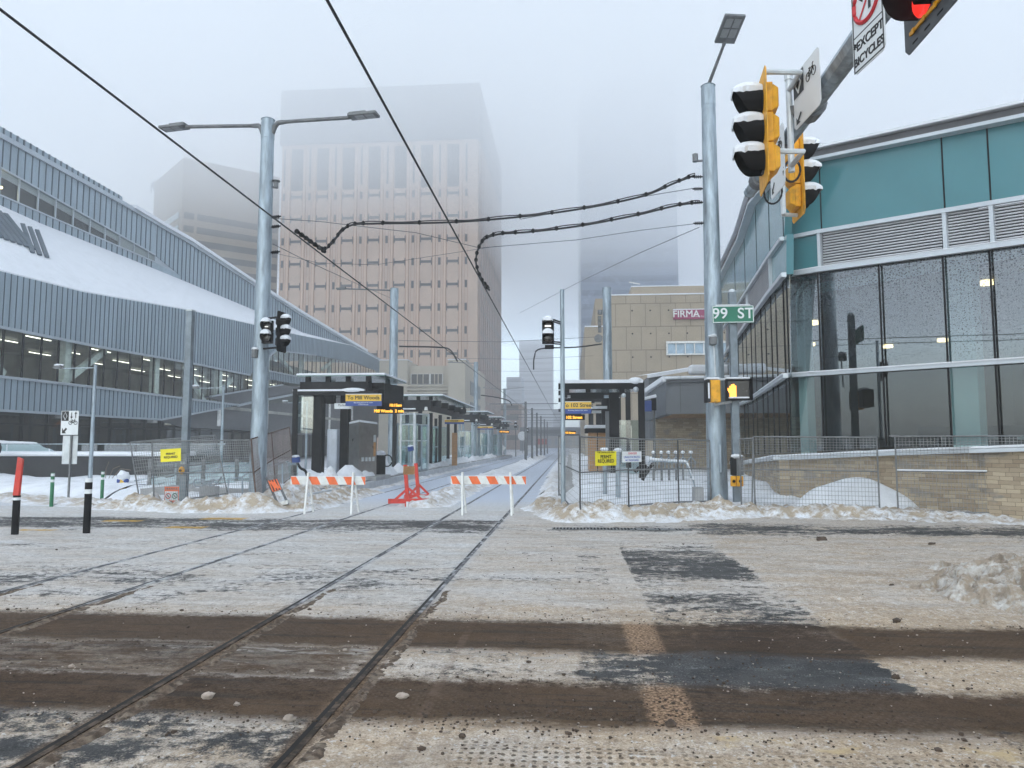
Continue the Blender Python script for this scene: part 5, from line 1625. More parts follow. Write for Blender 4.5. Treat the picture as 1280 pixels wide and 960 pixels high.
def bicycle_mb(t, O, rt, up, w_, r=0.012):
    """line drawing of a bicycle about w_ wide"""
    O = V(O); rt = V(rt); up = V(up)
    def P(a, b): return O + rt * a * w_ + up * b * w_
    for cx_ in (-0.3, 0.3):
        t.tube([P(cx_ + 0.19 * math.cos(k * math.pi / 10), -0.05 + 0.19 * math.sin(k * math.pi / 10)) for k in range(21)], r * 0.8, 4)
    for a, b in (((-0.3, -0.05), (-0.12, 0.2)), ((-0.12, 0.2), (0.2, 0.22)), ((-0.3, -0.05), (0.0, -0.06)), ((0, -0.06), (-0.14, 0.27)), ((0, -0.06), (0.2, 0.22)), ((0.3, -0.05), (0.17, 0.33)), ((0.17, 0.33), (0.27, 0.36)), ((-0.22, 0.28), (-0.06, 0.28))):
        t.tube([P(*a), P(*b)], r * 0.7, 4)
    return t


def lane_marks(o, y0, y1, z0, z1, x, rt):
    """black diamond corner, bicycle and arrow of a reserved lane sign on a plane x=const"""
    W, Hh = y1 - y0, z1 - z0
    def P(a, b): return V((x - 0.003, (y1 if rt.y < 0 else y0) + rt.y * a * W, z0 + b * Hh))
    t = MB(); t.poly([P(0.03, 0.55), P(0.42, 0.55), P(0.42, 0.97), P(0.03, 0.97)]); t.build('black_corner', mInk, o)
    t = MB(); q = [P(0.225, 0.60), P(0.33, 0.76), P(0.225, 0.92), P(0.12, 0.76), P(0.225, 0.60)]
    t.tube([p + V((-0.003, 0, 0)) for p in q], 0.011, 4); t.build('diamond', mSignW, o)
    t = MB(); bicycle_mb(t, P(0.70, 0.70), rt, Z_, 0.36 * W, 0.006); t.build('bicycle_symbol', mInk, o)
    t = MB(); t.poly([P(0.10, 0.06), P(0.26, 0.06), P(0.20, 0.10), P(0.32, 0.20), P(0.27, 0.24), P(0.15, 0.14), P(0.10, 0.20)]); t.build('arrow', mInk, o)


o = arm_sign('lane_sign', 'white reserved bicycle lane sign on the mast arm with a black diamond corner', 7.28, 7.95, 5.22, 5.84, 2.53); lane_marks(o, 7.28, 7.95, 5.22, 5.84, 2.529, LRt); o.rotation_euler.z = R(5)
t = MB(); t.box(2.54, 2.70, 7.55, 7.67, 5.5, 5.56); t.build('bracket', mGalvD, o)
o = arm_sign('lane_sign', 'second bicycle lane sign on the mast arm, half hidden behind the left facing signal', 8.55, 9.15, 4.85, 5.62, 2.56); lane_marks(o, 8.55, 9.15, 4.85, 5.62, 2.559, LRt)
t = MB(); t.box(2.568, 2.70, 8.8, 8.9, 5.42, 5.48); t.build('bracket', mGalvD, o)
y0, y1, z0, z1 = 5.74, 6.20, 4.93, 5.75
o = arm_sign('no_turn_sign', 'white no turn sign with red circle reading except bicycles', y0, y1, z0, z1, 2.50)
outline(o, y0 + 0.012, y1 - 0.012, z0 + 0.012, z1 - 0.012, 2.499, 0.012, mInk)
t = MB(); t.box(2.4975, 2.4985, y0 + 0.02, y1 - 0.02, z0 + 0.315, z0 + 0.325); t.build('divider', mInk, o)
t = MB(); t.tube([(2.497, (y0 + y1) / 2 + 0.18 * math.cos(k * math.pi / 16), z0 + 0.56 + 0.18 * math.sin(k * math.pi / 16)) for k in range(33)], 0.02, 6); t.build('red_ring', mRedText, o)
t = MB(); t.bar((2.4965, (y0 + y1) / 2 - 0.12, z0 + 0.69), (2.4965, (y0 + y1) / 2 + 0.12, z0 + 0.43), 0.025, 0.002, X_); t.build('red_slash', mRedText, o)
t = MB(); q = (y0 + y1) / 2; t.bar((2.4975, q - 0.04, z0 + 0.46), (2.4975, q - 0.04, z0 + 0.58), 0.035, 0.002, X_); t.bar((2.4975, q - 0.04, z0 + 0.58), (2.4975, q + 0.06, z0 + 0.61), 0.035, 0.002, X_)
t.poly([(2.4975, q + 0.11, z0 + 0.62), (2.4975, q + 0.04, z0 + 0.66), (2.4975, q + 0.055, z0 + 0.565)]); t.build('turn_arrow', mInk, o)
text(o, '*EXCEPT', (2.4985, (y0 + y1) / 2, z0 + 0.225), LRt, LU, 0.11, mInk, fat=0.0025)
text(o, 'BICYCLES', (2.4985, (y0 + y1) / 2, z0 + 0.095), LRt, LU, 0.102, mInk, fat=0.0025)
t = MB(); t.box(2.509, 2.60, 5.9, 6.0, 5.5, 5.58); t.build('bracket', mGalvD, o); o.rotation_euler.z = R(9)

# ---- black signal heads on the left pole
def tram_lens(o, z):
    pass


p = at(334, 415, 19.85); M = frame_mat((p.x, p.y, p.z), V((1, 0.1, 0)), Z_)
o1 = signal_head('tram_signal', 'black two lens tram signal facing us on the left pole', M, 2, mBlack, False, [mLensD] * 2, 0.335, visor=0.24, group='black tram signals')
t = MB(); t.box(-0.05, 0.05, -0.085, -0.078, 0.13, 0.155); t.build('white_bar_lens', pm('bar_lens', (0.5, 0.5, 0.48), 0.3, emit=(1, .98, .9), es=0.3), o1, local=True)
p = at(352, 415, 19.8); M = frame_mat((p.x, p.y, p.z), V((0.12, 1, 0)), Z_)
o2 = signal_head('traffic_light', 'black three lens traffic light seen side on beside the left pole', M, 3, mBlack, True, LD3, 0.30, visor=0.24, plate_mat=mBlackM)
t = MB()
for py in (396, 434):
    q = at(352, py, 19.85); t.bar((bp.x, bp.y - 0.1, q.z), (q.x, q.y, q.z), 0.05)
t.build('bracket', mBlack, LP)

# ---- slim pole with black tram signal in the middle
pb = at(704, 600, 18.0); pt_ = at(703, 362, 18.0)
sp_ = thing('signal_pole', 'slim grey steel signal pole rising behind the folded fence', 'pole', (pb.x, 18.0, 0))
t = MB(); t.cyl((pb.x, 18, 0), (pb.x, 18, pt_.z), 0.06, 0.055, 14); t.build('pole', mGalv, sp_, smooth=True)
for (py0, py1) in ((399, 404), (427, 429)):
    t = MB(); a, b = at(690, py0, 17.9), at(702, py1 - 1, 18); t.bar(a, b, 0.035); t.bar(a - Z_ * 0.05, b - Z_ * 0.05, 0.03); t.build('bracket', mBlack, sp_)
p = at(685, 414.5, 17.8); M = frame_mat((p.x, p.y, p.z), V((1, 0.0, 0)), Z_)
o1 = signal_head('tram_signal', 'black two lens tram signal with white bar lit, on the slim pole', M, 2, mBlack, False, [mLensD] * 2, 0.31, visor=0.22, group='black tram signals')
t = MB(); t.box(-0.075, 0.075, -0.085, -0.078, 0.11, 0.145); t.build('white_bar_lens', pm('bar_lens_lit', (0.6, 0.6, 0.58), 0.3, emit=(1, .98, .9), es=0.8), o1, local=True)
t = MB(); t.box(-0.08, 0.14, 0.02, 0.16, -0.42, -0.33); t.build('call_box', mBlackM, o1, local=True)

# ---- square right post: street name sign, walk signals, push buttons
qb, qt = at(921.5, 620, 19.8), at(912, 363, 19.8)
sq = thing('signal_post', 'square grey post carrying the walk signals and the green street sign', 'post', (qb.x, 19.8, 0))
t = MB(); t.box(qb.x - 0.10, qb.x + 0.10, 19.7, 19.9, 0, qt.z - 0.05); t.build('post', mPost, sq, bevel=0.02)
t = MB(); t.ball((qb.x, 19.8, qt.z - 0.05), 0.1, 0.1, 0.09); t.build('cap', mGalvL, sq, smooth=True)
a, b = at(890.5, 404, 19.55), at(942, 381.5, 19.55)
ss = thing('street_sign', 'green street name sign reading 99 ST', 'sign', (a.x, 19.55, a.z))
t = MB(); t.box(a.x, b.x, 19.54, 19.57, a.z, b.z); t.build('panel', mGreen, ss, bevel=0.01)
t = MB(); e_ = 0.018
for (x0, x1, z0, z1) in ((a.x + .01, b.x - .01, a.z + .01, a.z + .01 + e_), (a.x + .01, b.x - .01, b.z - .01 - e_, b.z - .01), (a.x + .01, a.x + .01 + e_, a.z + .03, b.z - .03), (b.x - .01 - e_, b.x - .01, a.z + .03, b.z - .03)): t.box(x0, x1, 19.535, 19.539, z0, z1)
t.build('border', mSignW, ss)
text(ss, '99  ST', ((a.x + b.x) / 2, 19.536, (a.z + b.z) / 2 + 0.01), X_, Z_, 0.40, mSignW, fat=0.006, track=1.05)
t = MB(); t.box(a.x + 0.1, b.x - 0.1, 19.53, 19.58, b.z + .001, b.z + 0.025); t.build('snow_cap', mSnow, ss)
# hand signal
a, b = at(908, 500.5, 19.45), at(938, 474, 19.45)
hs_ = thing('walk_signal', 'black pedestrian signal showing a lit orange hand', 'walk signal', (a.x, 19.45, a.z))
t = MB(); t.box(a.x, b.x, 19.44, 19.62, a.z, b.z); t.build('housing', mBlack, hs_, bevel=0.03)
t = MB(); t.box(a.x + .05, b.x - .05, 19.43, 19.439, a.z + .06, b.z - .05); t.build('screen', mLensD, hs_)
hx, hz = a.x + 0.17, (a.z + b.z) / 2 - 0.02
t = MB(); t.box(hx - 0.085, hx + 0.085, 19.424, 19.429, hz - 0.16, hz + 0.04)
for k in range(4): t.box(hx - 0.085 + k * 0.045, hx - 0.05 + k * 0.045, 19.424, 19.429, hz + 0.041, hz + (0.12, 0.16, 0.17, 0.13)[k])
t.bar((hx - 0.07, 19.4265, hz - 0.06), (hx - 0.14, 19.4265, hz + 0.06), 0.04, 0.004, Y_); t.build('lit_hand', mHand, hs_)
t = MB(); t.box(a.x + 0.01, b.x - 0.01, 19.42, 19.62, b.z + 0.002, b.z + 0.06); t.build('snow_cap', mSnow, hs_, bevel=0.025)
t = MB(); t.box(a.x + 0.05, b.x - 0.05, 19.37, 19.44, a.z + 0.05, a.z + 0.09); t.build('snow_ledge', mSnow, hs_, bevel=0.015)
t = MB(); t.box(a.x - 0.02, b.x + 0.02, 19.30, 19.45, b.z - 0.03, b.z - 0.002); t.box(a.x - 0.02, a.x + .01, 19.30, 19.45, a.z, b.z - .03); t.box(b.x - 0.01, b.x + .02, 19.30, 19.45, a.z, b.z - .03); t.build('visor', mBlackM, hs_)
# yellow side-facing walk signal
a, b = at(883, 503, 19.5), at(900, 475, 19.5)
ws = thing('walk_signal', 'yellow pedestrian signal facing left beside the big right pole', 'walk signal', (a.x, 19.5, a.z))
t = MB(); t.box(a.x + 0.10, b.x, 19.42, 19.78, a.z, b.z); t.build('housing', mYel, ws, bevel=0.03)
t = MB(); t.box(a.x - 0.01, a.x + 0.095, 19.40, 19.80, a.z, b.z + 0.01); t.build('visor', mBlack, ws, bevel=0.02)
t = MB(); t.box(a.x + 0.03, a.x + 0.07, 19.38, 19.395, a.z + 0.1, b.z - 0.08); t.build('snow_ledge', mSnow, ws)
t = MB(); t.box(a.x + 0.0, b.x - 0.02, 19.42, 19.78, b.z + 0.011, b.z + 0.07); t.build('snow_cap', mSnow, ws, bevel=0.025)
t = MB(); q0, q1 = at(893, 506, 19.75), at(916, 502, 19.8); t.tube([V((q0.x, 19.7, a.z + .05)), V((q0.x, 19.7, q0.z)), V((q1.x, 19.75, q1.z))], 0.035, 8); t.build('bracket_arm', mGalvL, sq)
t = MB(); q0, q1 = at(898, 474, 19.8), at(912, 474, 19.8); t.bar(q0, q1, 0.05); t.build('bracket_arm', mGalvL, sq)
# push button units
for (x0, x1, lb, nm) in ((914, 920, 'narrow left push button unit', 0), (921, 929, 'right push button unit', 1)):
    a, b = at(x0, 594, 19.6), at(x1, 572, 19.6)
    t = MB(); t.box(a.x, b.x, 19.58, 19.69, a.z, b.z); t.build('button_plate', mBlack if nm == 0 else mGalvD, sq)
    a, b = at(x0, 608, 19.58), at(x1, 595, 19.58)
    t = MB(); t.box(a.x, b.x, 19.55, 19.69, a.z, b.z); bb = t.build('push_button', mYel, sq, bevel=0.02)
    t = MB(); t.cyl(((a.x + b.x) / 2, 19.545, (a.z + b.z) / 2), ((a.x + b.x) / 2, 19.52, (a.z + b.z) / 2), 0.04); t.build('button', mBlackM, bb)
p = at(921, 570, 19.6); cap_snow(sq, p, 0.17, 0.1, 0.06, 8)

# ---- square left post with push button
qb, qt = at(229, 630, 19.5), at(238, 389, 19.5)
lq = thing('signal_post', 'square grey post with a yellow push button in front of the leaning fence', 'post', (qb.x, 19.5, 0))
t = MB(); t.box(qb.x - 0.095, qb.x + 0.095, 19.42, 19.6, 0, qt.z); t.build('post', mPost, lq, bevel=0.02)
t = MB(); t.box(qb.x - 0.10, qb.x + 0.10, 19.415, 19.605, qt.z + .001, qt.z + 0.04); t.build('cap', mGalvL, lq)
p = at(227, 588, 19.3); t = MB(); t.ball(p, 0.085, 0.06, 0.11); pb_ = t.build('push_button', mYel, lq, smooth=True)
t = MB(); t.cyl(p + V((0, -.055, 0)), p + V((0, -.075, 0)), 0.03); t.build('button', mBlackM, pb_)
p = at(226, 578, 19.3); t = MB(); t.box(p.x - 0.02, p.x + 0.1, p.y, p.y + 0.1, p.z - 0.05, p.z + 0.22); t.build('button_plate', mGalvL, lq)
p = at(237, 634, 19.3)

# ---- lane sign on the left
p0_, p1_ = at(75.5, 543.5, 21.8), at(98.5, 513.5, 21.8); pc = at(86, 600, 21.85)
ls = thing('lane_sign', 'white lane sign with black diamond, arrows and bicycle on a thin post, left', 'sign', (pc.x, 21.85, 0))
t = MB(); t.bar((pc.x, 21.87, 0), (pc.x, 21.87, p1_.z - 0.03), 0.05); t.build('post', mGalvD, ls)
t = MB(); t.box(p0_.x, p1_.x, 21.80, 21.812, p0_.z, p1_.z); t.build('panel', mSignW, ls)
W, Hh = p1_.x - p0_.x, p1_.z - p0_.z
def QP(a, b, d=0.003): return V((p0_.x + a * W, 21.80 - d, p0_.z + b * Hh))
t = MB(); t.poly([QP(.03, .58), QP(.44, .58), QP(.44, .98), QP(.03, .98)]); t.build('black_corner', mInk, ls)
t = MB(); t.tube([QP(.235, .62, .006), QP(.34, .78, .006), QP(.235, .94, .006), QP(.13, .78, .006), QP(.235, .62, .006)], 0.01, 4); t.build('diamond', mSignW, ls)
for ax_, dn in ((0.60, True), (0.84, False)):
    t = MB(); y_ = (0.70, 0.93)
    t.poly([QP(ax_ - .025, .70), QP(ax_ + .025, .70), QP(ax_ + .025, .93), QP(ax_ - .025, .93)])
    t.poly([QP(ax_ - .08, .76), QP(ax_, .66), QP(ax_ + .08, .76)] if dn else [QP(ax_ - .08, .87), QP(ax_ + .08, .87), QP(ax_, .97)]); t.build('arrow', mInk, ls)
t = MB(); bicycle_mb(t, QP(.70, .52, .004), X_, Z_, 0.5 * W, 0.013); t.build('bicycle_symbol', mInk, ls)
t = MB(); t.poly([QP(.08, .06), QP(.34, .06), QP(.25, .12), QP(.38, .24), QP(.30, .30), QP(.17, .18), QP(.08, .30)]); t.build('arrow', mInk, ls)
a, b = at(77, 580, 21.9), at(97.5, 544.5, 21.9)
t = MB(); t.box(a.x, b.x, 21.9, 21.912, a.z, b.z); t.build('rear_panel', mGalvL, ls)

# ---- posts along the cycle lane
def cyl_post(name, label, px, py, ptop, r, parts, cat, group=None, lean=0.0):
    g0 = gr(px, py); Yd = g0.y; top = at(px, ptop, Yd).z
    o = thing(name, label, cat, (g0.x, g0.y, 0), group)
    z = -0.05
    for (f, mat_, nm) in parts:
        z1 = top * f; t = MB(); t.cyl((g0.x + lean * z, g0.y, z), (g0.x + lean * z1, g0.y, z1), r, r, 16); t.build(nm, mat_, o, smooth=True); z = z1 + 0.0005
    return o, g0, top


o, g0, top = cyl_post('delineator_post', 'tall post with leaning red blade top and black base, far left', 18.5, 668, 571, 0.066, ((0.44, mBlackM, 'base'), (0.475, mSignW, 'reflective_band'), (0.50, mBlackM, 'collar')), 'delineator')
t = MB(); t.hexa([(g0.x - 0.07, g0.y - .035, top * .5), (g0.x + 0.05, g0.y - .035, top * .5), (g0.x + 0.05, g0.y + .035, top * .5), (g0.x - 0.07, g0.y + .035, top * .5),
                  (g0.x - 0.02, g0.y - .02, top), (g0.x + 0.095, g0.y - .02, top * .97), (g0.x + 0.095, g0.y + .02, top * .97), (g0.x - 0.02, g0.y + .02, top)]); t.build('blade', mRed, o, bevel=0.008)
o, g0, top = cyl_post('delineator_post', 'black post with two white bands, left of the leaning fence', 108, 666, 598, 0.068, ((0.72, mBlackM, 'base'), (0.80, mSignW, 'reflective_band'), (0.93, mBlackM, 'collar'), (1.0, mSignW, 'cap')), 'delineator')
for (px, py, ptop, lb) in ((64, 633, 591, 'green bollard with white bands, left of the lane sign'), (127, 627, 589, 'green bollard with white bands, right of the lane sign')):
    cyl_post('bollard', lb, px, py, ptop, 0.05, ((0.72, mGreenP, 'base'), (0.80, mSignW, 'reflective_band'), (0.90, mGreenP, 'collar'), (0.98, mSignW, 'reflective_band'), (1.0, mGreenP, 'cap')), 'bollard', 'green bollards')
# hydrant
hp = at(154, 602, 25); hy = thing('fire_hydrant', 'blue and yellow hydrant capped with snow, half buried', 'hydrant', (hp.x, 25, 0.2))
t = MB(); t.cyl((hp.x, 25, 0.1), (hp.x, 25, hp.z + .12), 0.12, 0.11, 14); t.build('barrel', mYelB, hy, smooth=True)
for s_ in (-1, 1): t = MB(); t.cyl((hp.x, 25, hp.z + .03), (hp.x + s_ * 0.19, 24.95, hp.z + .03), 0.075, 0.075, 10); t.build('outlet', mBlue, hy)
cap_snow(hy, (hp.x, 25, hp.z + .2), 0.22, 0.2, 0.19, 2)
t = MB()
for k in range(3):
    p = at(132 + k * 4, 598, 25); t.tube([p, p + V((0.15 * k, 0, 0.35)), p + V((0.3 * k + 0.1, 0, 0.6 - 0.15 * k))], 0.012, 4)
tag(t.build('dry_stalk', pm('dry_stem', (0.2, 0.16, 0.12), 0.9)), 'thin dry stalks sticking out of the snow left of the hydrant', 'dry plant')

# ---- black planter wall, glass rail and snow on the library square
bw = thing('planter_wall', 'low black concrete wall with a snowy top in front of the library', 'wall', (-22, 31, 0))
t = MB(); t.box(-34, -17.6, 30.4, 31.0, -0.1, 1.22); t.build('wall', mBWall, bw)
t = MB(); t.box(-34, -17.55, 30.35, 32.8, 1.222, 1.42); t.build('snow_cap', mSnow, bw, bevel=0.09)
gb_ = thing('glass_railing', 'teal glass railing along the library front', 'railing', (-26, 33.2, 1.2))
for k in range(8):
    t = MB(); x = -34 + k * 2.2; t.box(x, x + 2.12, 33.2, 33.22, 0.9, 1.75); t.build('glass_panel', mGlassT, gb_)
t = MB(); t.bar((-34, 33.21, 1.77), (-16.4, 33.21, 1.77), 0.05); t.build('top_rail', mGalv, gb_)
mo = MB(); p = at(15, 556, 34); mo.ball((p.x - 0.3, 34.3, 1.3), 2.2, 1.0, 0.65, 20, 10, 0.25, 3)
tag(mo.build('snow_mound', mSnow, smooth=True), 'rounded snow mound on the black wall at the far left', 'snow pile')

# person walking out of frame at the left
def person():
    P0 = at(-3, 592, 29.6); z0 = P0.z; x0 = P0.x - 0.25; y0 = 29.6
    o = thing('person', 'person in dark winter clothes walking past the black wall at the left edge', 'person', (x0, y0, z0))
    joints = [((0, 0, 0.95), 0.155, None), ((0.02, 0, 1.2), 0.165, 0), ((0.0, 0, 1.42), 0.15, 1), ((-0.02, 0, 1.52), 0.065, 2), ((-0.04, 0, 1.62), 0.095, 3), ((-0.05, 0, 1.72), 0.095, 4),
              ((0.03, -.09, 0.88), 0.10, 0), ((0.12, -.1, 0.5), 0.075, 6), ((0.36, -.1, 0.13), 0.055, 7), ((0.27, -.1, 0.035), 0.04, 8),
              ((0.0, .09, 0.88), 0.10, 0), ((-0.15, .1, 0.48), 0.075, 10), ((-0.22, .1, 0.09), 0.05, 11), ((-0.36, .1, 0.035), 0.04, 12),
              ((0.0, -.2, 1.40), 0.07, 2), ((-0.06, -.26, 1.12), 0.058, 14), ((-0.2, -.26, 0.90), 0.045, 15),
              ((0.0, .2, 1.40), 0.07, 2), ((0.1, .26, 1.12), 0.058, 17), ((0.06, .26, 0.88), 0.045, 18)]
    me = bpy.data.meshes.new('body'); me.from_pydata([j[0] for j in joints], [(i, j[2]) for i, j in enumerate(joints) if j[2] is not None], [])
    b = bpy.data.objects.new('body', me); col.objects.link(b)
    b.modifiers.new('skin', 'SKIN'); md = b.modifiers.new('sub', 'SUBSURF'); md.levels = 2; md.render_levels = 2
    for i, j in enumerate(joints): me.skin_vertices[0].data[i].radius = (j[1], j[1])
    me.skin_vertices[0].data[0].use_root = True
    bpy.context.view_layer.update()
    m2 = bpy.data.meshes.new_from_object(b.evaluated_get(bpy.context.evaluated_depsgraph_get()))
    bpy.data.objects.remove(b); m2.name = 'body'; m2.materials.clear(); m2.materials.append(mCoat)
    m2.polygons.foreach_set('use_smooth', [True] * len(m2.polygons))
    b = bpy.data.objects.new('body', m2); col.objects.link(b); b.parent = o
    t = MB(); t.ball((-0.05, 0, 1.66), 0.095, 0.085, 0.12); t.build('face', mSkin, o, local=True, smooth=True)
    t = MB(); t.ball((-0.04, 0, 1.72), 0.105, 0.1, 0.09); t.build('hat', mCoat, o, local=True, smooth=True)
    for (x, y, z) in ((0.3, -.1, 0.06), (-0.29, .1, 0.05)): t = MB(); t.ball((x, y, z), 0.14, 0.05, 0.055); t.build('shoe', mGalvL, o, local=True, smooth=True)


person()
# ------------------------------------------------------------------ fences, barricades
def fence_panel(parent, bl, br, tl, tr, dx=0.075, dz=0.11, dense=0.30, mat=None, rail=0.55, r=0.005, frame=0.021, fmat=None):
    """one welded mesh site-fence panel: tube frame, a mid rail, wires"""
    bl, br, tl, tr = V(bl), V(br), V(tl), V(tr)
    mat = mat or mFence; fmat = fmat or mGalvD
    def P(a, b): return (bl.lerp(br, a)).lerp(tl.lerp(tr, a), b)
    t = MB()
    for a, b in ((bl, tl), (br, tr), (tl, tr), (P(0, .04), P(1, .04))): t.cyl(a, b, frame, n=8)
    t.cyl(P(0, rail), P(1, rail), frame * 0.8, n=8)
    t.build('frame', fmat, parent)
    L = (br - bl).length; Hh = (tl - bl).length
    t = MB(); n = int(L / dx)
    for i in range(1, n): t.cyl(P(i / n, 0.04), P(i / n, 1), r, n=3, caps=False)
    b = 0.04
    while b < 1:
        t.cyl(P(0, b), P(1, b), r * 1.1, n=3, caps=False); b += (dz if b < 1 - dense else dz * 0.6) / Hh
    t.build('wire_mesh', mat, parent)


def fence(name, label, panels, **kw):
    o = thing(name, label, 'fence', V(panels[0][0]), group='site fence panels')
    for pn in panels: fence_panel(o, *pn, **kw)
    return o


def site_sign(parent_name, label, x, y, z, w_, h, mat, M=None):
    o = thing(parent_name, label, 'sign', (x, y, z)) if M is None else thing(parent_name, label, 'sign', mat=M)
    t = MB(); t.box(-w_ / 2, w_ / 2, -0.006, 0.0, -h / 2, h / 2); t.build('panel', mat, o, local=True)
    return o


# right fence: folded-back panel and the run of panels along the snow bank
cA = V((at(725, 600, 16.9).x, 16.9, 0.02)); cB = V((at(698.5, 600, 19.6).x, 19.6, 0.38))
zt_ = at(725, 543, 16.9).z
fence('fence_panel', 'folded back mesh fence panel at the left end of the right fence', [(cB, cA, V((cB.x, cB.y, at(700, 545, 19.6).z)), V((cA.x, cA.y, zt_)))], r=0.004, dx=0.09, mat=mFence, fmat=mGalvD, dz=0.13)
pE1 = at(785.5, 600, 18.0); pE2 = at(848, 600, 18.6); pE3 = at(888, 600, 18.9)
def up2(p, py): return V((p.x, p.y, at(800, py, p.y).z))
def g0_(p, z=0.1): return V((p.x, p.y, z))
fence('fence_panel', 'mesh fence panel carrying the yellow permit sign on the right', [(g0_(cA), g0_(pE1, .2), up2(cA, 546), up2(pE1, 548))])
fence('fence_panel', 'mesh fence panel between the white notice and the big right pole', [(g0_(pE1, .2), g0_(pE2, .25), up2(pE1, 549), up2(pE2, 549.5)), (g0_(pE2, .25), g0_(pE3, .25), up2(pE2, 549), up2(pE3, 551))])
pF0, pF1, pF2, pF3 = at(926, 600, 19.15), at(943, 600, 19.0), at(1098, 600, 18.3), at(1121, 600, 18.25)
pF4 = at(1345, 600, 17.2)
fence('fence_panel', 'mesh fence panel in front of the snow mound right of the push buttons', [(g0_(pF1), g0_(pF2), up2(pF1, 546), up2(pF2, 547)), (g0_(pF0), g0_(V((pF1.x - 0.08, pF1.y, 0))), up2(pF0, 549), up2(pF1, 548))])
o = fence('fence_panel', 'mesh fence panel at the far right below the stone wall', [(g0_(pF3), g0_(pF4), up2(pF3, 546), up2(pF4, 545))])
t = MB(); a, b = g0_(pF3).lerp(up2(pF3, 546), .55), g0_(pF4).lerp(up2(pF4, 545), .55); t.bar(a + Z_ * 0.028, b + Z_ * 0.028, 0.03, 0.025); t.build('snow_cap', mSnow, o)
p = up2(pF3, 546); t = MB(); t.box(p.x - 0.12, p.x + 0.08, p.y - 0.04, p.y + 0.04, p.z, p.z + 0.04); t.build('clamp', mGalvD, o)
for (pp, nm) in ((g0_(cA), 1), (g0_(pE1), 2)):
    pass
# signs on the right fence
dE = (pE1 - cA); dE.z = 0; dE.normalize()
a, b = at(740.5, 573, 17.2), at(773.5, 573, 17.5)
c = (a + b) / 2; wE = (b - a).length; hE = at(757, 564, c.y).z - at(757, 582, c.y).z
M = frame_mat((c.x, c.y - 0.04, c.z), dE, Z_)
o = site_sign('permit_sign', 'yellow permit required sign on the right fence', 0, 0, 0, wE, hE, mYelS, M)
text(o, 'PERMIT', (0, -0.008, 0.035), X_, Z_, 0.115, mInk, local=True, fat=0.002)
text(o, 'REQUIRED', (0, -0.008, -0.065), X_, Z_, 0.115, mInk, local=True, fat=0.002)
text(o, 'FOR CONTROLLED AREA', (0, -0.008, hE / 2 - 0.03), X_, Z_, 0.05, mInk, local=True)
a, b = at(774.8, 571, 17.55), at(805, 571, 17.85)
c = (a + b) / 2; wE = (b - a).length; hE = at(790, 564, c.y).z - at(790, 577.5, c.y).z
o = site_sign('danger_sign', 'white notice with red and blue lettering beside the yellow permit sign', 0, 0, 0, wE, hE, mSignW, frame_mat((c.x, c.y + 0.05, c.z), dE, Z_))
text(o, 'DANGER', (0.02, -0.008, hE / 2 - 0.05), X_, Z_, 0.075, mRedText, local=True)
text(o, 'UNAUTHORIZED', (0, -0.008, -0.01), X_, Z_, 0.075, mBlueInk, local=True)
text(o, 'NO TRESPASSING', (0, -0.008, -0.085), X_, Z_, 0.06, mBlueInk, local=True)

# left fence: leaning panel, upright panel, receding rusty panel
YA = 19.35
bl, br, tl, tr = at(176, 635, YA), at(285, 620, YA + 1.0), at(162.7, 553, YA + .35), at(269, 544, YA + 1.3)
fence('fence_panel', 'mesh fence panel leaning to the left beside the square post', [(bl, br, tl, tr)], dx=0.06)
bl, br, tl, tr = at(193, 640, 19.2), at(322, 640, 19.0), at(190, 552, 19.2), at(311.5, 550, 19.0)
o = fence('fence_panel', 'upright mesh fence panel carrying the left yellow permit sign', [(bl, br, tl, tr)], dx=0.065)
b0, b1, b2 = at(321.5, 641, 18.95), at(345, 615, 23.0), at(367, 597, 27.5)
t0_, t1_, t2_ = at(313.8, 549, 18.95), at(339, 541, 23.0), at(361.5, 534, 27.5)
o = fence('fence_panel', 'rusty mesh fence running back from the left pole towards the shelter', [(b0, b1, t0_, t1_), (b1, b2, t1_, t2_)], fmat=mRust, mat=pm('pinkish_wire', (0.22, 0.19, 0.19), 0.6, 0.3), dx=0.09, dz=0.09)
c = at(213, 569, 19.1); wE = at(226.5, 569, 19.1).x - at(200.5, 569, 19.1).x; hE = at(213, 561, 19.1).z - at(213, 577, 19.1).z
M = frame_mat((c.x, 19.12, c.z), V((1, -0.03, 0.06)), V((-0.06, 0, 1)))
o = site_sign('permit_sign', 'yellow permit required sign hung crooked on the left fence', 0, 0, 0, wE, hE, mYelS, M)
text(o, 'PERMIT', (0, -0.008, 0.035), X_, Z_, 0.085, mInk, local=True, fat=0.002); text(o, 'REQUIRED', (0, -0.008, -0.055), X_, Z_, 0.085, mInk, local=True, fat=0.002)
c = at(214.5, 620, 19.6)
o = site_sign('sidewalk_sign', 'small orange and white notice with two round symbols at the foot of the left fence', 0, 0, 0, 0.42, 0.52, mOrange, frame_mat((c.x, 19.6, c.z), X_, Z_))
t = MB(); t.box(-0.19, 0.19, -0.010, -0.0062, -0.12, 0.13); t.build('white_field', mSignW, o, local=True)
for (x, m__) in ((-0.095, mRedText), (0.095, mGreen)):
    t = MB(); t.tube([(x + 0.07 * math.cos(k * math.pi / 8), -0.013, 0.0 + 0.07 * math.sin(k * math.pi / 8)) for k in range(17)], 0.012, 4); t.build('ring', m__, o, local=True)
    t = MB(); t.bar((x - 0.03, -0.012, 0.04), (x + 0.03, -0.012, -0.04), 0.02, 0.003, Y_); t.build('symbol', mInk, o, local=True)
text(o, 'SIDEWALK', (0, -0.008, 0.20), X_, Z_, 0.075, mInk, local=True)
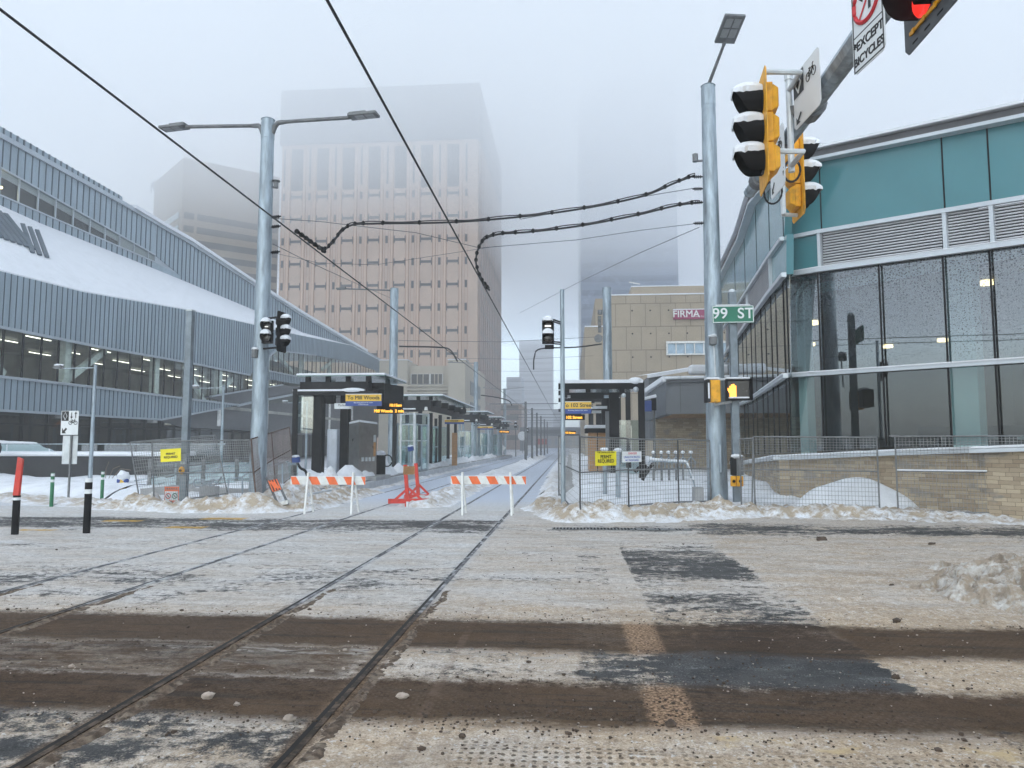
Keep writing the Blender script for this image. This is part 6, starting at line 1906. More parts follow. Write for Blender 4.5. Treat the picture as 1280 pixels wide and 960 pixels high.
t = MB(); t.poly([(-0.02, -0.008, -0.24), (0.02, -0.008, -0.24), (0.02, -0.008, -0.18), (0.05, -0.008, -0.18), (0, -0.008, -0.14), (-0.05, -0.008, -0.18), (-0.02, -0.008, -0.18)]); t.build('arrow', mInk, o, local=True)


def striped_board(t, mO, mW, x0, x1, z0, z1, y0, y1, pitch=0.28, slant=0.13, tape=None):
    """white board with slanted orange stripes (front side, 3 mm proud)"""


def barricade(name, label, px0, px1, pyT, pyB, legs, Yd, legb):
    a, b = at(px0, pyB, Yd), at(px1, pyT, Yd)
    o = thing(name, label, 'barricade', ((a.x + b.x) / 2, Yd, 0), 'striped road barricades')
    z0, z1 = a.z, b.z
    t = MB(); t.box(a.x, b.x, Yd - 0.02, Yd, z0, z1); bd = t.build('board', mWhite, o)
    t = MB(); x = a.x + 0.0; pitch = (b.x - a.x) / 4.25; hgt = z1 - z0
    for k in range(5):
        xa = a.x + k * pitch; w_ = pitch * 0.50; sl = hgt * 0.95
        pts = [(xa + sl * 0.55, z0), (xa + sl * 0.55 + w_, z0), (xa + w_, z1), (xa, z1)] if k else [(a.x + .05, z0), (a.x + 0.05 + w_ * 0.9, z0), (a.x + w_ * 0.6, z1), (a.x, z1)]
        pts = [(min(b.x, px), pz) for px, pz in pts]
        if k == 4: pts = [(b.x - pitch * .24, z1), (b.x, z1), (b.x, z0), (b.x - pitch * 0.04, z0)]
        t.prism([(px, Yd - 0.0205, pz) for px, pz in pts], V((0, -0.002, 0)))
    t.build('stripe', mOrange, bd)
    t = MB()
    for (pt_x, pb_x) in legs:
        tp_, bt = at(pt_x, pyT - 5, Yd), gr(pb_x, legb)
        for dy in (-0.30, 0.34):
            t = MB(); f = V((bt.x, Yd + dy - 0.03, 0.0)); t.bar(f, V((tp_.x, Yd - 0.045 if dy < 0 else Yd + 0.03, tp_.z)), 0.045, 0.045, Y_); t.build('leg', mWhite, o)
        t = MB(); t.bar((bt.x + (tp_.x - bt.x) * 0.25, Yd - 0.27, 0.2), (bt.x + (tp_.x - bt.x) * 0.25, Yd + 0.27, 0.2), 0.03); t.build('cross_bar', mWhite, o)
    t = MB(); t.box(a.x + 0.02, b.x - 0.02, Yd - 0.022, Yd + 0.004, z1 + 0.001, z1 + 0.014); t.build('snow_cap', mSnow, o)
    return o


barricade('barricade', 'orange and white striped barricade across the left track', 363.5, 457, 596, 605.5, ((386, 380), (442, 440)), 18.25, 643)
barricade('barricade', 'orange and white striped barricade across the right track', 563.5, 657.5, 595.5, 605, ((578, 580), (638, 641)), 18.25, 643)

# collapsed barricade lying against the snow
p = at(347, 622, 19.1)
o = thing('folded_barricade', 'collapsed barricade with orange and black striped panels leaning in the snow by the left pole', 'barricade', (p.x, 19.1, 0))
a0, a1, b0_, b1_ = at(333, 597, 19.5), at(349, 634, 18.9), at(344, 595, 19.6), at(360, 630, 18.9)
for (u, v) in ((a0, a1), (b0_, b1_)):
    t = MB(); t.bar(u, v, 0.045); t.build('leg', mGalvD, o)
for (f0, f1) in ((0.15, 0.52),):
    pts = [a0.lerp(a1, f0), b0_.lerp(b1_, f0), b0_.lerp(b1_, f1), a0.lerp(a1, f1)]
    nn = (pts[1] - pts[0]).cross(pts[3] - pts[0]).normalized(); nn = nn if nn.y < 0 else -nn
    t = MB(); t.prism([q + nn * 0.03 for q in pts], nn * 0.02); bd = t.build('board', mOrange, o)
    t = MB()
    for k in range(3):
        f = 0.12 + k * 0.3
        q = [pts[0].lerp(pts[1], f), pts[0].lerp(pts[1], f + .14), pts[3].lerp(pts[2], f + .14), pts[3].lerp(pts[2], f)]
        t.prism([s_ + nn * 0.0505 for s_ in q], nn * 0.003)
    t.build('stripe', mInk, bd)
t = MB(); t.bar(a0.lerp(a1, .92) + V((-0.05, 0, 0)), b0_.lerp(b1_, .92) + V((0.05, 0, 0)), 0.16, 0.1); t.build('foot_bar', mWhite, o)

# red steel stand
def red_stand():
    Y0 = 18.7
    c = gr(513, 633)
    o = thing('barrier_stand', 'red steel stand of two braced posts holding a wooden plank between the barricades', 'barrier stand', (c.x, c.y, 0))
    for (pxt, pyt, pxb, pyb, fx0, fx1, fdy) in ((506.5, 581, 510, 632, 485, 536, 0), (519.8, 579, 523.5, 626, 505, 544, 0)):
        base = gr(pxb, pyb); tp_ = at(pxt, pyt, base.y)
        t = MB(); t.bar((base.x, base.y, 0.0), tp_, 0.10, 0.09, Y_); t.build('post', mRed, o)
        l, r_ = at(fx0, pyb + 3, base.y - 0.1), at(fx1, pyb - 1, base.y + 0.15)
        l.z = 0.10; r_.z = 0.10
        t = MB(); t.bar(l + Z_ * .03, r_ + Z_ * .03, 0.13, 0.13); t.build('foot_beam', mRed, o)
        t = MB()
        t.bar(V((base.x, base.y, 0.02)) + V((0.05, -0.45, 0.03)), V((base.x, base.y, 0.02)) + V((-0.05, 0.45, 0.03)), 0.08, 0.08); t.build('cross_foot', mRed, o)
        for e in (l.lerp(V((base.x, base.y, .06)), 0.25), r_.lerp(V((base.x, base.y, .06)), 0.25)):
            t = MB(); t.bar(e + Z_ * 0.03, V((base.x, base.y, 0.50)), 0.07); t.build('brace', mRed, o)
    a, b = at(504.5, 588, 18.85), at(518, 588, 19.2)
    t = MB(); t.bar(a, b, 0.03, 0.22); t.build('plank', mPly, o)
    t = MB(); q = gr(510, 636); t.box(q.x - 0.03, q.x + 0.03, q.y - 0.1, q.y - 0.05, 0.05, 0.2); t.build('label_plate', mGalvL, o)


red_stand()

# ------------------------------------------------------------------ tram shelters, left platform
XR = -7.25
PZ = 0.36


def shelter(name, label, y0, y1, xl, xr, zt, detail=True, side=-1, deep=0.5):
    """flat glass roof on black steel: side=-1 opens to the right (track on its right)"""
    o = thing(name, label, 'tram shelter', ((xl + xr) / 2, y0, PZ), 'tram shelters on the left platform')
    t = MB(); t.box(xl, xr, y0, y1, zt, zt + 0.035); t.build('glass_roof', pm('roof_glass_teal', (0.12, 0.22, 0.21), 0.15, 0, 0.1, 1), o)
    t = MB(); t.box(xl - 0.02, xr + 0.02, y0 - 0.03, y1 + 0.02, zt + 0.036, zt + 0.12); t.build('snow_cap', mSnow, o, bevel=0.035)
    t = MB(); zb = zt - 0.20
    nb = 4
    for k in range(nb):
        x = xl + 0.35 + (xr - xl - 1.1) * k / (nb - 1)
        for yy in (y0 + 0.35, y1 - 0.4): t.box(x - 0.1, x + 0.1, yy - 0.06, yy + 0.06, zb, zt - 0.001)
    t.build_each('roof_bracket', mBlackM, o)
    t = MB(); t.box(xl + 0.05, xr - 0.75, y0 + 0.25, y0 + 0.42, zb - deep, zb - 0.001); t.build('front_beam', mBlack, o)
    t = MB(); t.box(xr - 0.92, xr - 0.75, y0 + 0.43, y1 - 0.1, zb - deep, zb - 0.001); t.build('track_beam', mBlack, o)
    t = MB(); n = max(2, int((y1 - y0) / 2.4))
    for k in range(n):
        yy = y0 + 0.9 + k * (y1 - y0 - 1.2) / n
        t.box(xr - 0.74, xr - 0.25, yy - 0.05, yy + 0.05, zb - deep * 0.55, zb - 0.001)
    t.build_each('outrigger', mBlack, o)
    return o


z1 = at(430, 467, 28).z
X1L, X1R = at(371, 467, 28).x, at(481, 467, 28).x
s1_ = shelter('tram_shelter', 'nearest left tram shelter, open black frame with To Mill Woods sign', 28.0, 31.8, X1L, X1R, z1 - 0.1, deep=0.48)
# portal frame in front
zc_ = at(400, 489.5, 27.9).z
t = MB(); xa, xb = at(366.5, 500, 27.9).x, at(372, 500, 27.9).x; t.box(xa, xb, 27.85, 28.0, PZ - 0.1, at(368, 486, 27.9).z); t.build('thin_post', mBlack, s1_)
t = MB(); t.box(xb, at(470, 500, 27.9).x, 27.88, 28.02, at(400, 494, 27.9).z, at(400, 489, 27.9).z); t.build('cross_beam', mBlack, s1_)
t = MB(); t.box(xa - 0.02, at(455, 500, 27.9).x, 27.86, 28.04, at(400, 489, 27.9).z + .001, at(400, 486.7, 27.9).z); t.ball((at(440, 500, 27.9).x, 27.95, zc_ + 0.05), 0.5, 0.12, 0.1, 12, 6); t.build_each('snow_cap', mSnow, s1_)
for (pa0, pa1, Yd) in ((392, 404, 28.6), (426.5, 436, 29.6)):
    t = MB(); t.box(at(pa0, 550, Yd).x, at(pa1, 550, Yd).x, Yd - 0.2, Yd + 0.2, PZ - 0.2, at(400, 484, Yd).z); t.build('post', mBlack, s1_)
t = MB(); t.box(at(372, 500, 28.1).x, at(392, 500, 28.1).x, 28.1, 28.12, 2.2, at(372, 496, 28.1).z); t.build('glass_panel', mGlassT, s1_)
# fascia box on the track side
fx0, fx1 = at(480, 500, 29.2).x, at(504.5, 500, 30.6).x
t = MB(); t.hexa([at(480, 508, 29.0), at(504.5, 508, 30.7), at(504.5, 508, 30.7) + V((-.3, .3, 0)), at(480, 508, 29.0) + V((-.3, .3, 0)), at(480, 479, 29.0), at(504.5, 483, 30.7), at(504.5, 483, 30.7) + V((-.3, .3, 0)), at(480, 479, 29.0) + V((-.3, .3, 0))]); t.build('fascia', mBlack, s1_)


def dest_sign(name, label, px0, px1, py0, py1, Yd, txt, sub=None, cat='sign', group=None):
    a, b = at(px0, py1, Yd), at(px1, py0, Yd)
    o = thing(name, label, cat, (a.x, Yd, a.z), group)
    zm = a.z + (b.z - a.z) * 0.42
    t = MB(); t.box(a.x, b.x, Yd - 0.02, Yd + 0.06, a.z, b.z); t.build('panel', mBlue, o)
    t = MB(); t.box(a.x, b.x, Yd - 0.024, Yd - 0.0205, zm, b.z); t.build('yellow_band', mYelB, o)
    text(o, txt, ((a.x + b.x) / 2, Yd - 0.026, (zm + b.z) / 2), X_, Z_, (b.z - zm) * 0.80, mInk, fat=0.004)
    if sub:
        for k, s_ in enumerate(sub): text(o, s_, ((a.x + b.x) / 2, Yd - 0.0215, a.z + (zm - a.z) * (0.68 - 0.4 * k)), X_, Z_, (zm - a.z) * 0.36, mSignW)
    t = MB(); t.box(a.x, b.x, Yd - 0.03, Yd + 0.07, b.z + 0.001, b.z + 0.025); t.build('snow_cap', mSnow, o)
    return o


def led_board(label, px0, px1, py0, py1, Yd, rows, group='amber departure boards'):
    a, b = at(px0, py1, Yd), at(px1, py0, Yd)
    o = thing('departure_board', label, 'departure board', (a.x, Yd, a.z), group)
    t = MB(); t.box(a.x, b.x, Yd, Yd + 0.25, a.z, b.z); t.build('housing', mBlackM, o)
    for (s_, fx, fz, sz) in rows: text(o, s_, (a.x + (b.x - a.x) * fx, Yd - 0.004, a.z + (b.z - a.z) * fz), X_, Z_, sz * (b.z - a.z), mLed, fat=0.006)
    return o


dest_sign('destination_sign', 'yellow and blue sign reading To Mill Woods under the near left shelter', 432, 477, 493, 507.5, 27.75, 'To Mill Woods', ('Boarding platform for trains', 'to Mill Woods'))
led_board('amber departure board hanging at the near left shelter', 470.5, 502, 503, 517, 29.0, (('10:15am', 0.76, 0.74, 0.34), ('Mill Woods  2 min', 0.5, 0.22, 0.36)))
t = MB(); a, b = at(418, 506, 28.0), at(440, 511, 28.0); t.box(a.x, b.x, 28.0, 28.03, b.z, a.z + 0.06)
o = thing('small_notice', 'small grey notice board left of the To Mill Woods sign', 'sign', a); t.build('panel', mGalvL, o)
text(o, 'Platform', ((a.x + b.x) / 2, 27.995, (a.z + b.z) / 2 + 0.06), X_, Z_, 0.12, mInk)
t = MB(); p = at(412, 500, 28.2); t.box(p.x - 0.16, p.x + 0.2, 28.1, 28.4, p.z - 0.15, p.z + 0.2); tag(t.build('speaker_box', mBlackM), 'black box camera under the near left shelter roof', 'camera box')

# other left shelters
lab2 = ['second left tram shelter with a long sloping glass roof edge', 'third left tram shelter beyond the long roof', 'fourth left tram shelter, small, beyond the third', 'farthest left tram shelter at the amber sign']
specs = [(40.6, 54.5, 493), (63, 68.5, 514), (75.5, 80.5, 521), (86, 91, 526.5)]
for k, (y0, y1, py) in enumerate(specs):
    zt = at(540, py, y0).z
    o = shelter('tram_shelter', lab2[k], y0, y1, XR - 3.3, XR + (0.0), zt - 0.1, deep=0.62)
    o['group'] = 'tram shelters on the left platform'
    # posts and glass wind screens
    n = max(2, int((y1 - y0) / 3.4))
    t = MB()
    for i in range(n + 1):
        yy = y0 + 0.5 + (y1 - y0 - 1) * i / n
        t.box(XR - 1.5, XR - 1.3, yy - 0.1, yy + 0.1, PZ - .1, zt - 0.9); t.box(XR - 3.0, XR - 2.8, yy - 0.1, yy + 0.1, PZ - .1, zt - 0.9)
    t.build_each('post', mBlack if k == 0 else mGalv, o)
    for i in range(n):
        ya = y0 + 0.7 + (y1 - y0 - 1) * i / n; yb = ya + (y1 - y0 - 1) / n * 0.55
        t = MB(); t.box(XR - 2.9, XR - 2.88, ya, yb + 1, PZ + 0.1, 2.9); t.box(XR - 2.7, XR - 1.55, ya, ya + 0.02, PZ + 0.1, 2.9); t.build('glass_panel', mGlassT, o)
        t = MB()
        for (xx) in (XR - 2.75, XR - 2.1, XR - 1.5): t.box(xx - 0.04, xx + 0.04, ya - 0.03, ya + 0.05, PZ, 3.0)
        t.box(XR - 2.7, XR - 1.55, ya - 0.02, ya + .04, 1.55, 1.62); t.box(XR - 2.7, XR - 1.55, ya - 0.02, ya + .04, 2.88, 2.96)
        t.build('screen_frame', mGalv, o)
    t = MB(); t.box(XR - 3.0, XR - 1.2, y0 + 0.1, y0 + 0.25, zt - 0.98, zt - 0.86); t.build('cross_beam', mBlack, o)
    t = MB(); t.box(XR - 3.0, XR - 1.6, y0 + 0.08, y0 + 0.27, zt - 0.859, zt - 0.78); t.build('snow_cap', mSnow, o, bevel=0.03)
    t = MB(); t.cyl((XR - 1.0, y0 + 0.2, zt - 0.9), (XR - 1.0, y0 + 0.2, zt - 0.7), 0.12, 0.07, 10); t.build('roof_lamp', mWhite, o)
# enclosed glass waiting room in the second shelter
wr = thing('waiting_room', 'glazed waiting room with pale metal frames and double doors under the second left shelter', 'waiting room', (XR - 2.4, 37.5, PZ))
x0, x1, x2 = at(500, 550, 38).x, at(518, 550, 37.4).x, at(534.5, 550, 38.6).x
zt = at(520, 516, 37.4).z
def fr(a, b, w_=0.09): t_.bar(a, b, w_, w_)
t_ = MB()
A_, B_, C_, D_ = V((x0, 38.2, PZ)), V((x1, 37.4, PZ)), V((x2, 38.8, PZ)), V((x1 - 0.2, 41, PZ))
for q in (A_, B_, C_): t_.bar(q, V((q.x, q.y, zt)), 0.13 if q is B_ else 0.09, 0.13)
for (a, b) in ((A_, B_), (B_, C_)):
    for f in (0.02, 0.52, 0.8, 0.985): t_.bar(a + Z_ * (zt - PZ) * f, b + Z_ * (zt - PZ) * f, 0.06)
t_.build('frame', mGalvL, wr)
for (a, b) in ((A_, B_), (B_, C_)):
    t = MB(); n_ = (b - a).cross(Z_).normalized() * 0.012; t.hexa([a + n_, b + n_, b - n_, a - n_, V((a.x, a.y, zt)) + n_, V((b.x, b.y, zt)) + n_, V((b.x, b.y, zt)) - n_, V((a.x, a.y, zt)) - n_]); t.build('glass_panel', mGlassT, wr)
for k in range(2):
    a, b = B_.lerp(C_, 0.1 + 0.42 * k), B_.lerp(C_, 0.48 + 0.42 * k); t = MB(); zz = PZ + (zt - PZ) * 0.5
    for (u, v) in ((a, a + Z_ * (zz - PZ + .9)), (b, b + Z_ * (zz - PZ + .9)), (a + Z_ * (zz - PZ + .9), b + Z_ * (zz - PZ + .9)), (a + Z_ * 0.08, b + Z_ * 0.08)): t.bar(u + V((.02, -.05, 0)), v + V((.02, -.05, 0)), 0.05)
    t.build('door', mGalv, wr)
# plywood boarded door and ticket things
a, b = at(565, 540, 47), at(571.5, 540, 47)
t = MB(); t.box(a.x, b.x, 47, 47.08, PZ, at(567, 541, 47).z); tag(t.build('plywood_hoarding', mPly), 'tall plywood board standing under the second left shelter', 'hoarding')
dest_sign('hanging_sign', 'yellow hanging sign in the middle of the second left shelter', 556, 580, 524.5, 530, 45.5, 'Churchill', None, group=None)
dest_sign('hanging_sign', 'faint yellow hanging sign under the third left shelter', 597, 616, 533, 537, 64, 'Churchill', None)
led_board('amber departure board at the far end of the left shelters', 624, 636.5, 537.5, 541.5, 84, (('Mill Woods', 0.5, 0.45, 0.6),))

# steel cabinet, pillar, validators, bin
a, b, c = at(435.5, 585, 29.2), at(448, 585, 28.6), at(470.5, 585, 29.6)
zt = at(452, 530, 29).z; zb = PZ + 0.1
cab = thing('steel_cabinet', 'stainless steel equipment cabinet with a curved snowy top on the left platform', 'cabinet', (b.x, 28.6, PZ))
t = MB(); d = V((-0.1, 1.0, 0)); t.hexa([V((a.x, a.y, zb)), V((b.x, b.y, zb)), V((c.x, c.y, zb)), V((c.x - 0.3, c.y + 0.8, zb)), V((a.x, a.y, zt)), V((b.x, b.y, zt + .07)), V((c.x, c.y, zt)), V((c.x - .3, c.y + .8, zt))]); t.build('body', mSteelP, cab)
t = MB(); t.hexa([V((a.x - .03, a.y, zt + .002)), V((b.x, b.y - .03, zt + .072)), V((c.x + .03, c.y, zt + .002)), V((c.x - 0.3, c.y + 0.8, zt + .002)), V((a.x, a.y, zt + .09)), V((b.x, b.y, zt + .17)), V((c.x, c.y, zt + .09)), V((c.x - .3, c.y + .8, zt + .09))]); t.build('snow_cap', mSnow, cab, bevel=0.03)
nrm = (V((c.x, c.y, 0)) - V((b.x, b.y, 0))).normalized(); out = V((nrm.y, -nrm.x, 0))
t = MB()
for k in range(4):
    q = V((b.x, b.y, 0)).lerp(V((c.x, c.y, 0)), 0.2 + 0.2 * k) + out * 0.02; t.obox(V((q.x, q.y, 1.15)), nrm * 0.055, out * 0.02, Z_ * 0.08)
t.build_each('vent', mGalvL, cab)
q = V((b.x, b.y, 0)).lerp(V((c.x, c.y, 0)), 0.86) + out * 0.02
t = MB(); t.obox(V((q.x, q.y, 2.0)), nrm * 0.05, out * 0.02, Z_ * 0.14); t.build('lock_plate', mGalvL, cab)
t = MB(); t.obox(V((q.x, q.y, 1.55)), nrm * 0.06, out * 0.012, Z_ * 0.28); t.build('orange_label', mPly, cab)
t = MB(); t.box(a.x - .2, c.x + 0.3, 28.4, 30.8, PZ - 0.1, zb - .001); t.build('plinth', mConc, cab)
a, b = at(408.5, 590, 28.0), at(422, 536.5, 28.0)
pl_ = thing('info_pillar', 'pale grey metal pillar between the black posts of the near shelter', 'pillar', (a.x, 28, PZ))
t = MB(); t.box(a.x, b.x, 27.95, 28.3, PZ - 0.1, b.z); t.build('casing', pm('pillar_grey', (0.36, 0.39, 0.44), 0.45, 0.2), pl_, bevel=0.02)
t = MB(); t.box(a.x + 0.1, b.x - 0.04, 27.94, 27.949, PZ, b.z - 0.06); t.build('door', pm('pillar_door', (0.42, 0.45, 0.50), 0.4, 0.2), pl_)
v0 = None
for k, (px, py, Yd, lb) in enumerate(((370, 575, 26.5, 'dark blue card reader on a bent black leg by the near left shelter'), (513.5, 561, 34.5, 'dark blue card reader on a post behind the red stand'))):
    p = at(px, py, Yd)
    o = thing('card_reader', lb, 'card reader', (p.x, Yd, PZ), 'card readers on the platform')
    t = MB(); t.obox(p, V((0.13, 0, 0.03)), V((0, 0.1, 0)), V((-0.02, 0, 0.11))); t.build('reader_head', mBlue, o, bevel=0.03)
    cap_snow(o, p + Z_ * 0.13, 0.15, 0.12, 0.06, k)
    t = MB()
    if k == 0: t.tube(ico_path([p - Z_ * 0.1 + V((0.05, 0, 0)), p + V((0.18, 0, -0.3)), p + V((0.38, 0, -0.42)), p + V((0.48, 0, -0.75))], 6), 0.05, 8); t.build('leg', mBlackM, o)
    else: t.cyl((p.x, Yd, PZ), p - Z_ * 0.1, 0.06); t.build('leg', mGalv, o)
p = at(475, 575, 31)
o = thing('litter_bin', 'dark litter bin with a rounded snow cap behind the steel cabinet', 'bin', (p.x, 31, PZ))
t = MB(); t.cyl((p.x, 31, PZ), (p.x, 31, at(475, 569, 31).z), 0.24, 0.24, 14); t.build('body', mBlackM, o); cap_snow(o, (p.x, 31, at(475, 567, 31).z), 0.25, 0.25, 0.13, 9)
o = thing('bicycle_rack', 'black looped stand beside the snow capped bin', 'stand', at(484, 585, 31))
p = at(484, 573, 31); t = MB(); t.tube([(p.x + 0.22 * math.cos(k * .5), 31, p.z - 0.1 + 0.25 * math.sin(k * .5)) for k in range(13)], 0.03, 6); t.build('hoop', mBlackM, o)

# ramp railings behind the left fence
hr = thing('handrail', 'grey tubular ramp handrails with teal glass panels behind the left fence', 'railing', at(280, 600, 23))
t = MB()
def H_(px, py, Yd): return at(px, py, Yd)
for pts in ([H_(168, 601, 24), H_(282, 583, 25), H_(370, 580, 27)], [H_(168, 615, 24), H_(282, 598, 25)], [H_(284, 624, 21.5), H_(286, 598, 21.5), H_(302, 597, 21.8), H_(313, 588, 23), H_(360, 577, 26)], [H_(303, 598, 21.8), H_(303, 624, 21.8)], [H_(353, 580, 24.5), H_(353, 606, 24.5)], [H_(335, 588, 23.5), H_(335, 612, 23.5)]): t.tube(pts, 0.025, 6)
t.build('rail', mGalv, hr)
for (px, Yd) in ((186, 24), (222, 24.3), (253, 24.6), (295, 25.2), (344, 26)):
    t = MB(); a = at(px, 620, Yd); t.box(a.x - 0.06, a.x + 0.06, Yd - 0.03, Yd + 0.03, 0, at(px, 574, Yd).z); t.build('post', mGalvD, hr)
for (pa, pb, Yd) in ((188, 220, 24.1), (224, 251, 24.4), (255, 293, 24.9), (297, 342, 25.6), (346, 372, 26.2)):
    a, b = at(pa, 612, Yd), at(pb, 582, Yd); t = MB(); t.box(a.x, b.x, Yd + .04, Yd + 0.06, 0.25, b.z + 0.12); t.build('glass_panel', mGlassT, hr)
# looped cycle stand seen through the fence
lo = thing('cycle_stand', 'curly grey tube cycle stand behind the left fence', 'cycle stand', at(260, 610, 21))
t = MB(); q = [at(x, y, 21) for x, y in ((256, 600), (246, 599), (242, 603), (245, 608), (253, 607), (257, 603), (252, 602), (258, 606), (264, 604), (268, 599), (262, 601), (262, 607), (270, 605), (277, 596))]
t.tube(ico_path(q, 5), 0.025, 6); t.build('tube', mGalv, lo)
t = MB(); a = at(258, 620, 21); t.box(a.x - 0.2, a.x + 0.3, 20.95, 21.2, 0, at(258, 608, 21).z); t.build('foot_block', mConc, lo)

# ------------------------------------------------------------------ right platform shelters
def shelter_r(label, Yd, pxr, pyt, deep_py, extra=False):
    o = thing('tram_shelter', label, 'tram shelter', (at(750, 500, Yd).x, Yd, PZ), 'tram shelters on the right platform')
    x0 = at(698, 500, Yd).x; x1 = at(pxr, 500, Yd).x
    zt = at(750, pyt, Yd).z
    t = MB(); t.box(x0, x1, Yd - 0.06, Yd + 0.1, zt - 0.24, zt); t.build('front_beam', mBlackM, o)
    t = MB(); t.box(x0, x1 - 0.05, Yd - 0.09, Yd + 0.13, zt + .001, zt + 0.14)
    t.ball((x1 - 0.35, Yd, zt + 0.09), 0.3, 0.14, 0.15, 10, 6); t.build_each('snow_cap', mSnow, o)
    t = MB(); t.box(x1 - 0.25, x1, Yd - 0.08, Yd + 0.14, PZ - 0.1, zt + 0.05); t.build('end_post', mBlackM, o)
    t = MB(); t.hexa([(x0 + .2, Yd + .3, zt - .2), (x1 - .3, Yd + .3, zt - .2), (x1 - .3, Yd + 2.6, zt - .2), (x0 + .2, Yd + 2.6, zt - .2), (x0 + .2, Yd + .3, zt - .16), (x1 - .3, Yd + .3, zt - .16), (x1 - .3, Yd + 2.6, zt - .16), (x0 + .2, Yd + 2.6, zt - .16)]); t.build('glass_roof', pm('roof_glass_grey', (0.10, 0.15, 0.15), 0.15), o)
    t = MB(); t.box(x0 + .2, x1 - .3, Yd + 0.35, Yd + 2.6, zt - .159, zt - .08); t.build('roof_snow', mSnow, o)
    t = MB(); t.box(x0 + 0.5, x0 + 1.9, Yd + 0.5, Yd + 0.7, zt - 0.62, zt - 0.35); t.build('fascia', mBlackM, o)
    for f in (0.66,):
        x = x0 + (x1 - x0) * f; t = MB(); t.box(x - 0.2, x + 0.2, Yd + 0.5, Yd + 0.95, PZ - .1, zt - 0.37); t.build('post', mBlackM, o)
    t = MB()
    for f in (0.1, 0.35, 0.75):
        x = x0 + (x1 - x0) * f; t.box(x - 0.1, x + 0.1, Yd + 0.2, Yd + 0.4, zt - 0.36, zt - .2)
    t.build_each('roof_bracket', mBlackM, o)
    t = MB(); p = V((x1 - 0.35, Yd - 0.1, zt - 0.28)); t.ball(p, 0.12, 0.12, 0.12); t.build('camera_dome', mGalvL, o, smooth=True)
    t = MB(); x = x0 + (x1 - x0) * 0.72; t.box(x, x + 1.1, Yd + 1.6, Yd + 1.62, PZ + .1, 2.8); t.build('glass_panel', mGlassT, o)
    return o


shelter_r('nearest right tram shelter with the tall end post', 30.0, 805.5, 479, 0)
shelter_r('second right tram shelter behind the nearest beam', 37.7, 788, 488, 0)
shelter_r('third right tram shelter in the row of beams', 45.0, 776, 497.5, 0)
shelter_r('farthest right tram shelter with boards below it', 60.0, 760, 511, 0)
dest_sign('destination_sign', 'yellow and blue sign reading To 102 Street at the right shelters', 705.5, 739, 502.5, 517, 29.6, 'To 102 Street', ('Boarding platform for trains',))
led_board('amber departure board under the To 102 Street sign', 704, 731, 518, 525, 33, (('102 Street', 0.5, 0.45, 0.7),))
led_board('small amber departure board low at the right shelters', 705, 720, 538.5, 543, 52, (('102 Street', 0.5, 0.45, 0.7),))
for (y_, Yd, lb) in ((509, 34, 'upper white notice bar under the right shelters'), (514.5, 40, 'lower white notice bar under the right shelters')):
    a, b = at(740, y_ + 2, Yd), at(759, y_ - 1.5, Yd); t = MB(); t.box(a.x, b.x, Yd, Yd + .05, a.z, b.z); tag(t.build('notice_bar', mGalvL), lb, 'sign')
a, b = at(736, 572, 33), at(757.5, 541, 33)
bo = thing('wooden_kiosk', 'orange plywood boarded kiosk with a snowy roof behind the right fence', 'kiosk', (a.x, 33, PZ))
t = MB(); t.box(a.x, b.x, 33, 34.5, PZ - .2, b.z); t.build('body', mPly, bo)
t = MB(); q = (a.x + b.x) / 2; t.box(q - 0.02, q + 0.02, 32.985, 32.999, PZ, b.z); t.build('door_gap', mBlackM, bo)
t = MB(); t.box(a.x - 0.15, b.x + 0.3, 32.7, 34.7, b.z + .001, b.z + 0.2); t.build('roof', mBlackM, bo)
t = MB(); t.box(a.x - 0.18, b.x + 0.33, 32.66, 34.7, b.z + .201, b.z + 0.35); t.build('snow_cap', mSnow, bo, bevel=0.06)
a, b = at(757.5, 560, 31), at(767, 514, 31)
t = MB(); t.box(a.x, b.x, 31, 31.3, PZ, b.z); tag(t.build('info_pillar', mMGrey), 'grey metal pillar beside the wooden kiosk', 'pillar')
a, b = at(806, 513, 33), at(820, 498, 33)
o = thing('info_screen', 'dark info screen with a snow cap in front of the grey pavilion', 'screen', (a.x, 33, a.z))
t = MB(); t.box(a.x + .3, b.x, 32.9, 33.1, a.z, b.z); t.build('casing', mBlackM, o)
t = MB(); t.box(a.x, a.x + .3, 32.95, 33.05, a.z - 0.05, b.z - .1); t.build('blue_face', mBlue, o)
t = MB(); t.bar((a.x, 33, b.z - 0.0), (b.x, 33, b.z + 0.12), 0.25, 0.13); t.build('snow_cap', mSnow, o)
t = MB(); t.cyl((b.x - 0.1, 33.05, 0), (b.x - 0.1, 33.05, a.z), 0.06); t.build('post', mGalvD, o)

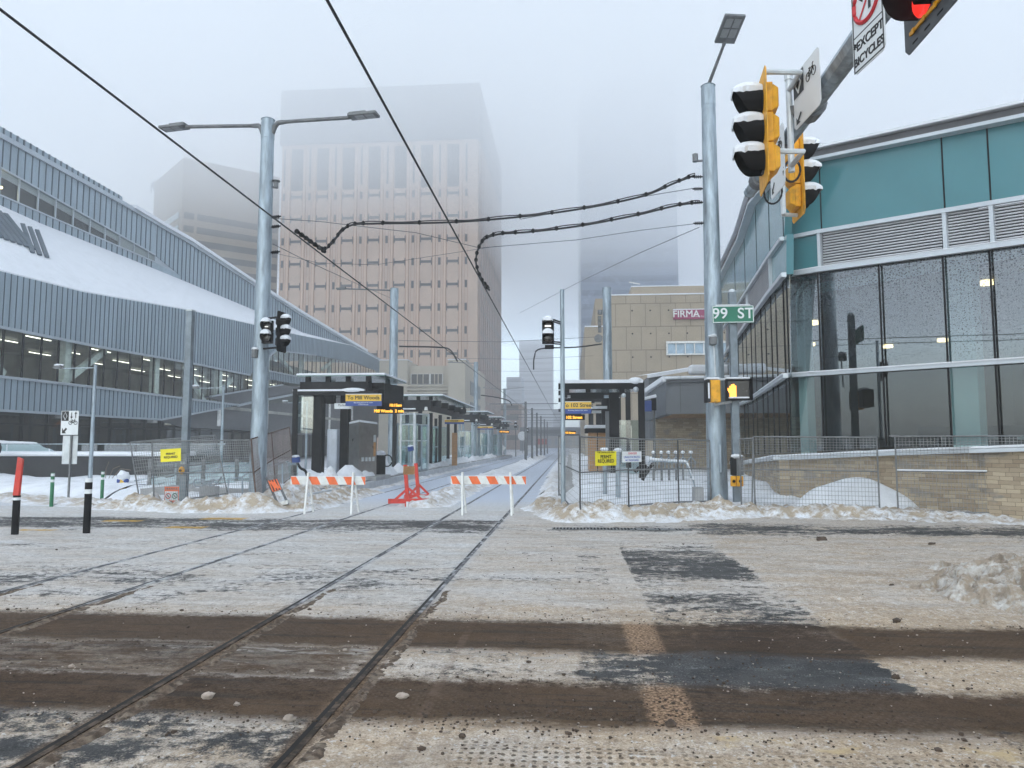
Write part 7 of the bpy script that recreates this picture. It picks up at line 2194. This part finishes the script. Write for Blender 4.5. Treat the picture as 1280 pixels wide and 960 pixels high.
# cycle racks, bollards and the snow covered rail behind the right fence
rk0 = None
spots = [(817, 590, 25, 'first'), (827, 590, 25.2, 'second'), (836, 590, 25.4, 'third'), (845, 590, 25.6, 'fourth'), (854, 590, 25.8, 'fifth'), (864, 590, 26.0, 'sixth')]
for k, (px, py, Yd, nm) in enumerate(spots):
    b = at(px, py, Yd)
    if rk0 is None:
        rk0 = thing('cycle_rack', 'x', 'cycle rack', (b.x, Yd, 0.3), 'cycle racks behind the right fence')
        t = MB(); t.cyl((b.x, Yd, 0.1), (b.x, Yd, 1.45), 0.035, n=8); t.build('post', mGalvD, rk0)
        t = MB(); t.tube([(b.x - 0.14, Yd - .05, 0.9), (b.x - 0.16, Yd - .05, 1.15), (b.x, Yd - .05, 1.32), (b.x + 0.14, Yd - .05, 1.15), (b.x + 0.13, Yd - .05, 0.9), (b.x - .14, Yd - .05, .9)], 0.025, 6); t.build('hoop', mGalv, rk0)
        cap_snow(rk0, (b.x, Yd, 1.48), 0.07, 0.07, 0.06, 1)
        o = rk0
    else:
        o = copy_tree(rk0); o.location = (b.x, Yd, 0.3)
    o['label'] = 'cycle rack, %s from the left in the row behind the right fence' % nm
for k, (px, py, pt, Yd, lb) in enumerate(((756, 584, 563, 22, 'tilted short grey bollard behind the yellow permit sign'), (772.5, 600, 564, 21, 'grey bollard with a snow cap right of the yellow permit sign'))):
    b = at(px, py, Yd); tp_ = at(px, pt, Yd); o = thing('bollard', lb, 'bollard', (b.x, Yd, 0.2), 'grey bollards')
    t = MB(); t.cyl((b.x, Yd, 0.0), tp_, 0.07, n=12); t.build('post', mGalv, o); cap_snow(o, tp_ + Z_ * 0.03, 0.13, 0.1, 0.06, k)
rp_ = thing('snowy_handrail', 'bent handrail covered with snow rising from a square grey block', 'railing', at(872, 625, 20.3))
q = [at(x, y, 20.4) for x, y in ((812, 576), (850, 578), (858, 580), (863, 592), (867, 602), (869, 612))]
t = MB(); t.tube(ico_path(q, 5), 0.028, 6); t.build('rail', mGalv, rp_)
t = MB(); t.tube([p + Z_ * 0.045 for p in ico_path(q[:5], 5)], [0.035 + 0.015 * noise.noise(V((k * .6, 1, 0))) for k in range(21)], 6); t.build('snow_cap', mSnow, rp_, smooth=True)
a, b = at(867, 634, 20.2), at(878, 609, 20.2); t = MB(); t.box(a.x, b.x, 20.0, 20.4, 0, b.z); t.build('foot_block', mConc, rp_)
for k, (px, pt, pb) in enumerate(((797, 583, 590), (803, 582, 597), (811, 580, 592), (806, 586, 600))):
    a, b = at(px - 3, pb, 22.5), at(px + 5, pt, 22.6); t = MB(); t.tube([a, a.lerp(b, 0.5) + Z_ * 0.03, b], 0.055, 6)
    o = t.build('cycle_hoop', mBlackM); tag(o, ('first short black cycle hoop below the white notice', 'second short black cycle hoop below the white notice', 'third, highest black cycle hoop below the white notice', 'lowest black cycle hoop below the white notice')[k], 'cycle hoop', 'black cycle hoops')

# ------------------------------------------------------------------ overhead wires
def wire(label, pts, r, mat=mWireK, name='wire', smooth_=0, group=None):
    if smooth_: pts = ico_path(pts, smooth_)
    t = MB(); t.tube(pts, r, 5); o = t.build(name, mat, smooth=True); return tag(o, label, 'overhead wire', group)


XC1, ZC1 = -5.85, 6.25
XC2, ZC2 = -2.30, 6.02
def cat(X, Z, y0, y1, dropk=0):
    ys_ = [y0, 12, 20.3, 30, 42, 60, 80, 120, 200]; ys_ = [y for y in ys_ if y0 <= y <= y1]
    return [(X, y, Z) for y in ys_]
w1 = wire('left tram contact wire crossing the sky from the upper left corner', [(XC1 - 0.0, 2, ZC1)] + cat(XC1, ZC1, 12, 200), 0.017, group='tram contact wires')
w2 = wire('right tram contact wire coming from the top of the picture', [(XC2, 2, ZC2)] + cat(XC2, ZC2, 12, 200), 0.017, group='tram contact wires')
f0 = RPI[221] + V((-0.3, 0, 0))
def feeder(label, pts):
    o = thing('feeder_cable', label, 'cable', pts[0], 'black feeder cables')
    c = ico_path(pts, 8); t = MB(); t.tube(c, 0.030, 6); t.build('cable', mWireK, o, smooth=True)
    t = MB(); c2 = [p + V((0, 0, 0.055 + 0.02 * math.sin(i * 0.8))) for i, p in enumerate(c)]; t.tube(c2, 0.017, 5); t.build('strand', mWireK, o, smooth=True)
    t = MB()
    for i in range(3, len(c) - 2, 4): t.ball(c[i] + Z_ * 0.02, 0.055, 0.055, 0.075, 6, 4)
    t.build_each('cable_tie', mBlackM, o)
Yw = 20.4
feeder('upper black feeder cable from the right pole curving down to the left contact wire', [at(869, 219, Yw), at(845, 228, Yw), at(800, 246, Yw), at(720, 262, Yw), at(640, 272, Yw), at(560, 278, Yw), at(470, 279.5, Yw), at(441, 281, Yw), at(427, 289, Yw), at(415, 304, Yw), at(405, 312, Yw), at(398, 309, Yw)])
feeder('lower black feeder cable from the right pole curving down to the right contact wire', [at(875, 253, Yw), at(845, 257, Yw), at(790, 270, Yw), at(720, 283, Yw), at(660, 290, Yw), at(625, 292.5, Yw), at(607, 298, Yw), at(598, 311, Yw), at(595, 328, Yw), at(600, 346, Yw), at(607, 357, Yw), at(612, 363, Yw)])
wire('taut support wire beside the upper feeder cable', [at(869, 235, Yw), at(820, 243, Yw), at(650, 274, Yw)], 0.010, mWireG, 'support_wire')
iw = thing('insulator_clamp', 'ribbed black insulator clamped on the left contact wire where the feeder joins', 'insulator', at(388, 302, Yw))
t = MB(); a, b = at(372, 290, 19.4), at(405, 314, 20.9); d = (b - a).normalized()
for k in range(7): q = a.lerp(b, k / 6); t.cyl(q - d * 0.06, q + d * 0.06, 0.075, 0.05, 8)
t.cyl(a, b, 0.035, n=8); t.build('ribs', mBlackM, iw)
wire('cross span wire from the left pole under the feeder to the right pole', [at(341, 273, Yw), at(400, 277, Yw), at(520, 291, Yw), at(600, 310, Yw), at(720, 300, Yw), at(800, 288, Yw), at(874, 279, Yw)], 0.009, mWireG, 'span_wire')
wire('thin diagonal wire from the right pole down to the far span', [at(874, 284, Yw), at(800, 316, 26), at(725, 352, 38), at(650, 391, 60)], 0.011, mWireG, 'support_wire')
wire('thin wire from the left pole to the second tram pole', [at(341, 305, Yw), at(385, 327, 24), at(440, 352, 33), at(487, 372, 42)], 0.010, mWireG, 'support_wire')
wire('lower span wire from the left pole', [at(341, 316, Yw), at(400, 329, 20.4), at(470, 331, 22), at(620, 308, 22)], 0.006, mWireG, 'span_wire')
for k, (Yd, py) in enumerate(((42, 424), (62, 447), (80, 463), (100, 476), (122, 488))):
    xa = -10.2; xb = 2.0
    za = at(650, py, Yd).z
    wire(('nearest', 'second', 'third', 'fourth', 'farthest')[k] + ' span wire across the street between the distant tram poles', [(xa, Yd, za), (-4, Yd, za - 0.15), (xb, Yd, za + 0.1)], 0.012, mWireG, 'span_wire', group='distant span wires')
# cantilever arms of the far tram poles
for k, (pts, lb) in enumerate((([at(499, 433, 42), at(545, 434, 42), at(562, 437, 42), at(572, 452, 42)], 'curved black bracket on the second left tram pole'),
                               ([at(752, 430, 42), at(720, 434, 42), at(676, 436, 42), at(668, 446, 42), at(667, 462, 42)], 'curved black bracket on the right tram pole'),
                               ([at(601, 494, 80), at(622, 497, 80), at(636, 501, 80), at(640, 507, 80)], 'small curved bracket on the tram pole by the cream building'))):
    t = MB(); t.tube(ico_path(pts, 6), (0.05, 0.045, 0.07)[k], 6); tag(t.build('wire_bracket', mWireK, smooth=True), lb, 'bracket', 'curved wire brackets')

# small far things at the end of the street
for k, (px, py, Yd, lb) in enumerate(((644.5, 531, 100, 'small far black traffic signal left of the masts'), (659, 537.5, 110, 'small far black traffic signal beside the nearest mast'))):
    p = at(px, py, Yd); M = frame_mat((p.x, p.y, p.z), X_, Z_)
    o = signal_head('traffic_light', lb, M, 2, mBlack, False, [mLensD] * 2, 0.42, visor=0.25, snow=True, group='far signals')
    t = MB(); t.cyl((0.0, 0.25, -p.z), (0.0, 0.25, 0.3), 0.07, n=8); t.build('post', mGalvD, o, local=True)
for k, (px, py, Yd, w_, h_, mt, lb, ct) in enumerate(((624, 560, 95, 2.2, 1.5, mSignW, 'white diamond shaped board in the distance below the amber board', 'sign'), (653, 545, 140, 1.6, 1.6, mSignW, 'pale round far sign in front of the brown block', 'sign'), (677, 552, 150, 2.4, 1.5, pm('far_red', (0.3, 0.06, 0.05), 0.6), 'tiny reddish board at the far end of the street', 'sign'), (663, 556, 145, 3.6, 1.2, mGalvL, 'pale low far vehicle at the end of the street', 'car'))):
    p = at(px, py, Yd); t = MB(); a = 0.5
    if k == 0: t.prism([(p.x - .9, Yd, p.z), (p.x, Yd, p.z - .9), (p.x + .9, Yd, p.z), (p.x, Yd, p.z + .9)], V((0, .05, 0)))
    elif k == 1: t.cyl((p.x, Yd, p.z), (p.x, Yd + 0.05, p.z), 0.9, n=20)
    elif k == 2: t.box(p.x - w_ / 2, p.x + w_ / 2, Yd, Yd + .1, p.z - .6, p.z + .6)
    else: t.prism([(p.x - 1.0, Yd, 0.3), (p.x + 1.0, Yd, 0.3), (p.x + 1.0, Yd, 0.9), (p.x + .75, Yd, 1.5), (p.x - .75, Yd, 1.5), (p.x - 1.0, Yd, .9)], V((0, 4, 0)))
    o = t.build(('diamond_sign', 'round_sign', 'notice_board', 'parked_car')[k], mt); tag(o, lb, ct)
    if k < 3: 
        t = MB(); t.cyl((p.x, Yd + .1, 0), (p.x, Yd + .1, p.z), 0.05, n=6); t.build('post', mGalvD, o)
